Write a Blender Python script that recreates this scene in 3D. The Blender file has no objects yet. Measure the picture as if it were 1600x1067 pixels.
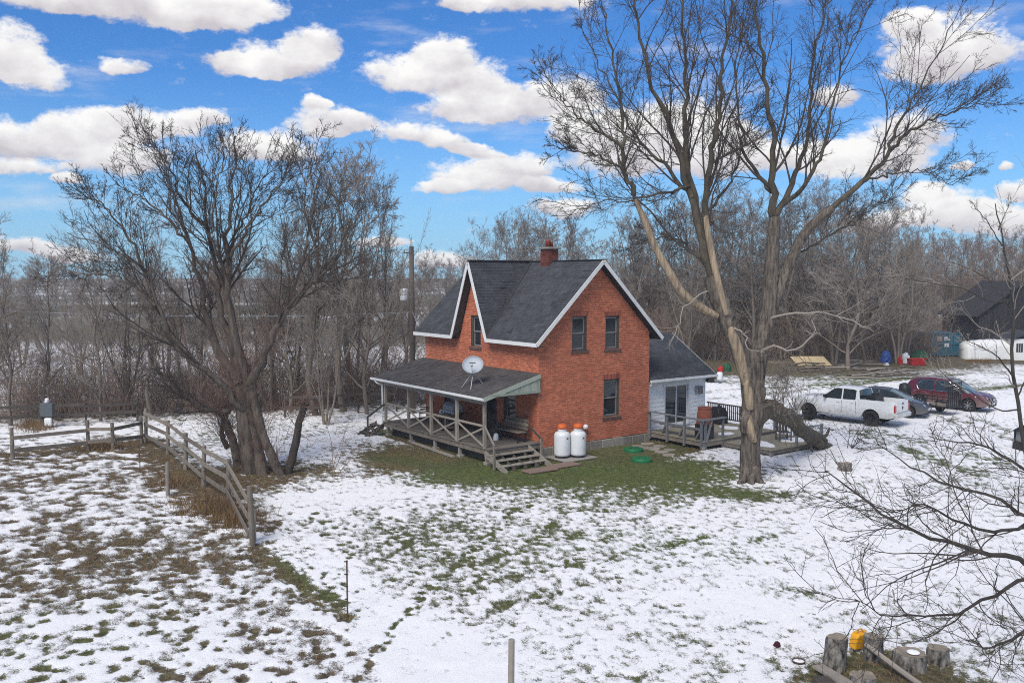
import bpy, bmesh, math, random
import numpy as np
from mathutils import Vector, Matrix

# ---------------------------------------------------------------- camera, sky, sun, exposure
scene = bpy.context.scene
COL = scene.collection
F, HOR, CAM_H = 1403.25, 432.5, 7.6          # focal length and horizon row in a 1600 px wide picture, camera height
PITCH = math.atan((533.5 - HOR) / F)
cam_data = bpy.data.cameras.new('camera')
cam = bpy.data.objects.new('camera', cam_data)
COL.objects.link(cam)
cam_data.sensor_width = 36.0
cam_data.lens = F / 1600.0 * 36.0
cam_data.clip_start = 0.1
cam_data.clip_end = 6000.0
cam.location = (0, 0, CAM_H)
cam.rotation_euler = (math.pi / 2 - PITCH, 0, 0)
scene.camera = cam

SUN_EL, SUN_AZ = math.radians(48), math.radians(205)     # azimuth clockwise from +Y (the view direction)
sun_data = bpy.data.lights.new('sun', 'SUN')
sun_data.energy = 2.3
sun_data.angle = math.radians(30)
sun_data.color = (1.0, 0.955, 0.885)
sun = bpy.data.objects.new('sun', sun_data)
COL.objects.link(sun)
sd = Vector((math.sin(SUN_AZ) * math.cos(SUN_EL), math.cos(SUN_AZ) * math.cos(SUN_EL), math.sin(SUN_EL)))
sun.rotation_euler = sd.to_track_quat('Z', 'Y').to_euler()
sun.location = (0, -20, 60)

vs = scene.view_settings
vs.view_transform = 'Standard'
vs.look = 'None'
vs.exposure = 0.70
vs.gamma = 1.0
vs.use_curve_mapping = False
scene.cycles.max_bounces = 5
scene.cycles.diffuse_bounces = 3
scene.cycles.glossy_bounces = 2
scene.cycles.transmission_bounces = 3
scene.cycles.volume_bounces = 0
scene.cycles.filter_width = 1.05
scene.cycles.use_denoising = False

world = bpy.data.worlds.new('World')
scene.world = world
world.use_nodes = True
wt = world.node_tree
wt.nodes.clear()
def WN(kind, **kw):
    n = wt.nodes.new(kind)
    for k, v in kw.items():
        setattr(n, k, v)
    return n
def wmath(op, a, b=None, clamp=False):
    n = WN('ShaderNodeMath', operation=op, use_clamp=clamp)
    for i, s in enumerate((a, b)):
        if s is None:
            continue
        if isinstance(s, (int, float)):
            n.inputs[i].default_value = s
        else:
            wt.links.new(s, n.inputs[i])
    return n.outputs[0]
def wvec(op, a, b=None, c=None):
    n = WN('ShaderNodeVectorMath', operation=op)
    for i, s in enumerate((a, b, c)):
        if s is None:
            continue
        if isinstance(s, (tuple, list)):
            n.inputs[i].default_value = s
        else:
            wt.links.new(s, n.inputs[i])
    return n
def wmix(fac, a, b, blend='MIX'):
    n = WN('ShaderNodeMix', data_type='RGBA', blend_type=blend)
    for s, i in ((fac, n.inputs[0]), (a, n.inputs[6]), (b, n.inputs[7])):
        if isinstance(s, (int, float)):
            i.default_value = s
        elif isinstance(s, tuple):
            i.default_value = (*s, 1)
        else:
            wt.links.new(s, i)
    return n.outputs[2]
sky = WN('ShaderNodeTexSky', sky_type='NISHITA')
sky.sun_disc = False
sky.sun_elevation = SUN_EL
sky.sun_rotation = SUN_AZ
sky.altitude = 300
sky.air_density = 1.0
sky.dust_density = 0.3
sky.ozone_density = 3.0
geo = WN('ShaderNodeNewGeometry')
dirv = wvec('SCALE', geo.outputs['Incoming'])
dirv.inputs['Scale'].default_value = -1.0
sep = WN('ShaderNodeSeparateXYZ')
wt.links.new(dirv.outputs[0], sep.inputs[0])
az = wmath('ARCTAN2', sep.outputs[0], sep.outputs[1])
el = wmath('ARCSINE', sep.outputs[2])
X = wmath('MULTIPLY', az, F)
Y = wmath('MULTIPLY', el, F)
# the cloud field goes on round the whole sky: folded every 60 degrees
Xf = wmath('SUBTRACT', wmath('PINGPONG', wmath('ADD', X, 735.0), 1470.0), 735.0)
Yf = wmath('PINGPONG', Y, 450.0)
comb = WN('ShaderNodeCombineXYZ')
wt.links.new(Xf, comb.inputs[0]); wt.links.new(Yf, comb.inputs[1])
ns_in = wvec('SCALE', dirv.outputs[0]); ns_in.inputs['Scale'].default_value = 1.0
def wnoise(scale, detail, rough=0.55, off=(0, 0, 0), stretch=1.6):
    v = wvec('MULTIPLY_ADD', dirv.outputs[0], (1, 1, stretch), off)
    n = WN('ShaderNodeTexNoise')
    n.inputs['Scale'].default_value = scale
    n.inputs['Detail'].default_value = detail
    n.inputs['Roughness'].default_value = rough
    wt.links.new(v.outputs[0], n.inputs['Vector'])
    return n
nw = wnoise(16.0, 5, 0.6)
warp = wvec('MULTIPLY_ADD', nw.outputs['Color'], (70, 42, 0), (-35, -21, 0))
Pw = wvec('ADD', comb.outputs[0], warp.outputs[0]).outputs[0]
def to_sky(px, py):
    u, v = (px - 800) / F, -(py - 533.5) / F
    c, s = math.cos(PITCH), math.sin(PITCH)
    d = Vector((u, c + v * s, -s + v * c)).normalized()
    return math.atan2(d.x, d.y) * F, math.asin(d.z) * F
CLOUDS = [  # puffs: picture column and row, half width, half height
 (70, -6, 110, 34), (210, 8, 135, 46), (320, 25, 90, 36), (405, 14, 44, 34), (345, 40, 70, 22),
 (15, 85, 46, 52), (55, 118, 50, 34), (195, 105, 40, 16),
 (35, 222, 110, 34), (140, 205, 80, 36), (235, 200, 88, 32), (190, 252, 80, 38), (30, 262, 80, 18), (315, 190, 50, 18), (108, 285, 26, 12),
 (430, 98, 98, 36), (490, 74, 52, 32), (395, 108, 70, 24),
 (500, 192, 66, 34), (550, 196, 48, 24), (492, 163, 28, 14), (420, 235, 90, 34),
 (650, 118, 92, 40), (695, 88, 54, 36), (745, 130, 64, 40), (725, 172, 88, 36), (820, 165, 84, 44), (885, 148, 62, 42),
 (640, 214, 62, 22), (700, 226, 50, 20), (745, 236, 48, 14),
 (760, 278, 112, 36), (812, 258, 70, 30), (860, 292, 60, 18), (690, 294, 44, 16),
 (830, 6, 140, 26), (720, 8, 50, 18),
 (985, 240, 115, 62), (930, 205, 80, 46), (1065, 205, 110, 62), (1140, 245, 90, 52), (1250, 250, 80, 34),
 (1470, 72, 88, 50), (1425, 42, 40, 26), (1540, 84, 68, 36), (1455, 106, 70, 34),
 (1405, 222, 72, 46), (1350, 258, 100, 38), (1310, 148, 44, 22),
 (1475, 335, 80, 44), (1560, 345, 80, 34), (1440, 300, 40, 22), (1595, 298, 34, 18), (1380, 350, 70, 22), (1512, 262, 16, 8), (1572, 263, 9, 9),
 (30, 388, 80, 18), (120, 400, 60, 14), (690, 412, 70, 16), (880, 330, 70, 22), (600, 380, 60, 14),
]
dens = None
hsum = None
for px, py, rx, ry in CLOUDS:
    cx_, cy_ = to_sky(px, py)
    rx *= 1.05; ry *= 1.06
    q = wvec('MULTIPLY_ADD', Pw, (1 / rx, 1 / ry, 0), (-cx_ / rx, -cy_ / ry, 0))
    sp = WN('ShaderNodeSeparateXYZ'); wt.links.new(q.outputs[0], sp.inputs[0])
    # flatter underside
    qy = wmath('MINIMUM', sp.outputs[1], wmath('MULTIPLY', sp.outputs[1], 1.55))
    r2 = wmath('ADD', wmath('MULTIPLY', sp.outputs[0], sp.outputs[0]), wmath('MULTIPLY', qy, qy))
    w = wmath('SUBTRACT', 1.0, r2, clamp=True)
    dens = w if dens is None else wmath('ADD', dens, w)
    h = wmath('MULTIPLY', w, sp.outputs[1])
    hsum = h if hsum is None else wmath('ADD', hsum, h)
nd = wnoise(46.0, 10, 0.68, (3.1, 1.7, 0.4))
nl = wnoise(20.0, 6, 0.55, (7.1, 2.7, 1.4))
dn = wmath('ADD', dens, wmath('MULTIPLY', wmath('SUBTRACT', nd.outputs['Fac'], 0.54), 1.7))
mr = WN('ShaderNodeMapRange', interpolation_type='SMOOTHSTEP')
mr.inputs['From Min'].default_value = 0.08; mr.inputs['From Max'].default_value = 0.72
wt.links.new(dn, mr.inputs['Value'])
nwsp = wnoise(7.0, 8, 0.6, (1.3, 5.2, 2.2), 4.5)
mw = WN('ShaderNodeMapRange', interpolation_type='SMOOTHSTEP')
mw.inputs['From Min'].default_value = 0.52; mw.inputs['From Max'].default_value = 0.78; mw.inputs['To Max'].default_value = 0.42
wt.links.new(nwsp.outputs['Fac'], mw.inputs['Value'])
mask = wmath('MAXIMUM', mr.outputs['Result'], mw.outputs['Result'])
height = wmath('DIVIDE', hsum, wmath('ADD', dens, 0.05))
lit = wmath('ADD', wmath('ADD', wmath('MULTIPLY', height, 1.0), 0.52),
            wmath('MULTIPLY', wmath('SUBTRACT', nl.outputs['Fac'], 0.5), 2.2), clamp=True)
cloud = wmix(lit, (3.8, 3.6, 3.85), (6.3, 6.25, 6.15))
blue = wmix(1.0, sky.outputs[0], (0.22, 0.50, 0.82), 'MULTIPLY')
# the sky pales towards the horizon
hz = WN('ShaderNodeMapRange', interpolation_type='SMOOTHSTEP')
hz.inputs['From Min'].default_value = 330.0; hz.inputs['From Max'].default_value = -40.0
wt.links.new(Y, hz.inputs['Value'])
blue2 = wmix(wmath('MULTIPLY', hz.outputs['Result'], 0.62), blue, (2.5, 4.4, 6.0))
skycol = wmix(mask, blue2, cloud)
bg = WN('ShaderNodeBackground')
bg.inputs['Strength'].default_value = 0.1
wt.links.new(skycol, bg.inputs['Color'])
wo = WN('ShaderNodeOutputWorld')
wt.links.new(bg.outputs[0], wo.inputs['Surface'])
world.cycles.sampling_method = 'MANUAL'
world.cycles.sample_map_resolution = 512

# ---------------------------------------------------------------- picture <-> place
def ray(px, py):
    u, v = (px - 800) / F, -(py - 533.5) / F
    c, s = math.cos(PITCH), math.sin(PITCH)
    return Vector((u, c + v * s, -s + v * c))
def G(px, py, z=0.0):
    r = ray(px, py)
    t = (z - CAM_H) / r.z
    return Vector((r.x * t, r.y * t, z))
def at(px, py, depth):
    r = ray(px, py)
    t = depth / r.y
    return Vector((r.x * t, depth, CAM_H + r.z * t))

# ---------------------------------------------------------------- materials
MATS = {}
def mat(name, c1, c2=None, rough=0.8, scale=6.0, stretch=(1, 1, 1), bump=0.0, bscale=None, metal=0.0, coat=0.0, spec=0.3,
        tint=0.0, detail=4, contrast=1.0, coords='Object', obj_var=0.0):
    if name in MATS:
        return MATS[name]
    m = bpy.data.materials.new(name)
    m.use_nodes = True
    t = m.node_tree
    b = t.nodes['Principled BSDF']
    b.inputs['Roughness'].default_value = rough
    b.inputs['Metallic'].default_value = metal
    b.inputs['Coat Weight'].default_value = coat
    b.inputs['Coat Roughness'].default_value = 0.08
    b.inputs['Specular IOR Level'].default_value = spec
    tc = t.nodes.new('ShaderNodeTexCoord')
    mp = t.nodes.new('ShaderNodeMapping')
    mp.inputs['Scale'].default_value = stretch
    t.links.new(tc.outputs[coords], mp.inputs['Vector'])
    n = t.nodes.new('ShaderNodeTexNoise')
    n.inputs['Scale'].default_value = scale
    n.inputs['Detail'].default_value = detail
    n.inputs['Roughness'].default_value = 0.6
    t.links.new(mp.outputs[0], n.inputs['Vector'])
    r = t.nodes.new('ShaderNodeMapRange')
    r.inputs['From Min'].default_value = 0.5 - 0.25 / contrast
    r.inputs['From Max'].default_value = 0.5 + 0.25 / contrast
    t.links.new(n.outputs['Fac'], r.inputs['Value'])
    mx = t.nodes.new('ShaderNodeMix'); mx.data_type = 'RGBA'
    mx.inputs[6].default_value = (*c1, 1)
    mx.inputs[7].default_value = (*(c2 or c1), 1)
    t.links.new(r.outputs['Result'], mx.inputs[0])
    out = mx.outputs[2]
    if tint or obj_var:
        hsv = t.nodes.new('ShaderNodeHueSaturation')
        t.links.new(out, hsv.inputs['Color'])
        if tint:
            a = t.nodes.new('ShaderNodeAttribute'); a.attribute_name = 'tint'
            src = a.outputs['Fac']; amt = tint
        else:
            oi = t.nodes.new('ShaderNodeObjectInfo'); src = oi.outputs['Random']; amt = obj_var
        mr_ = t.nodes.new('ShaderNodeMapRange')
        mr_.inputs['To Min'].default_value = 1 - amt
        mr_.inputs['To Max'].default_value = 1 + amt
        t.links.new(src, mr_.inputs['Value'])
        t.links.new(mr_.outputs['Result'], hsv.inputs['Value'])
        out = hsv.outputs['Color']
    t.links.new(out, b.inputs['Base Color'])
    if bump:
        n2 = t.nodes.new('ShaderNodeTexNoise')
        n2.inputs['Scale'].default_value = bscale or scale * 3
        n2.inputs['Detail'].default_value = 5
        t.links.new(mp.outputs[0], n2.inputs['Vector'])
        bp = t.nodes.new('ShaderNodeBump')
        bp.inputs['Strength'].default_value = bump
        bp.inputs['Distance'].default_value = 0.02
        t.links.new(n2.outputs['Fac'], bp.inputs['Height'])
        t.links.new(bp.outputs[0], b.inputs['Normal'])
    MATS[name] = m
    return m
def glass(name, col=(0.02, 0.025, 0.03), rough=0.05):
    m = mat(name, col, tuple(c * 1.6 for c in col), rough=rough, scale=1.5, spec=0.5)
    return m
M = dict(
 brick=mat('red_brick', (0.47, 0.138, 0.072), (0.57, 0.195, 0.108), rough=0.9, scale=1.3, bump=0.4, bscale=60, tint=0.2, detail=6),
 mortar=mat('lime_mortar', (0.13, 0.09, 0.072), (0.07, 0.05, 0.043), rough=0.95, scale=3, bump=0.3, bscale=50),
 brick_plain=mat('old_brick', (0.26, 0.06, 0.035), (0.34, 0.10, 0.06), rough=0.9, scale=8, bump=0.3),
 lintel=mat('brick_lintel', (0.26, 0.065, 0.04), (0.34, 0.11, 0.07), rough=0.9, scale=9, tint=0.3),
 stone=mat('foundation_stone', (0.30, 0.27, 0.22), (0.18, 0.16, 0.14), rough=0.95, scale=4, bump=0.5, bscale=20, obj_var=0.2),
 shingle=mat('asphalt_shingle', (0.036, 0.038, 0.042), (0.07, 0.073, 0.081), rough=0.95, scale=2.2, bump=0.4, bscale=80, tint=0.28, detail=6),
 porch_shingle=mat('porch_shingle', (0.05, 0.046, 0.045), (0.095, 0.087, 0.083), rough=0.95, scale=1.6, bump=0.4, bscale=80, tint=0.3, detail=6),
 stump_bark=mat('stump_bark', (0.028, 0.025, 0.022), (0.26, 0.235, 0.20), rough=0.95, scale=9, stretch=(1, 1, .5), bump=1.0, bscale=24, contrast=2.0, detail=8),
 felt=mat('roof_felt', (0.03, 0.03, 0.035), rough=0.95),
 white=mat('white_paint', (0.72, 0.72, 0.70), (0.60, 0.60, 0.58), rough=0.6, scale=3, contrast=0.8),
 siding=mat('white_siding', (0.80, 0.79, 0.76), (0.70, 0.69, 0.665), rough=0.6, scale=2, obj_var=0.05),
 trim_dark=mat('dark_window_trim', (0.06, 0.045, 0.04), (0.10, 0.075, 0.065), rough=0.7, scale=9),
 sill=mat('wooden_sill', (0.12, 0.08, 0.065), (0.08, 0.05, 0.04), rough=0.8, scale=9),
 wood=mat('weathered_wood', (0.135, 0.112, 0.088), (0.25, 0.212, 0.17), rough=0.9, scale=5, stretch=(1, 1, 0.5), bump=0.4, bscale=25, obj_var=0.22, detail=6),
 wood_lt=mat('pale_weathered_wood', (0.31, 0.28, 0.235), (0.20, 0.172, 0.14), rough=0.9, scale=5, bump=0.4, bscale=25, obj_var=0.15, detail=6),
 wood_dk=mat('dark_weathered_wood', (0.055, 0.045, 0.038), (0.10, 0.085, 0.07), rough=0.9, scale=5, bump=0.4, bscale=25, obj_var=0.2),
 deckwood=mat('deck_wood', (0.21, 0.185, 0.13), (0.29, 0.26, 0.19), rough=0.9, scale=4, bump=0.3, obj_var=0.2),
 porchwood=mat('porch_board', (0.105, 0.09, 0.075), (0.175, 0.153, 0.13), rough=0.9, scale=4, bump=0.3, obj_var=0.22),
 railwood=mat('grey_rail_paint', (0.12, 0.13, 0.14), (0.19, 0.20, 0.21), rough=0.85, scale=6, obj_var=0.15),
 greenboard=mat('green_board', (0.25, 0.29, 0.23), (0.34, 0.36, 0.30), rough=0.9, scale=7, obj_var=0.18),
 glass=glass('window_glass', (0.012, 0.016, 0.02)),
 sash=mat('grey_sash', (0.26, 0.26, 0.25), (0.20, 0.20, 0.195), rough=0.7, scale=5),
 curtain=mat('pale_curtain', (0.24, 0.25, 0.25), (0.15, 0.16, 0.165), rough=0.9, scale=6, stretch=(8, 8, .4)),
 carglass=glass('car_glass', (0.018, 0.024, 0.026), 0.03),
 screen=glass('windscreen_glass', (0.10, 0.14, 0.14), 0.05),
 metal=mat('galvanised_metal', (0.42, 0.43, 0.45), (0.34, 0.35, 0.37), rough=0.45, metal=0.6, scale=8),
 grey=mat('grey_plastic', (0.36, 0.38, 0.40), (0.30, 0.32, 0.34), rough=0.5, scale=5),
 dish=mat('dish_grey', (0.40, 0.43, 0.46), (0.34, 0.37, 0.40), rough=0.45, scale=3),
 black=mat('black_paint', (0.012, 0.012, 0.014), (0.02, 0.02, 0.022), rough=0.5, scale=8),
 rubber=mat('tyre_rubber', (0.013, 0.013, 0.014), (0.022, 0.022, 0.022), rough=0.85, scale=15),
 rim=mat('alloy_rim', (0.45, 0.46, 0.48), rough=0.3, metal=0.8),
 rim_dk=mat('dark_rim', (0.03, 0.03, 0.033), rough=0.4, metal=0.5),
 rust=mat('rusty_steel', (0.06, 0.042, 0.035), (0.10, 0.06, 0.045), rough=0.85, scale=10),
 tank=mat('tank_enamel', (0.70, 0.71, 0.715), (0.58, 0.585, 0.58), rough=0.4, scale=4, detail=7),
 orange=mat('orange_cap', (0.58, 0.12, 0.025), (0.48, 0.09, 0.02), rough=0.5),
 green_lid=mat('green_plastic_lid', (0.012, 0.16, 0.06), (0.01, 0.11, 0.045), rough=0.5, scale=4),
 terra=mat('terracotta', (0.27, 0.085, 0.045), (0.22, 0.065, 0.035), rough=0.8, scale=6),
 chimney=mat('chimney_brick', (0.16, 0.045, 0.032), (0.10, 0.03, 0.025), rough=0.9, scale=5, tint=0.35),
 cap=mat('concrete_cap', (0.30, 0.28, 0.25), (0.22, 0.2, 0.18), rough=0.95, scale=9, bump=.3),
 flue=mat('clay_flue', (0.30, 0.07, 0.04), (0.20, 0.05, 0.03), rough=0.8),
 yellow=mat('yellow_plastic', (0.75, 0.36, 0.01), (0.62, 0.28, 0.01), rough=0.45, scale=4),
 plywood=mat('plywood', (0.46, 0.36, 0.20), (0.36, 0.28, 0.16), rough=0.85, scale=3, obj_var=0.15),
 bark=mat('grey_brown_bark', (0.035, 0.028, 0.023), (0.175, 0.145, 0.115), rough=0.95, scale=11, stretch=(1, 1, 0.16), bump=1.0, bscale=16, contrast=1.5, detail=8),
 bark_dk=mat('dark_bark', (0.03, 0.025, 0.022), (0.065, 0.056, 0.045), rough=0.95, scale=6, stretch=(1, 1, 0.25), bump=0.9, bscale=14, contrast=1.2, detail=6),
 bark_moss=mat('mossy_bark', (0.042, 0.035, 0.028), (0.115, 0.096, 0.067), rough=0.95, scale=5, stretch=(1, 1, 0.3), bump=0.9, bscale=16, contrast=1.4, detail=6),
 bark_brown=mat('brown_bark', (0.05, 0.04, 0.034), (0.145, 0.118, 0.092), rough=0.95, scale=7, stretch=(1, 1, 0.2), bump=1.0, bscale=16, contrast=1.5, detail=7),
 polewood=mat('pole_wood', (0.075, 0.062, 0.05), (0.12, 0.10, 0.085), rough=0.9, scale=4, stretch=(1, 1, .2)),
 bare=mat('peeled_wood', (0.38, 0.29, 0.19), (0.13, 0.098, 0.07), rough=0.85, scale=10, stretch=(1, 1, 0.12), bump=0.8, bscale=12, contrast=1.4, detail=7),
 twig=mat('dark_twig', (0.042, 0.035, 0.03), (0.09, 0.074, 0.062), rough=0.95, scale=1.2),
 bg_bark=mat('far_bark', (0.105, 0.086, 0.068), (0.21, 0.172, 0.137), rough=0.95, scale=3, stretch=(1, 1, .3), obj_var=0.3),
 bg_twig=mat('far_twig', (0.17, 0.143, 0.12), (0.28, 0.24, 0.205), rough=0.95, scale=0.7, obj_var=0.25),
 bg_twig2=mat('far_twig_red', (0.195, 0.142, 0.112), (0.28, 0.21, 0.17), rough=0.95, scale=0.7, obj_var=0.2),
 pale_twig=mat('pale_twig', (0.22, 0.19, 0.155), (0.32, 0.28, 0.235), rough=0.95, scale=1.0),
 sucker=mat('red_brown_shoot', (0.12, 0.065, 0.05), (0.19, 0.12, 0.09), rough=0.9, scale=1.0),
 brush=mat('brush_stem', (0.20, 0.142, 0.108), (0.31, 0.235, 0.185), rough=0.95, scale=0.5),
 straw=mat('dead_straw', (0.24, 0.155, 0.07), (0.14, 0.085, 0.045), rough=0.95, scale=1.1, tint=0.4),
 blade=mat('grass_blade', (0.05, 0.068, 0.022), (0.13, 0.125, 0.055), rough=0.9, scale=0.8, tint=0.45),
 end_grain=mat('end_grain', (0.30, 0.25, 0.19), (0.17, 0.14, 0.11), rough=0.95, scale=7, bump=.3),
 snow=mat('lying_snow', (0.84, 0.835, 0.825), (0.78, 0.775, 0.77), rough=0.85, scale=6, bump=.3, bscale=30),
 paver=mat('worn_paver', (0.26, 0.165, 0.125), (0.20, 0.15, 0.12), rough=0.95, scale=6, bump=.4, obj_var=.2),
 slab=mat('stone_slab', (0.24, 0.20, 0.165), (0.30, 0.27, 0.235), rough=0.95, scale=5, bump=.4, obj_var=.2),
)

# ---------------------------------------------------------------- mesh helpers
class MB:
    def __init__(self):
        self.v, self.f, self.t = [], [], []
    def add(self, vs_, fs, tint=None):
        o = len(self.v)
        self.v += [tuple(p) for p in vs_]
        self.f += [tuple(i + o for i in f) for f in fs]
        self.t += [0.5 if tint is None else tint] * len(fs)
        return self
    BOX = ((0, 3, 2, 1), (4, 5, 6, 7), (0, 1, 5, 4), (1, 2, 6, 5), (2, 3, 7, 6), (3, 0, 4, 7))
    def box(self, lo, hi, tint=None):
        (a, b, c), (d, e, g) = lo, hi
        return self.add([(a, b, c), (d, b, c), (d, e, c), (a, e, c), (a, b, g), (d, b, g), (d, e, g), (a, e, g)], self.BOX, tint)
    def beam(self, p0, p1, w, h, up=(0, 0, 1), tint=None):
        p0, p1 = Vector(p0), Vector(p1)
        d = (p1 - p0).normalized()
        u = Vector(up)
        if abs(d.dot(u)) > 0.98:
            u = Vector((0, 1, 0))
        s = d.cross(u).normalized()
        u = s.cross(d).normalized()
        s *= w / 2; u *= h / 2
        return self.add([p0 - s - u, p0 + s - u, p0 + s + u, p0 - s + u, p1 - s - u, p1 + s - u, p1 + s + u, p1 - s + u],
                        ((0, 1, 2, 3), (4, 7, 6, 5), (0, 4, 5, 1), (1, 5, 6, 2), (2, 6, 7, 3), (3, 7, 4, 0)), tint)
    def tube(self, pts, rad, n=8, cap=True):
        pts = [Vector(p) for p in pts]
        if not hasattr(rad, '__len__'):
            rad = [rad] * len(pts)
        vs_, fs = [], []
        ref = None
        for i, p in enumerate(pts):
            d = (pts[min(i + 1, len(pts) - 1)] - pts[max(i - 1, 0)]).normalized()
            if ref is None:
                ref = Vector((0, 0, 1)) if abs(d.z) < 0.9 else Vector((1, 0, 0))
            a = d.cross(ref).normalized(); b = d.cross(a).normalized()
            ref = -b.cross(d) if False else ref
            for k in range(n):
                th = 2 * math.pi * k / n
                vs_.append(p + (a * math.cos(th) + b * math.sin(th)) * rad[i])
        for i in range(len(pts) - 1):
            for k in range(n):
                k2 = (k + 1) % n
                fs.append((i * n + k, i * n + k2, (i + 1) * n + k2, (i + 1) * n + k))
        if cap:
            fs.append(tuple(range(n - 1, -1, -1))); fs.append(tuple((len(pts) - 1) * n + k for k in range(n)))
        return self.add(vs_, fs)
    def lathe(self, prof, n=16, c=(0, 0, 0), cap=True):
        vs_, fs = [], []
        for r, z in prof:
            for k in range(n):
                th = 2 * math.pi * k / n
                vs_.append((c[0] + r * math.cos(th), c[1] + r * math.sin(th), c[2] + z))
        for i in range(len(prof) - 1):
            for k in range(n):
                k2 = (k + 1) % n
                fs.append((i * n + k, i * n + k2, (i + 1) * n + k2, (i + 1) * n + k))
        if cap:
            fs.append(tuple(range(n - 1, -1, -1))); fs.append(tuple((len(prof) - 1) * n + k for k in range(n)))
        return self.add(vs_, fs)
    def prism(self, poly, vec, tint=None):
        n = len(poly); vec = Vector(vec)
        vs_ = [Vector(p) for p in poly] + [Vector(p) + vec for p in poly]
        fs = [tuple(range(n - 1, -1, -1)), tuple(range(n, 2 * n))] + [(i, (i + 1) % n, n + (i + 1) % n, n + i) for i in range(n)]
        return self.add(vs_, fs, tint)
    def mesh(self, name, m, smooth=False, tint=False):
        me = bpy.data.meshes.new(name)
        me.from_pydata(self.v, [], self.f)
        me.materials.append(m)
        if tint:
            a = me.attributes.new('tint', 'FLOAT', 'FACE')
            a.data.foreach_set('value', self.t)
        bm = bmesh.new(); bm.from_mesh(me)
        bmesh.ops.recalc_face_normals(bm, faces=bm.faces)
        bm.to_mesh(me); bm.free()
        if smooth:
            me.polygons.foreach_set('use_smooth', [True] * len(me.polygons))
        me.update()
        return me
    def build(self, name, m, parent=None, smooth=False, tint=False, bevel=0.0):
        o = bpy.data.objects.new(name, self.mesh(name, m, smooth, tint))
        COL.objects.link(o)
        o.parent = parent
        if bevel:
            bv = o.modifiers.new('bevel', 'BEVEL'); bv.width = bevel; bv.segments = 2
        return o
def fast_mesh(name, V, Q, m, tint=None, smooth=True):
    """V (n,3) array, Q (k,3 or 4) array"""
    me = bpy.data.meshes.new(name)
    k = Q.shape[1]
    me.vertices.add(len(V)); me.vertices.foreach_set('co', np.ascontiguousarray(V, dtype=np.float32).ravel())
    me.loops.add(Q.size); me.loops.foreach_set('vertex_index', np.ascontiguousarray(Q, dtype=np.int32).ravel())
    me.polygons.add(len(Q)); me.polygons.foreach_set('loop_start', np.arange(0, Q.size, k, dtype=np.int32))
    me.update(calc_edges=True)
    me.polygons.foreach_set('use_smooth', np.full(len(Q), smooth, dtype=bool))
    me.materials.append(m)
    if tint is not None:
        a = me.attributes.new('tint', 'FLOAT', 'FACE'); a.data.foreach_set('value', np.asarray(tint, dtype=np.float32))
    me.validate()
    return me
def obj(name, me, parent=None, loc=None):
    o = bpy.data.objects.new(name, me)
    COL.objects.link(o)
    o.parent = parent
    if loc is not None:
        o.location = loc
    return o
def tag(o, label=None, cat=None, group=None, kind=None):
    for k, v in (('label', label), ('category', cat), ('group', group), ('kind', kind)):
        if v:
            o[k] = v
    return o
def thing(name, label, cat, loc=(0, 0, 0), rotz=0.0, group=None):
    o = bpy.data.objects.new(name, None)
    o.empty_display_size = 0.3
    COL.objects.link(o)
    o.location = loc; o.rotation_euler = (0, 0, rotz)
    return tag(o, label, cat, group)
def copy_tree(o, parent=None):
    c = o.copy(); COL.objects.link(c); c.parent = parent
    for ch in list(o.children):
        copy_tree(ch, c)
    return c

# ---------------------------------------------------------------- noise for the ground
def vnoise(x, y, seed=0):
    xi = np.floor(x).astype(np.int64); yi = np.floor(y).astype(np.int64)
    fx, fy = x - xi, y - yi
    fx = fx * fx * (3 - 2 * fx); fy = fy * fy * (3 - 2 * fy)
    def h(a, b):
        n = (a * 374761393 + b * 668265263 + seed * 974711) & 0xffffffff
        n = ((n ^ (n >> 13)) * 1274126177) & 0xffffffff
        n = n ^ (n >> 16)
        return (n & 0xffff) / 65535.0
    return (h(xi, yi) * (1 - fx) + h(xi + 1, yi) * fx) * (1 - fy) + (h(xi, yi + 1) * (1 - fx) + h(xi + 1, yi + 1) * fx) * fy
def fbm(x, y, octs=4, seed=0, gain=0.5):
    s, a, tot = 0, 1.0, 0
    for o in range(octs):
        s = s + a * vnoise(x * 2 ** o + 17.3 * o, y * 2 ** o - 9.1 * o, seed + o); tot += a; a *= gain
    return s / tot
def blob(x, y, c, rx, ry, rot=0.0, soft=0.5):
    dx, dy = x - c[0], y - c[1]
    ca, sa = math.cos(rot), math.sin(rot)
    u, v = (dx * ca + dy * sa) / rx, (-dx * sa + dy * ca) / ry
    r = np.sqrt(u * u + v * v)
    return np.clip((1 + soft - r) / (2 * soft), 0, 1)
def segdist(x, y, a, b):
    ax, ay, bx, by = a[0], a[1], b[0], b[1]
    dx, dy = bx - ax, by - ay
    t = np.clip(((x - ax) * dx + (y - ay) * dy) / (dx * dx + dy * dy), 0, 1)
    return np.hypot(x - ax - t * dx, y - ay - t * dy)
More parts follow.
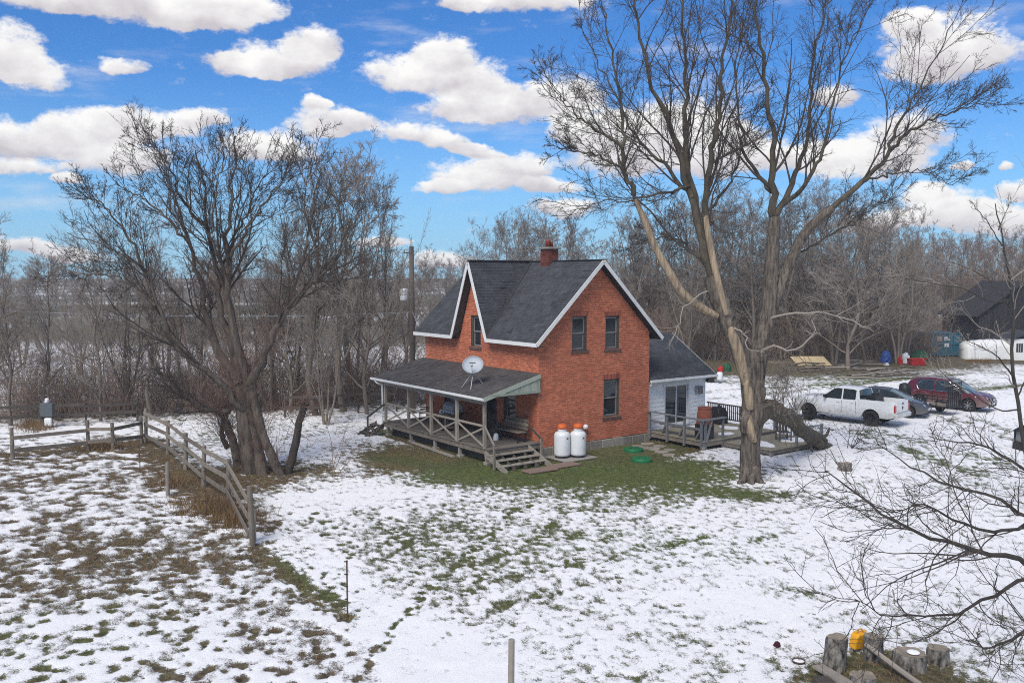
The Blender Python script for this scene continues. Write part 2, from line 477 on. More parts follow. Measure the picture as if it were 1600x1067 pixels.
# ---------------------------------------------------------------- ground
TH, CX, CY = 0.637, 1.123, 37.649
CT, ST = math.cos(TH), math.sin(TH)
def HW(a, b, z=0.0):
    return Vector((CX + CT * a - ST * b, CY + ST * a + CT * b, z))
HWID, HLEN, HE, HR, OV = 6.535, 9.23, 4.84, 8.336, 0.41
def ground_fields(x, y):
    x = np.asarray(x, float); y = np.asarray(y, float)
    d = np.hypot(x, y)
    n_med = fbm(x * 2.9, y * 2.9, 4, 3, 0.6) - 0.5
    n_fin = fbm(x * 7.5, y * 7.5, 3, 11, 0.6) - 0.5
    n_low = fbm(x * 0.22, y * 0.22, 4, 23) - 0.5
    cover = np.full_like(x, 0.36) + n_low * 0.75
    tone = np.clip(0.5 + n_low * 1.2, 0, 1)
    # paddock left of the fence line
    a, b = G(395, 852), G(545, 962)
    c0 = G(228, 690)
    pad = np.clip(((x - a.x) * (c0.y - a.y) - (y - a.y) * (c0.x - a.x)) / -18.0 / 1.2 + 0.5, 0, 1)
    ext = np.clip(((x - b.x) * (a.y - b.y) - (y - b.y) * (a.x - b.x)) / -6.4 / 1.0 + 0.5, 0, 1)
    side = np.where(y > a.y, pad, ext)
    # in the paddock snow is patchier towards the left and the back
    yy = np.clip((y - 17.0) / 12.0, 0, 1)
    cover = cover * (1 - side) + side * (0.40 - 0.24 * yy + n_low * 0.6)
    tone = np.clip(tone + side * (0.6 + 0.2 * yy), 0, 1)
    def dip(p, rx, ry, amt, tn=None, rot=0.0, soft=0.5):
        nonlocal cover, tone
        k = blob(x + 1.4 * n_med, y + 1.4 * n_low * 2, p, rx, ry, rot, soft)
        cover = cover - amt * k
        if tn is not None:
            tone = tone * (1 - k) + tn * k
    dip(G(120, 880), 3.6, 2.6, 0.30, 0.95)
    dip(G(260, 830), 2.6, 2.2, 0.26, 0.9)
    dip(G(60, 1000), 3.2, 2.0, 0.10, 0.5)
    # path of clean snow beside the paddock edge
    dpath = np.minimum(segdist(x, y, G(500, 880), G(640, 985)), segdist(x, y, G(640, 985), G(780, 1080)))
    cover = cover + 0.45 * np.exp(-(dpath / 1.1) ** 2)
    dedge = segdist(x, y, a, b)
    cover = cover - 0.75 * np.exp(-((dedge + n_fin * 0.5) / 0.30) ** 2)
    # lawn speckle
    dip(G(700, 880), 4.0, 3.4, 0.22, 0.5)
    dip(G(900, 850), 6.0, 2.4, 0.12, 0.45)
    dip(G(1230, 920), 0.9, 0.7, 0.35, 0.1)
    dip(G(620, 800), 3.0, 2.5, 0.22, 0.5)
    dip(G(1080, 840), 5.0, 2.0, 0.10, 0.1)
    dip(G(1150, 940), 1.6, 1.0, -0.4)
    dip(G(1390, 1052), 1.5, 0.75, 1.1, 0.85)
    dip(G(1300, 1050), 0.5, 0.35, 0.8, 0.6)
    # thawed strip round the house and under the big tree
    for (px, py, rx, ry, amt, tn) in ((750, 735, 3.8, 1.9, .72, 0.12), (900, 742, 4.6, 2.6, .8, 0.1), (1040, 732, 3.6, 1.9, .72, 0.1),
                                      (650, 712, 1.9, 1.5, .9, 0.25), (1185, 768, 1.7, 1.2, 0.5, 0.5), (1090, 765, 2.4, 1.2, 0.4, 0.15),
                                      (760, 700, 5, 3, 1.2, 0.7), (930, 705, 4, 2.5, 1.0, 0.45), (960, 785, 4.4, 1.1, 0.3, 0.1)):
        dip(G(px, py), rx, ry, amt, tn)
    hx, hy = x - CX, y - CY
    la, lb = hx * CT + hy * ST, -hx * ST + hy * CT
    inside = (la > -3) & (la < 12) & (lb > -4.6) & (lb < 10)
    cover = np.where(inside & (lb > -3.2), cover - 0.8, cover)
    # leaf litter round the left tree and along the fence
    dip(G(395, 745), 2.6, 2.2, 0.75, 0.95)
    dip(G(560, 730), 2.2, 1.2, 0.35, 0.8)
    df = np.minimum(segdist(x, y, G(228, 690), G(395, 820)), segdist(x, y, G(20, 712), G(228, 690)))
    k = np.exp(-((df + n_med * 1.5) / 0.95) ** 2)
    cover = cover - 0.75 * k; tone = tone * (1 - k) + 1.0 * k
    # driveway and parking: packed snow
    dd = segdist(x, y, G(-300, 690), G(640, 640))
    k = np.exp(-(dd / 2.0) ** 2)
    cover = cover * (1 - k) + 0.5 * k
    for off in (-0.75, 0.75):
        dt = np.abs(np.abs(dd) - 0.9)
    cover = cover - 0.25 * np.exp(-((dd - 0.9) / 0.25) ** 2) * k
    k = blob(x, y, G(1420, 650), 15, 12, 0, 0.3)
    cover = cover * (1 - k) + (0.52 + n_low * 0.3) * k
    for p, q in ((G(1100, 625), G(1430, 590)), (G(1110, 612), G(1500, 585)), (G(1240, 640), G(1600, 600)), (G(1100, 640), G(1270, 655)), (G(1110, 650), G(1290, 668)), (G(1360, 670), G(1560, 720)), (G(1330, 672), G(1530, 740)), (G(1510, 650), G(1640, 690)), (G(1490, 655), G(1640, 705))):
        cover = cover - 0.40 * np.exp(-((segdist(x, y, p, q) + n_med * 1.0) / 0.5) ** 2)
    # brushy margins
    dl = segdist(x, y, G(-400, 655), G(660, 628))
    k = np.clip(1.3 - np.abs(dl) / 5.0, 0, 1) * (y > 43)
    cover = cover - 0.42 * k; tone = tone * (1 - k) + 0.95 * k
    for p, q, wd in ((G(1090, 580), G(1420, 572), 7.0), (G(1400, 566), G(1700, 562), 4.5), (G(900, 566), G(1120, 566), 9.0)):
        dr = segdist(x, y, p, q)
        k = np.clip(1.4 - dr / wd, 0, 1)
        cover = cover - 0.62 * k; tone = tone * (1 - k) + 0.9 * k
    k = np.clip(np.minimum((x + 6) / 6, (80 - x) / 6), 0, 1) * np.clip((y - 77) / 4, 0, 1) * np.clip((150 - y) / 20, 0, 1)
    cover_wood, k_wood = -0.35, k
    for pl in (((1230, 800), (1050, 850), (900, 880), (760, 905), (640, 960)), ((1230, 830), (1060, 880), (920, 910), (790, 940), (690, 1000)), ((560, 800), (640, 850), (740, 880), (820, 860), (880, 800))):
        for p, q in zip(pl[:-1], pl[1:]):
            cover = cover - 0.22 * np.exp(-((segdist(x, y, G(*p), G(*q)) + n_fin * .35) / 0.2) ** 2)
    # far fields
    far = np.clip((d - 85) / 30, 0, 1)
    cover = cover * (1 - far) + far * (-0.30 + 1.3 * (fbm(x * 0.02, y * 0.05, 3, 77) - 0.5))
    tone = tone * (1 - far) + far * 0.9
    cover = cover * (1 - k_wood) + k_wood * (cover_wood + n_low)
    tone = tone * (1 - k_wood) + k_wood * 0.95
    amp = 2.0 * (1 - 0.45 * np.clip((d - 45) / 40, 0, 1))
    lawn = np.clip(1 - side, 0, 1)
    s = cover + amp * (n_med * (0.40 + 0.60 * side) + n_fin * (0.45 * lawn + 0.35))
    # hoof prints pressed through the snow of the paddock
    return s, tone, n_med, n_fin, n_low
def smooth01(v, a, b):
    t = np.clip((v - a) / (b - a), 0, 1)
    return t * t * (3 - 2 * t)
def ground_z(x, y, s, n_med, n_fin, n_low):
    return n_low * 0.10 + n_med * 0.03 + 0.028 * smooth01(s, -0.12, 0.18) - 0.03
def build_ground():
    dense = np.radians(np.linspace(-33, 33, 660))
    left = np.radians(np.concatenate([np.linspace(-180, -60, 25), np.linspace(-57, -33.6, 24)]))
    right = np.radians(np.concatenate([np.linspace(33.6, 57, 24), np.linspace(60, 180, 25)[:-1]]))
    ang = np.concatenate([left, dense, right])
    rad = np.concatenate([np.linspace(0.5, 11.5, 8), np.geomspace(12.3, 105, 390), np.geomspace(108, 4000, 46)])
    A, R_ = np.meshgrid(ang, rad)
    x, y = R_ * np.sin(A), R_ * np.cos(A)
    s, tone, nm, nf, nl_ = ground_fields(x, y)
    z = ground_z(x, y, s, nm, nf, nl_)
    # hoof prints pressed through the paddock snow and a trodden line to the house
    hr = random.Random(9)
    for k_ in range(520):
        if k_ < 430:
            p_ = G(hr.uniform(-40, 560), hr.uniform(800, 1075)); rr_ = hr.uniform(.045, .10)
        else:
            f_ = (k_ - 430) / 90.0
            p_ = G(560 + 330 * f_ + hr.uniform(-8, 8), 1060 - 330 * f_ ** .8 + hr.uniform(-6, 6)); rr_ = hr.uniform(.05, .08)
        e_ = hr.uniform(.6, 1.5)
        m_ = ((x - p_.x) / (rr_ * e_)) ** 2 + ((y - p_.y) / (rr_ * 1.3)) ** 2
        near_ = m_ < 3.0
        s[near_] -= 1.1 * np.exp(-m_[near_]); z[near_] -= 0.035 * np.exp(-m_[near_])
    z = np.where(R_ > 105, z - 0.02, z)
    V = np.stack([x, y, z], -1).reshape(-1, 3)
    nr, na = A.shape
    i = np.arange(nr - 1)[:, None] * na; j = np.arange(na)[None, :]; j2 = (j + 1) % na
    Q = np.stack([i + j, i + na + j, i + na + j2, i + j2], -1).reshape(-1, 4)[:, ::-1]
    m = bpy.data.materials.new('snowy_ground')
    m.use_nodes = True
    t = m.node_tree
    b = t.nodes['Principled BSDF']
    b.inputs['Roughness'].default_value = 0.92
    b.inputs['Specular IOR Level'].default_value = 0.15
    def N(k, **kw):
        n = t.nodes.new(k)
        for kk, v in kw.items():
            setattr(n, kk, v)
        return n
    L = t.links.new
    gpos = N('ShaderNodeNewGeometry').outputs['Position']
    def noise(sc, det, rg=0.6):
        n = N('ShaderNodeTexNoise'); n.inputs['Scale'].default_value = sc; n.inputs['Detail'].default_value = det
        n.inputs['Roughness'].default_value = rg; L(gpos, n.inputs['Vector']); return n.outputs['Fac']
    def mth(op, a_, b_=None, cl=False):
        n = N('ShaderNodeMath', operation=op, use_clamp=cl)
        for q, s_ in enumerate((a_, b_)):
            if s_ is None: continue
            if isinstance(s_, (int, float)): n.inputs[q].default_value = s_
            else: L(s_, n.inputs[q])
        return n.outputs[0]
    def mix(f_, a_, b_):
        n = N('ShaderNodeMix', data_type='RGBA')
        if isinstance(f_, (int, float)): n.inputs[0].default_value = f_
        else: L(f_, n.inputs[0])
        for q, s_ in ((6, a_), (7, b_)):
            if isinstance(s_, tuple): n.inputs[q].default_value = (*s_, 1)
            else: L(s_, n.inputs[q])
        return n.outputs[2]
    asn = N('ShaderNodeAttribute', attribute_name='snow').outputs['Fac']
    atn = N('ShaderNodeAttribute', attribute_name='tone').outputs['Fac']
    f1, f2 = noise(26, 6, 0.75), noise(2.2, 6)
    sv = mth('ADD', asn, mth('MULTIPLY', mth('SUBTRACT', f1, 0.5), 2.3))
    r = N('ShaderNodeMapRange', interpolation_type='SMOOTHSTEP'); r.inputs['From Min'].default_value = -0.22; r.inputs['From Max'].default_value = 0.30
    L(sv, r.inputs['Value'])
    f3 = noise(5.5, 5, 0.7)
    r3 = N('ShaderNodeMapRange'); r3.inputs['From Min'].default_value = 0.32; r3.inputs['From Max'].default_value = 0.68; L(f3, r3.inputs['Value'])
    green = mix(r3.outputs['Result'], (0.034, 0.058, 0.014), (0.14, 0.175, 0.05))
    brown = mix(r3.outputs['Result'], (0.032, 0.025, 0.018), (0.17, 0.13, 0.08))
    tn = mth('ADD', atn, mth('MULTIPLY', mth('SUBTRACT', f2, 0.5), 1.2), cl=True)
    bare = mix(tn, green, brown)
    snow = mix(f2, (0.77, 0.765, 0.755), (0.86, 0.85, 0.835))
    L(mix(r.outputs['Result'], bare, snow), b.inputs['Base Color'])
    bp = N('ShaderNodeBump'); bp.inputs['Strength'].default_value = 0.55; bp.inputs['Distance'].default_value = 0.05
    L(mth('ADD', mth('MULTIPLY', r.outputs['Result'], 0.5), f1), bp.inputs['Height'])
    L(bp.outputs[0], b.inputs['Normal'])
    me = fast_mesh('ground', V, Q, m)
    for nme, arr in (('snow', s), ('tone', tone)):
        at_ = me.attributes.new(nme, 'FLOAT', 'POINT'); at_.data.foreach_set('value', arr.ravel().astype(np.float32))
    g = obj('ground', me)
    tag(g, kind='structure')
    return g
build_ground()
def gz(x, y):
    s, tone, a, b, c = ground_fields(np.array([x]), np.array([y]))
    return float(ground_z(None, None, s, a, b, c)[0])
def on_ground(px, py):
    p = G(px, py)
    p.z = gz(p.x, p.y)
    return p

# ---------------------------------------------------------------- brick farmhouse
R = random.Random(5)
house = thing('brick_house', 'red brick one-and-a-half storey farmhouse with steep grey roof, front porch and white side wing', 'house', (CX, CY, 0), TH)

CO = 0.0758
def brick_wall(name, axis, extent, openings, z0, z1, depth, sign=-1):
    """axis 'x': wall in plane y=0 (gable end), axis 'y': wall in plane x=0 (front). extent(z)->(lo,hi)"""
    mort, brk = MB(), MB()
    rr = random.Random(len(name))
    nrow = int((z1 - z0) / CO)
    for k in range(nrow):
        za, zb = z0 + k * CO, z0 + (k + 1) * CO
        zc = (za + zb) / 2
        lo, hi = extent(zc)
        if hi - lo < 0.12:
            continue
        iv = [(lo, hi)]
        for (a, b, c, d) in openings:
            if c - 0.01 < zc < d + 0.01:
                iv = [q for (p, r_) in iv for q in ((p, min(a, r_)), (max(b, p), r_)) if q[1] - q[0] > 0.02]
        for (p, q) in iv:
            if axis == 'x': mort.box((p + .012 * (p < .001), 0.012, za), (q - .012 * (q > HWID - .001), depth, zb))
            else: mort.box((0.012, p + .31 * (p < .001), za), (depth, q - .31 * (q > HLEN - .001), zb))
            L_ = 0.212
            s = p - (0.106 if k % 2 else 0.0)
            if k % 6 == 5: L_ = 0.106
            while s < q - 0.01:
                e = min(s + L_, q); st = max(s, p)
                if e - st > 0.03:
                    pr_ = rr.uniform(-0.004, 0.004)
                    t_ = rr.random() ** 1.3 if rr.random() > 0.1 else rr.uniform(0, 0.15)
                    y0 = pr_
                    u0, u1, v0, v1 = st + 0.005, e - 0.005, za + 0.005 + rr.uniform(-.001, .001), zb - 0.005
                    if axis == 'x':
                        vv = [(u0, y0, v0), (u1, y0, v0), (u1, y0, v1), (u0, y0, v1), (u0, .02, v0), (u1, .02, v0), (u1, .02, v1), (u0, .02, v1)]
                    else:
                        vv = [(y0, u1, v0), (y0, u0, v0), (y0, u0, v1), (y0, u1, v1), (.02, u1, v0), (.02, u0, v0), (.02, u0, v1), (.02, u1, v1)]
                    brk.add(vv, ((0, 1, 2, 3), (0, 4, 5, 1), (1, 5, 6, 2), (2, 6, 7, 3), (3, 7, 4, 0)), t_)
                s += L_
    w = mort.build(name, M['mortar'], house)
    def fast_b(nm):
        V = np.array(brk.v); Q = np.array(brk.f)
        o = obj(nm, fast_mesh(nm, V, Q, M['brick'], brk.t, smooth=False), w)
        tag(o, kind='stuff')
    fast_b('brick_courses')
    return w
SL = (HR - HE) / (HWID / 2 + OV)
def roof_z(a):
    return HE + (min(a, HWID - a) + OV) * SL
GWIN = [(1.84, 2.68, 4.40, 5.90), (3.78, 4.62, 4.36, 5.86), (3.70, 4.66, 1.32, 3.02)]
def gable_ext(z):
    t = (z + 0.16 - HE) / SL - OV
    return (max(0.0, t), HWID - max(0.0, t))
gable_wall = brick_wall('gable_wall', 'x', gable_ext, GWIN, 0.36, 8.15, 0.30)
DYC, DHW = 4.74, 1.40
FWIN = [(4.30, 5.10, 4.36, 5.80), (1.66, 2.52, 1.30, 2.75), (6.35, 7.45, 1.25, 2.85), (3.05, 4.00, 0.66, 2.75)]
FDOOR = FWIN[3]
def front_ext(z):
    if z < HE - 0.02:
        return (0.0, HLEN)
    k = (HR - 0.28 - z) / (HR - 0.28 - HE) * (DHW - 0.10)
    return (DYC - k, DYC + k) if k > 0 else (0, 0)
front_wall = brick_wall('front_wall', 'y', front_ext, FWIN, 0.36, 8.0, 0.30)
mb = MB()
mb.box((HWID - 0.30, 0.31, 0.36), (HWID, HLEN, HE - 0.05))
mb.build('rear_wall', M['brick_plain'], house)
mb = MB()
mb.prism([(0.31, HLEN - 0.3, 0.36), (HWID - 0.31, HLEN - 0.3, 0.36), (HWID - 0.31, HLEN - 0.3, HE), (HWID / 2, HLEN - 0.3, HR - 0.3), (0.31, HLEN - 0.3, HE)], (0, 0.3, 0))
mb.build('far_gable_wall', M['brick_plain'], house)
mb = MB(); mb.box((0.32, 0.32, 2.6), (HWID - .32, HLEN - .32, 2.7)); mb.build('upper_floor', M['wood_dk'], house)
# foundation stones along the gable end and front
mb = MB(); mb.box((0.02, 0.02, -0.25), (HWID - 0.02, HLEN - 0.02, 0.36)); fnd = mb.build('foundation', M['mortar'], house)
u = -0.05
k = 0
while u < HWID - 0.1:
    w_ = R.uniform(0.45, 0.95); e = min(u + w_, HWID + 0.04)
    mb = MB(); mb.box((u + 0.01, -0.06 + R.uniform(-.015, .015), -0.2), (e - 0.01, 0.02, 0.345 + R.uniform(-.02, .012)))
    mb.build('foundation_stone', M['stone'], fnd, bevel=0.02)
    u = e

def window(parent, plane, rect, style='sash', light=True, sillmat='sill', trim='trim_dark'):
    """plane 'x': in the gable wall (y=0), 'y': front wall (x=0)"""
    a, b, c, d = rect
    P = (lambda u, w, z: (u, w, z)) if plane == 'x' else (lambda u, w, z: (w, u, z))
    def bx(m_, u0, w0, z0, u1, w1, z1):
        p, q = P(u0, w0, z0), P(u1, w1, z1)
        m_.box(tuple(min(i, j) for i, j in zip(p, q)), tuple(max(i, j) for i, j in zip(p, q)))
    fr = MB(); t = 0.07
    for (u0, u1, z0, z1) in ((a, a + t, c, d), (b - t, b, c, d), (a + t, b - t, d - t, d), (a + t, b - t, c, c + t * .7)):
        bx(fr, u0, 0.07, z0, u1, 0.24, z1)
    w = fr.build('window', M[trim], parent)
    s = MB(); bx(s, a - 0.08, -0.055, c - 0.11, b + 0.08, 0.10, c - 0.001); s.build('sill', M[sillmat], w)
    mid = (c + d) / 2
    up, lo = MB(), MB()
    sw = 0.05
    i0, i1 = a + t, b - t
    for (m_, z0, z1, dep) in ((up, mid - 0.025, d - t, 0.115), (lo, c + t * .7, mid + 0.025, 0.15)):
        for (u0, u1, zz0, zz1) in ((i0, i0 + sw, z0, z1), (i1 - sw, i1, z0, z1), (i0 + sw, i1 - sw, z1 - sw, z1), (i0 + sw, i1 - sw, z0, z0 + sw)):
            bx(m_, u0, dep, zz0, u1, dep + 0.032, zz1)
    smt = M['sash']
    up.build('upper_sash', smt, w); lo.build('lower_sash', smt, w)
    for z0, z1, dep in ((mid - 0.025, d - t, 0.13), (c + t * .7, mid + 0.025, 0.165)):
        g_ = MB(); bx(g_, i0 + sw, dep, z0 + sw, i1 - sw, dep + 0.006, z1 - sw); g_.build('pane', M['glass'], w)
    cu = MB()
    uu = i0 + (i1 - i0) * 0.55
    bx(cu, uu, 0.20, c + .1, i1, 0.22, d - .05)
    cu.build('curtain', M['curtain'], w)
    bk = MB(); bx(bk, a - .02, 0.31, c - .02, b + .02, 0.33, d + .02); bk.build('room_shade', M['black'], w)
    return w
for r_ in GWIN:
    window(house, 'x', r_, light=True)
window(house, 'y', FWIN[0]); window(house, 'y', FWIN[1]); window(house, 'y', FWIN[2])
# soldier-course lintels over the gable windows
for (a, b, c, d) in GWIN:
    mb = MB(); n = int((b - a + 0.16) / 0.075)
    for i in range(n):
        u = a - 0.08 + i * (b - a + 0.16) / n
        mb.box((u + .004, -0.012, d + 0.006), (u + (b - a + 0.16) / n - .004, 0.03, d + 0.215), R.random())
    o = mb.build('lintel', M['lintel'], gable_wall, tint=True)
    tag(o, kind='stuff')
# front door with storm door
a, b, c, d = FDOOR
mb = MB(); mb.box((0.10, a, c), (0.15, a + 0.06, d)); mb.box((0.10, b - .06, c), (0.15, b, d)); mb.box((0.10, a + .06, d - .06), (0.15, b - .06, d)); mb.box((.12, a + .06, c), (.15, b - .06, c + .75))
dr = mb.build('door', M['trim_dark'], house)
mb = MB(); mb.box((0.125, a + 0.06, c + .751), (0.135, b - .06, d - .06)); mb.build('pane', M['glass'], dr)
mb = MB(); mb.box((0.085, a + 0.10, c + .95), (0.115, a + .13, c + 1.10)); mb.build('handle', M['metal'], dr)
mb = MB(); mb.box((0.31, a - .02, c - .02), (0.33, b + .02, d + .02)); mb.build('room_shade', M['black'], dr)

# roof planes with shingle courses
def shingle_plane(name, origin, u, v, wid, length, keep, parent, seed, tab=0.31, course=0.142, sag=0.0):
    """u along the eave, v up the slope (unit vectors); keep(u,v) says whether a tab lies on the plane"""
    o_, u_, v_ = Vector(origin), Vector(u).normalized(), Vector(v).normalized()
    n_ = u_.cross(v_).normalized()
    if n_.z < 0: n_ = -n_
    rr = random.Random(seed)
    V, Q, T = [], [], []
    nc = int(length / course) + 1
    patch = [(rr.uniform(0, wid), rr.uniform(0, length), rr.uniform(.5, 1.4), rr.uniform(.2, .6), rr.uniform(-.35, .3)) for _ in range(9)]
    for j in range(nc):
        va, vb = j * course, min((j + 1) * course + 0.05, length)
        s = -rr.uniform(0, tab)
        while s < wid:
            a_, b_ = max(s, 0), min(s + tab - 0.008, wid)
            if b_ - a_ > 0.03:
                mu, mv = (a_ + b_) / 2, va + course / 2
                if keep(mu, mv) and rr.random() > 0.0015:
                    lift = 0.016 + rr.uniform(-.003, .004) + (0.02 if rr.random() < 0.006 else 0)
                    b0 = len(V)
                    for (p, q, h) in ((a_, va, lift), (b_, va, lift + rr.uniform(-.002, .002)), (b_, vb, 0.004), (a_, vb, 0.004), (a_, va, 0.0), (b_, va, 0.0)):
                        V.append(o_ + u_ * p + v_ * q + n_ * (h + 0.002))
                    Q += [(b0, b0 + 1, b0 + 2, b0 + 3), (b0 + 4, b0 + 5, b0 + 1, b0)]
                    tv = rr.gauss(0.5, 0.16)
                    for (pu, pv, ru, rv, am) in patch:
                        if ((mu - pu) / ru) ** 2 + ((mv - pv) / rv) ** 2 < 1: tv += am
                    T += [min(max(tv, 0), 1)] * 2
            s += tab
    o = obj(name, fast_mesh(name, np.array([tuple(p) for p in V]), np.array(Q), M['shingle'], T, smooth=False), parent)
    tag(o, kind='stuff')
    return o
SLEN = math.hypot(HWID / 2 + OV, HR - HE)
vdir = Vector((HWID / 2 + OV, 0, HR - HE)).normalized()
ax, az_ = -OV, HE
RT = 0.13
mb = MB()
def slab(y0, y1, x0, x1, flip=False):
    f_ = (lambda x: HWID - x) if flip else (lambda x: x)
    z0, z1 = HE + (x0 + OV) * SL, HE + (x1 + OV) * SL
    mb.prism([(f_(x0), y0, z0), (f_(x1), y0, z1), (f_(x1), y0, z1 - RT * 1.35), (f_(x0 + .02), y0, z0 - RT)], (0, y1 - y0, 0))
slab(-OV, DYC - DHW, -OV, HWID / 2); slab(DYC - DHW, DYC + DHW, .32, HWID / 2); slab(DYC + DHW, HLEN + OV, -OV, HWID / 2)
slab(-OV, HLEN + OV, -OV, HWID / 2, True)
roof = mb.build('roof', M['felt'], house)
shingle_plane('shingle_courses', (-OV, -OV, HE), (0, 1, 0), vdir, HLEN + 2 * OV, SLEN, lambda p, q: HR - abs(p - OV - DYC) * (HR - HE) / DHW < HE + q * vdir.z + .05, roof, 3)
shingle_plane('shingle_courses', (HWID + OV, -OV, HE), (0, 1, 0), Vector((-vdir.x, 0, vdir.z)), HLEN + 2 * OV, SLEN, lambda p, q: True, roof, 4)
for (pu, pv, wd_, ht_) in ((.15, SLEN - .75, .65, .09), (.1, SLEN - 1.15, .6, .07), (3.05, SLEN - 2.9, .3, .10), (2.2, .45, .4, .08), (7.2, 1.2, .5, .07)):
    n_ = Vector((-vdir.z, 0, vdir.x)) * .024
    q0 = Vector((-OV, -OV, HE)) + vdir * pv + Vector((0, pu, 0)) + n_
    mb = MB(); mb.add([q0, q0 + Vector((0, wd_, 0)), q0 + Vector((0, wd_ * .93, 0)) + vdir * ht_, q0 + Vector((0, wd_ * .05, 0)) + vdir * ht_ * .8,
                       *(k_ - n_ * .3 for k_ in (q0, q0 + Vector((0, wd_, 0)), q0 + Vector((0, wd_ * .93, 0)) + vdir * ht_, q0 + Vector((0, wd_ * .05, 0)) + vdir * ht_ * .8))], MB.BOX)
    mb.build('torn_shingle', M['felt'], roof)
mb = MB(); mb.beam((HWID / 2, -OV - .01, HR + 0.012), (HWID / 2, HLEN + OV, HR + 0.012), 0.22, 0.03); mb.build('ridge_cap', M['shingle'], roof)
# dormer gable roof, flush with the front wall
dz = HR - HE
def dorm_z(y): return HR + 0.0 - abs(y - DYC) * dz / DHW
def main_z(x): return HE + (x + OV) * SL
for sgn in (-1, 1):
    u_ = Vector((1, 0, 0)); slope = Vector((0, -sgn * DHW, dz)).normalized()
    ln = math.hypot(DHW, dz)
    def keep(p, q, sl=slope, ln=ln):
        z = HE + q * sl.z
        return z > main_z(-OV + p) - 0.03 and q < ln
    mb = MB()
    top = (HWID / 2, DYC, HR + .005); e0 = (-OV, DYC + sgn * DHW, HE + .005); r0 = (-OV, DYC, HR + .005)
    mb.prism([e0, r0, top], (0, 0, -0.11))
    dm = mb.build('dormer_roof', M['felt'], house)
    shingle_plane('shingle_courses', e0, u_, slope, HWID / 2 + OV, ln, keep, dm, 8 + sgn)
    mb = MB(); mb.beam((-OV + .02, DYC + sgn * (DHW - .0), HE + .02), (HWID / 2 - .05, DYC + sgn * .0, HR + 0.02), 0.30, 0.03, up=(-SL, 0, 1)); 
    mb.build('valley_flashing', M['shingle'], dm)
    # white rake board
    mb = MB(); mb.beam((-OV - .012, DYC + sgn * (DHW + .03), HE - .07), (-OV - .012, DYC + sgn * 0.0, HR - .10), 0.03, 0.17, up=(0, 0, 1))
    mb.build('rake_board', M['white'], dm)
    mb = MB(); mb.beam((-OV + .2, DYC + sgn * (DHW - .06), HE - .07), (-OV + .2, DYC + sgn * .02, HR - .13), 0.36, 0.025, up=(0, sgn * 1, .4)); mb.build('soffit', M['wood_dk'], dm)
mb = MB(); mb.beam((-OV - .01, DYC, HR + 0.02), (HWID / 2, DYC, HR + 0.02), 0.2, 0.03); mb.build('ridge_cap', M['shingle'], roof)
# eave fascia and gable rake boards
for (y0, y1) in ((-OV - .01, DYC - DHW + .01), (DYC + DHW - .01, HLEN + OV + .01)):
    mb = MB(); mb.box((-OV - 0.035, y0, HE - 0.155), (-OV - 0.003, y1, HE + 0.005)); mb.build('eave_fascia', M['white'], roof)
mb = MB(); mb.box((HWID + OV + .003, -OV - .01, HE - 0.155), (HWID + OV + .035, HLEN + OV, HE + 0.005)); mb.build('eave_fascia', M['white'], roof)
for s_, xe in ((-1, -OV - .03), (1, HWID + OV + .03)):
    mb = MB(); mb.beam((xe, -OV - .018, HE - .085), (HWID / 2, -OV - .018, HR - .07), 0.03, 0.17, up=(0, 0, 1)); mb.build('rake_board', M['white'], roof)
for (y0, y1) in ((-OV + .01, DYC - DHW - .01), (DYC + DHW + .01, HLEN + OV)):
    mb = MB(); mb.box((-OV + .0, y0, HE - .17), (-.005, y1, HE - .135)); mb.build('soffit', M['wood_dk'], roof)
# chimney
cb, cm = MB(), MB()
cx0, cy0, cw = HWID / 2, 3.35, 0.30
cm.box((cx0 - cw + .015, cy0 - cw + .015, HR - .6), (cx0 + cw - .015, cy0 + cw - .015, HR + .56))
ch = cm.build('chimney', M['mortar'], house)
for k in range(int(1.1 / CO)):
    z0 = HR - .55 + k * CO
    for i in range(3):
        for face in range(4):
            u0 = -cw + i * 2 * cw / 3 + (.05 if k % 2 else 0); u1 = min(u0 + 2 * cw / 3 - .01, cw)
            v = [(u0, -cw, z0 + .005), (u1, -cw, z0 + .005), (u1, -cw, z0 + CO - .005), (u0, -cw, z0 + CO - .005)]
            v += [(p[0], -cw + .03, p[2]) for p in v]
            ca, sa = [(1, 0), (0, 1), (-1, 0), (0, -1)][face]
            cb.add([(cx0 + p[0] * ca - p[1] * sa, cy0 + p[0] * sa + p[1] * ca, p[2]) for p in v], ((0, 1, 2, 3), (0, 4, 5, 1), (1, 5, 6, 2), (2, 6, 7, 3), (3, 7, 4, 0)), R.random())
o = cb.build('brick_courses', M['chimney'], ch, tint=True); tag(o, kind='stuff')
mb = MB(); mb.box((cx0 - .38, cy0 - .38, HR + .55), (cx0 + .38, cy0 + .38, HR + .64)); mb.build('chimney_cap', M['cap'], ch, bevel=.02)
for dx, h in ((-.13, .36), (.12, .26)):
    mb = MB(); mb.lathe([(.10, 0), (.105, h * .7), (.12, h * .75), (.115, h), (.085, h), (.08, h * .5)], 12, (cx0 + dx, cy0 + dx * .3, HR + .64)); mb.build('flue_pot', M['flue'], ch, smooth=True)

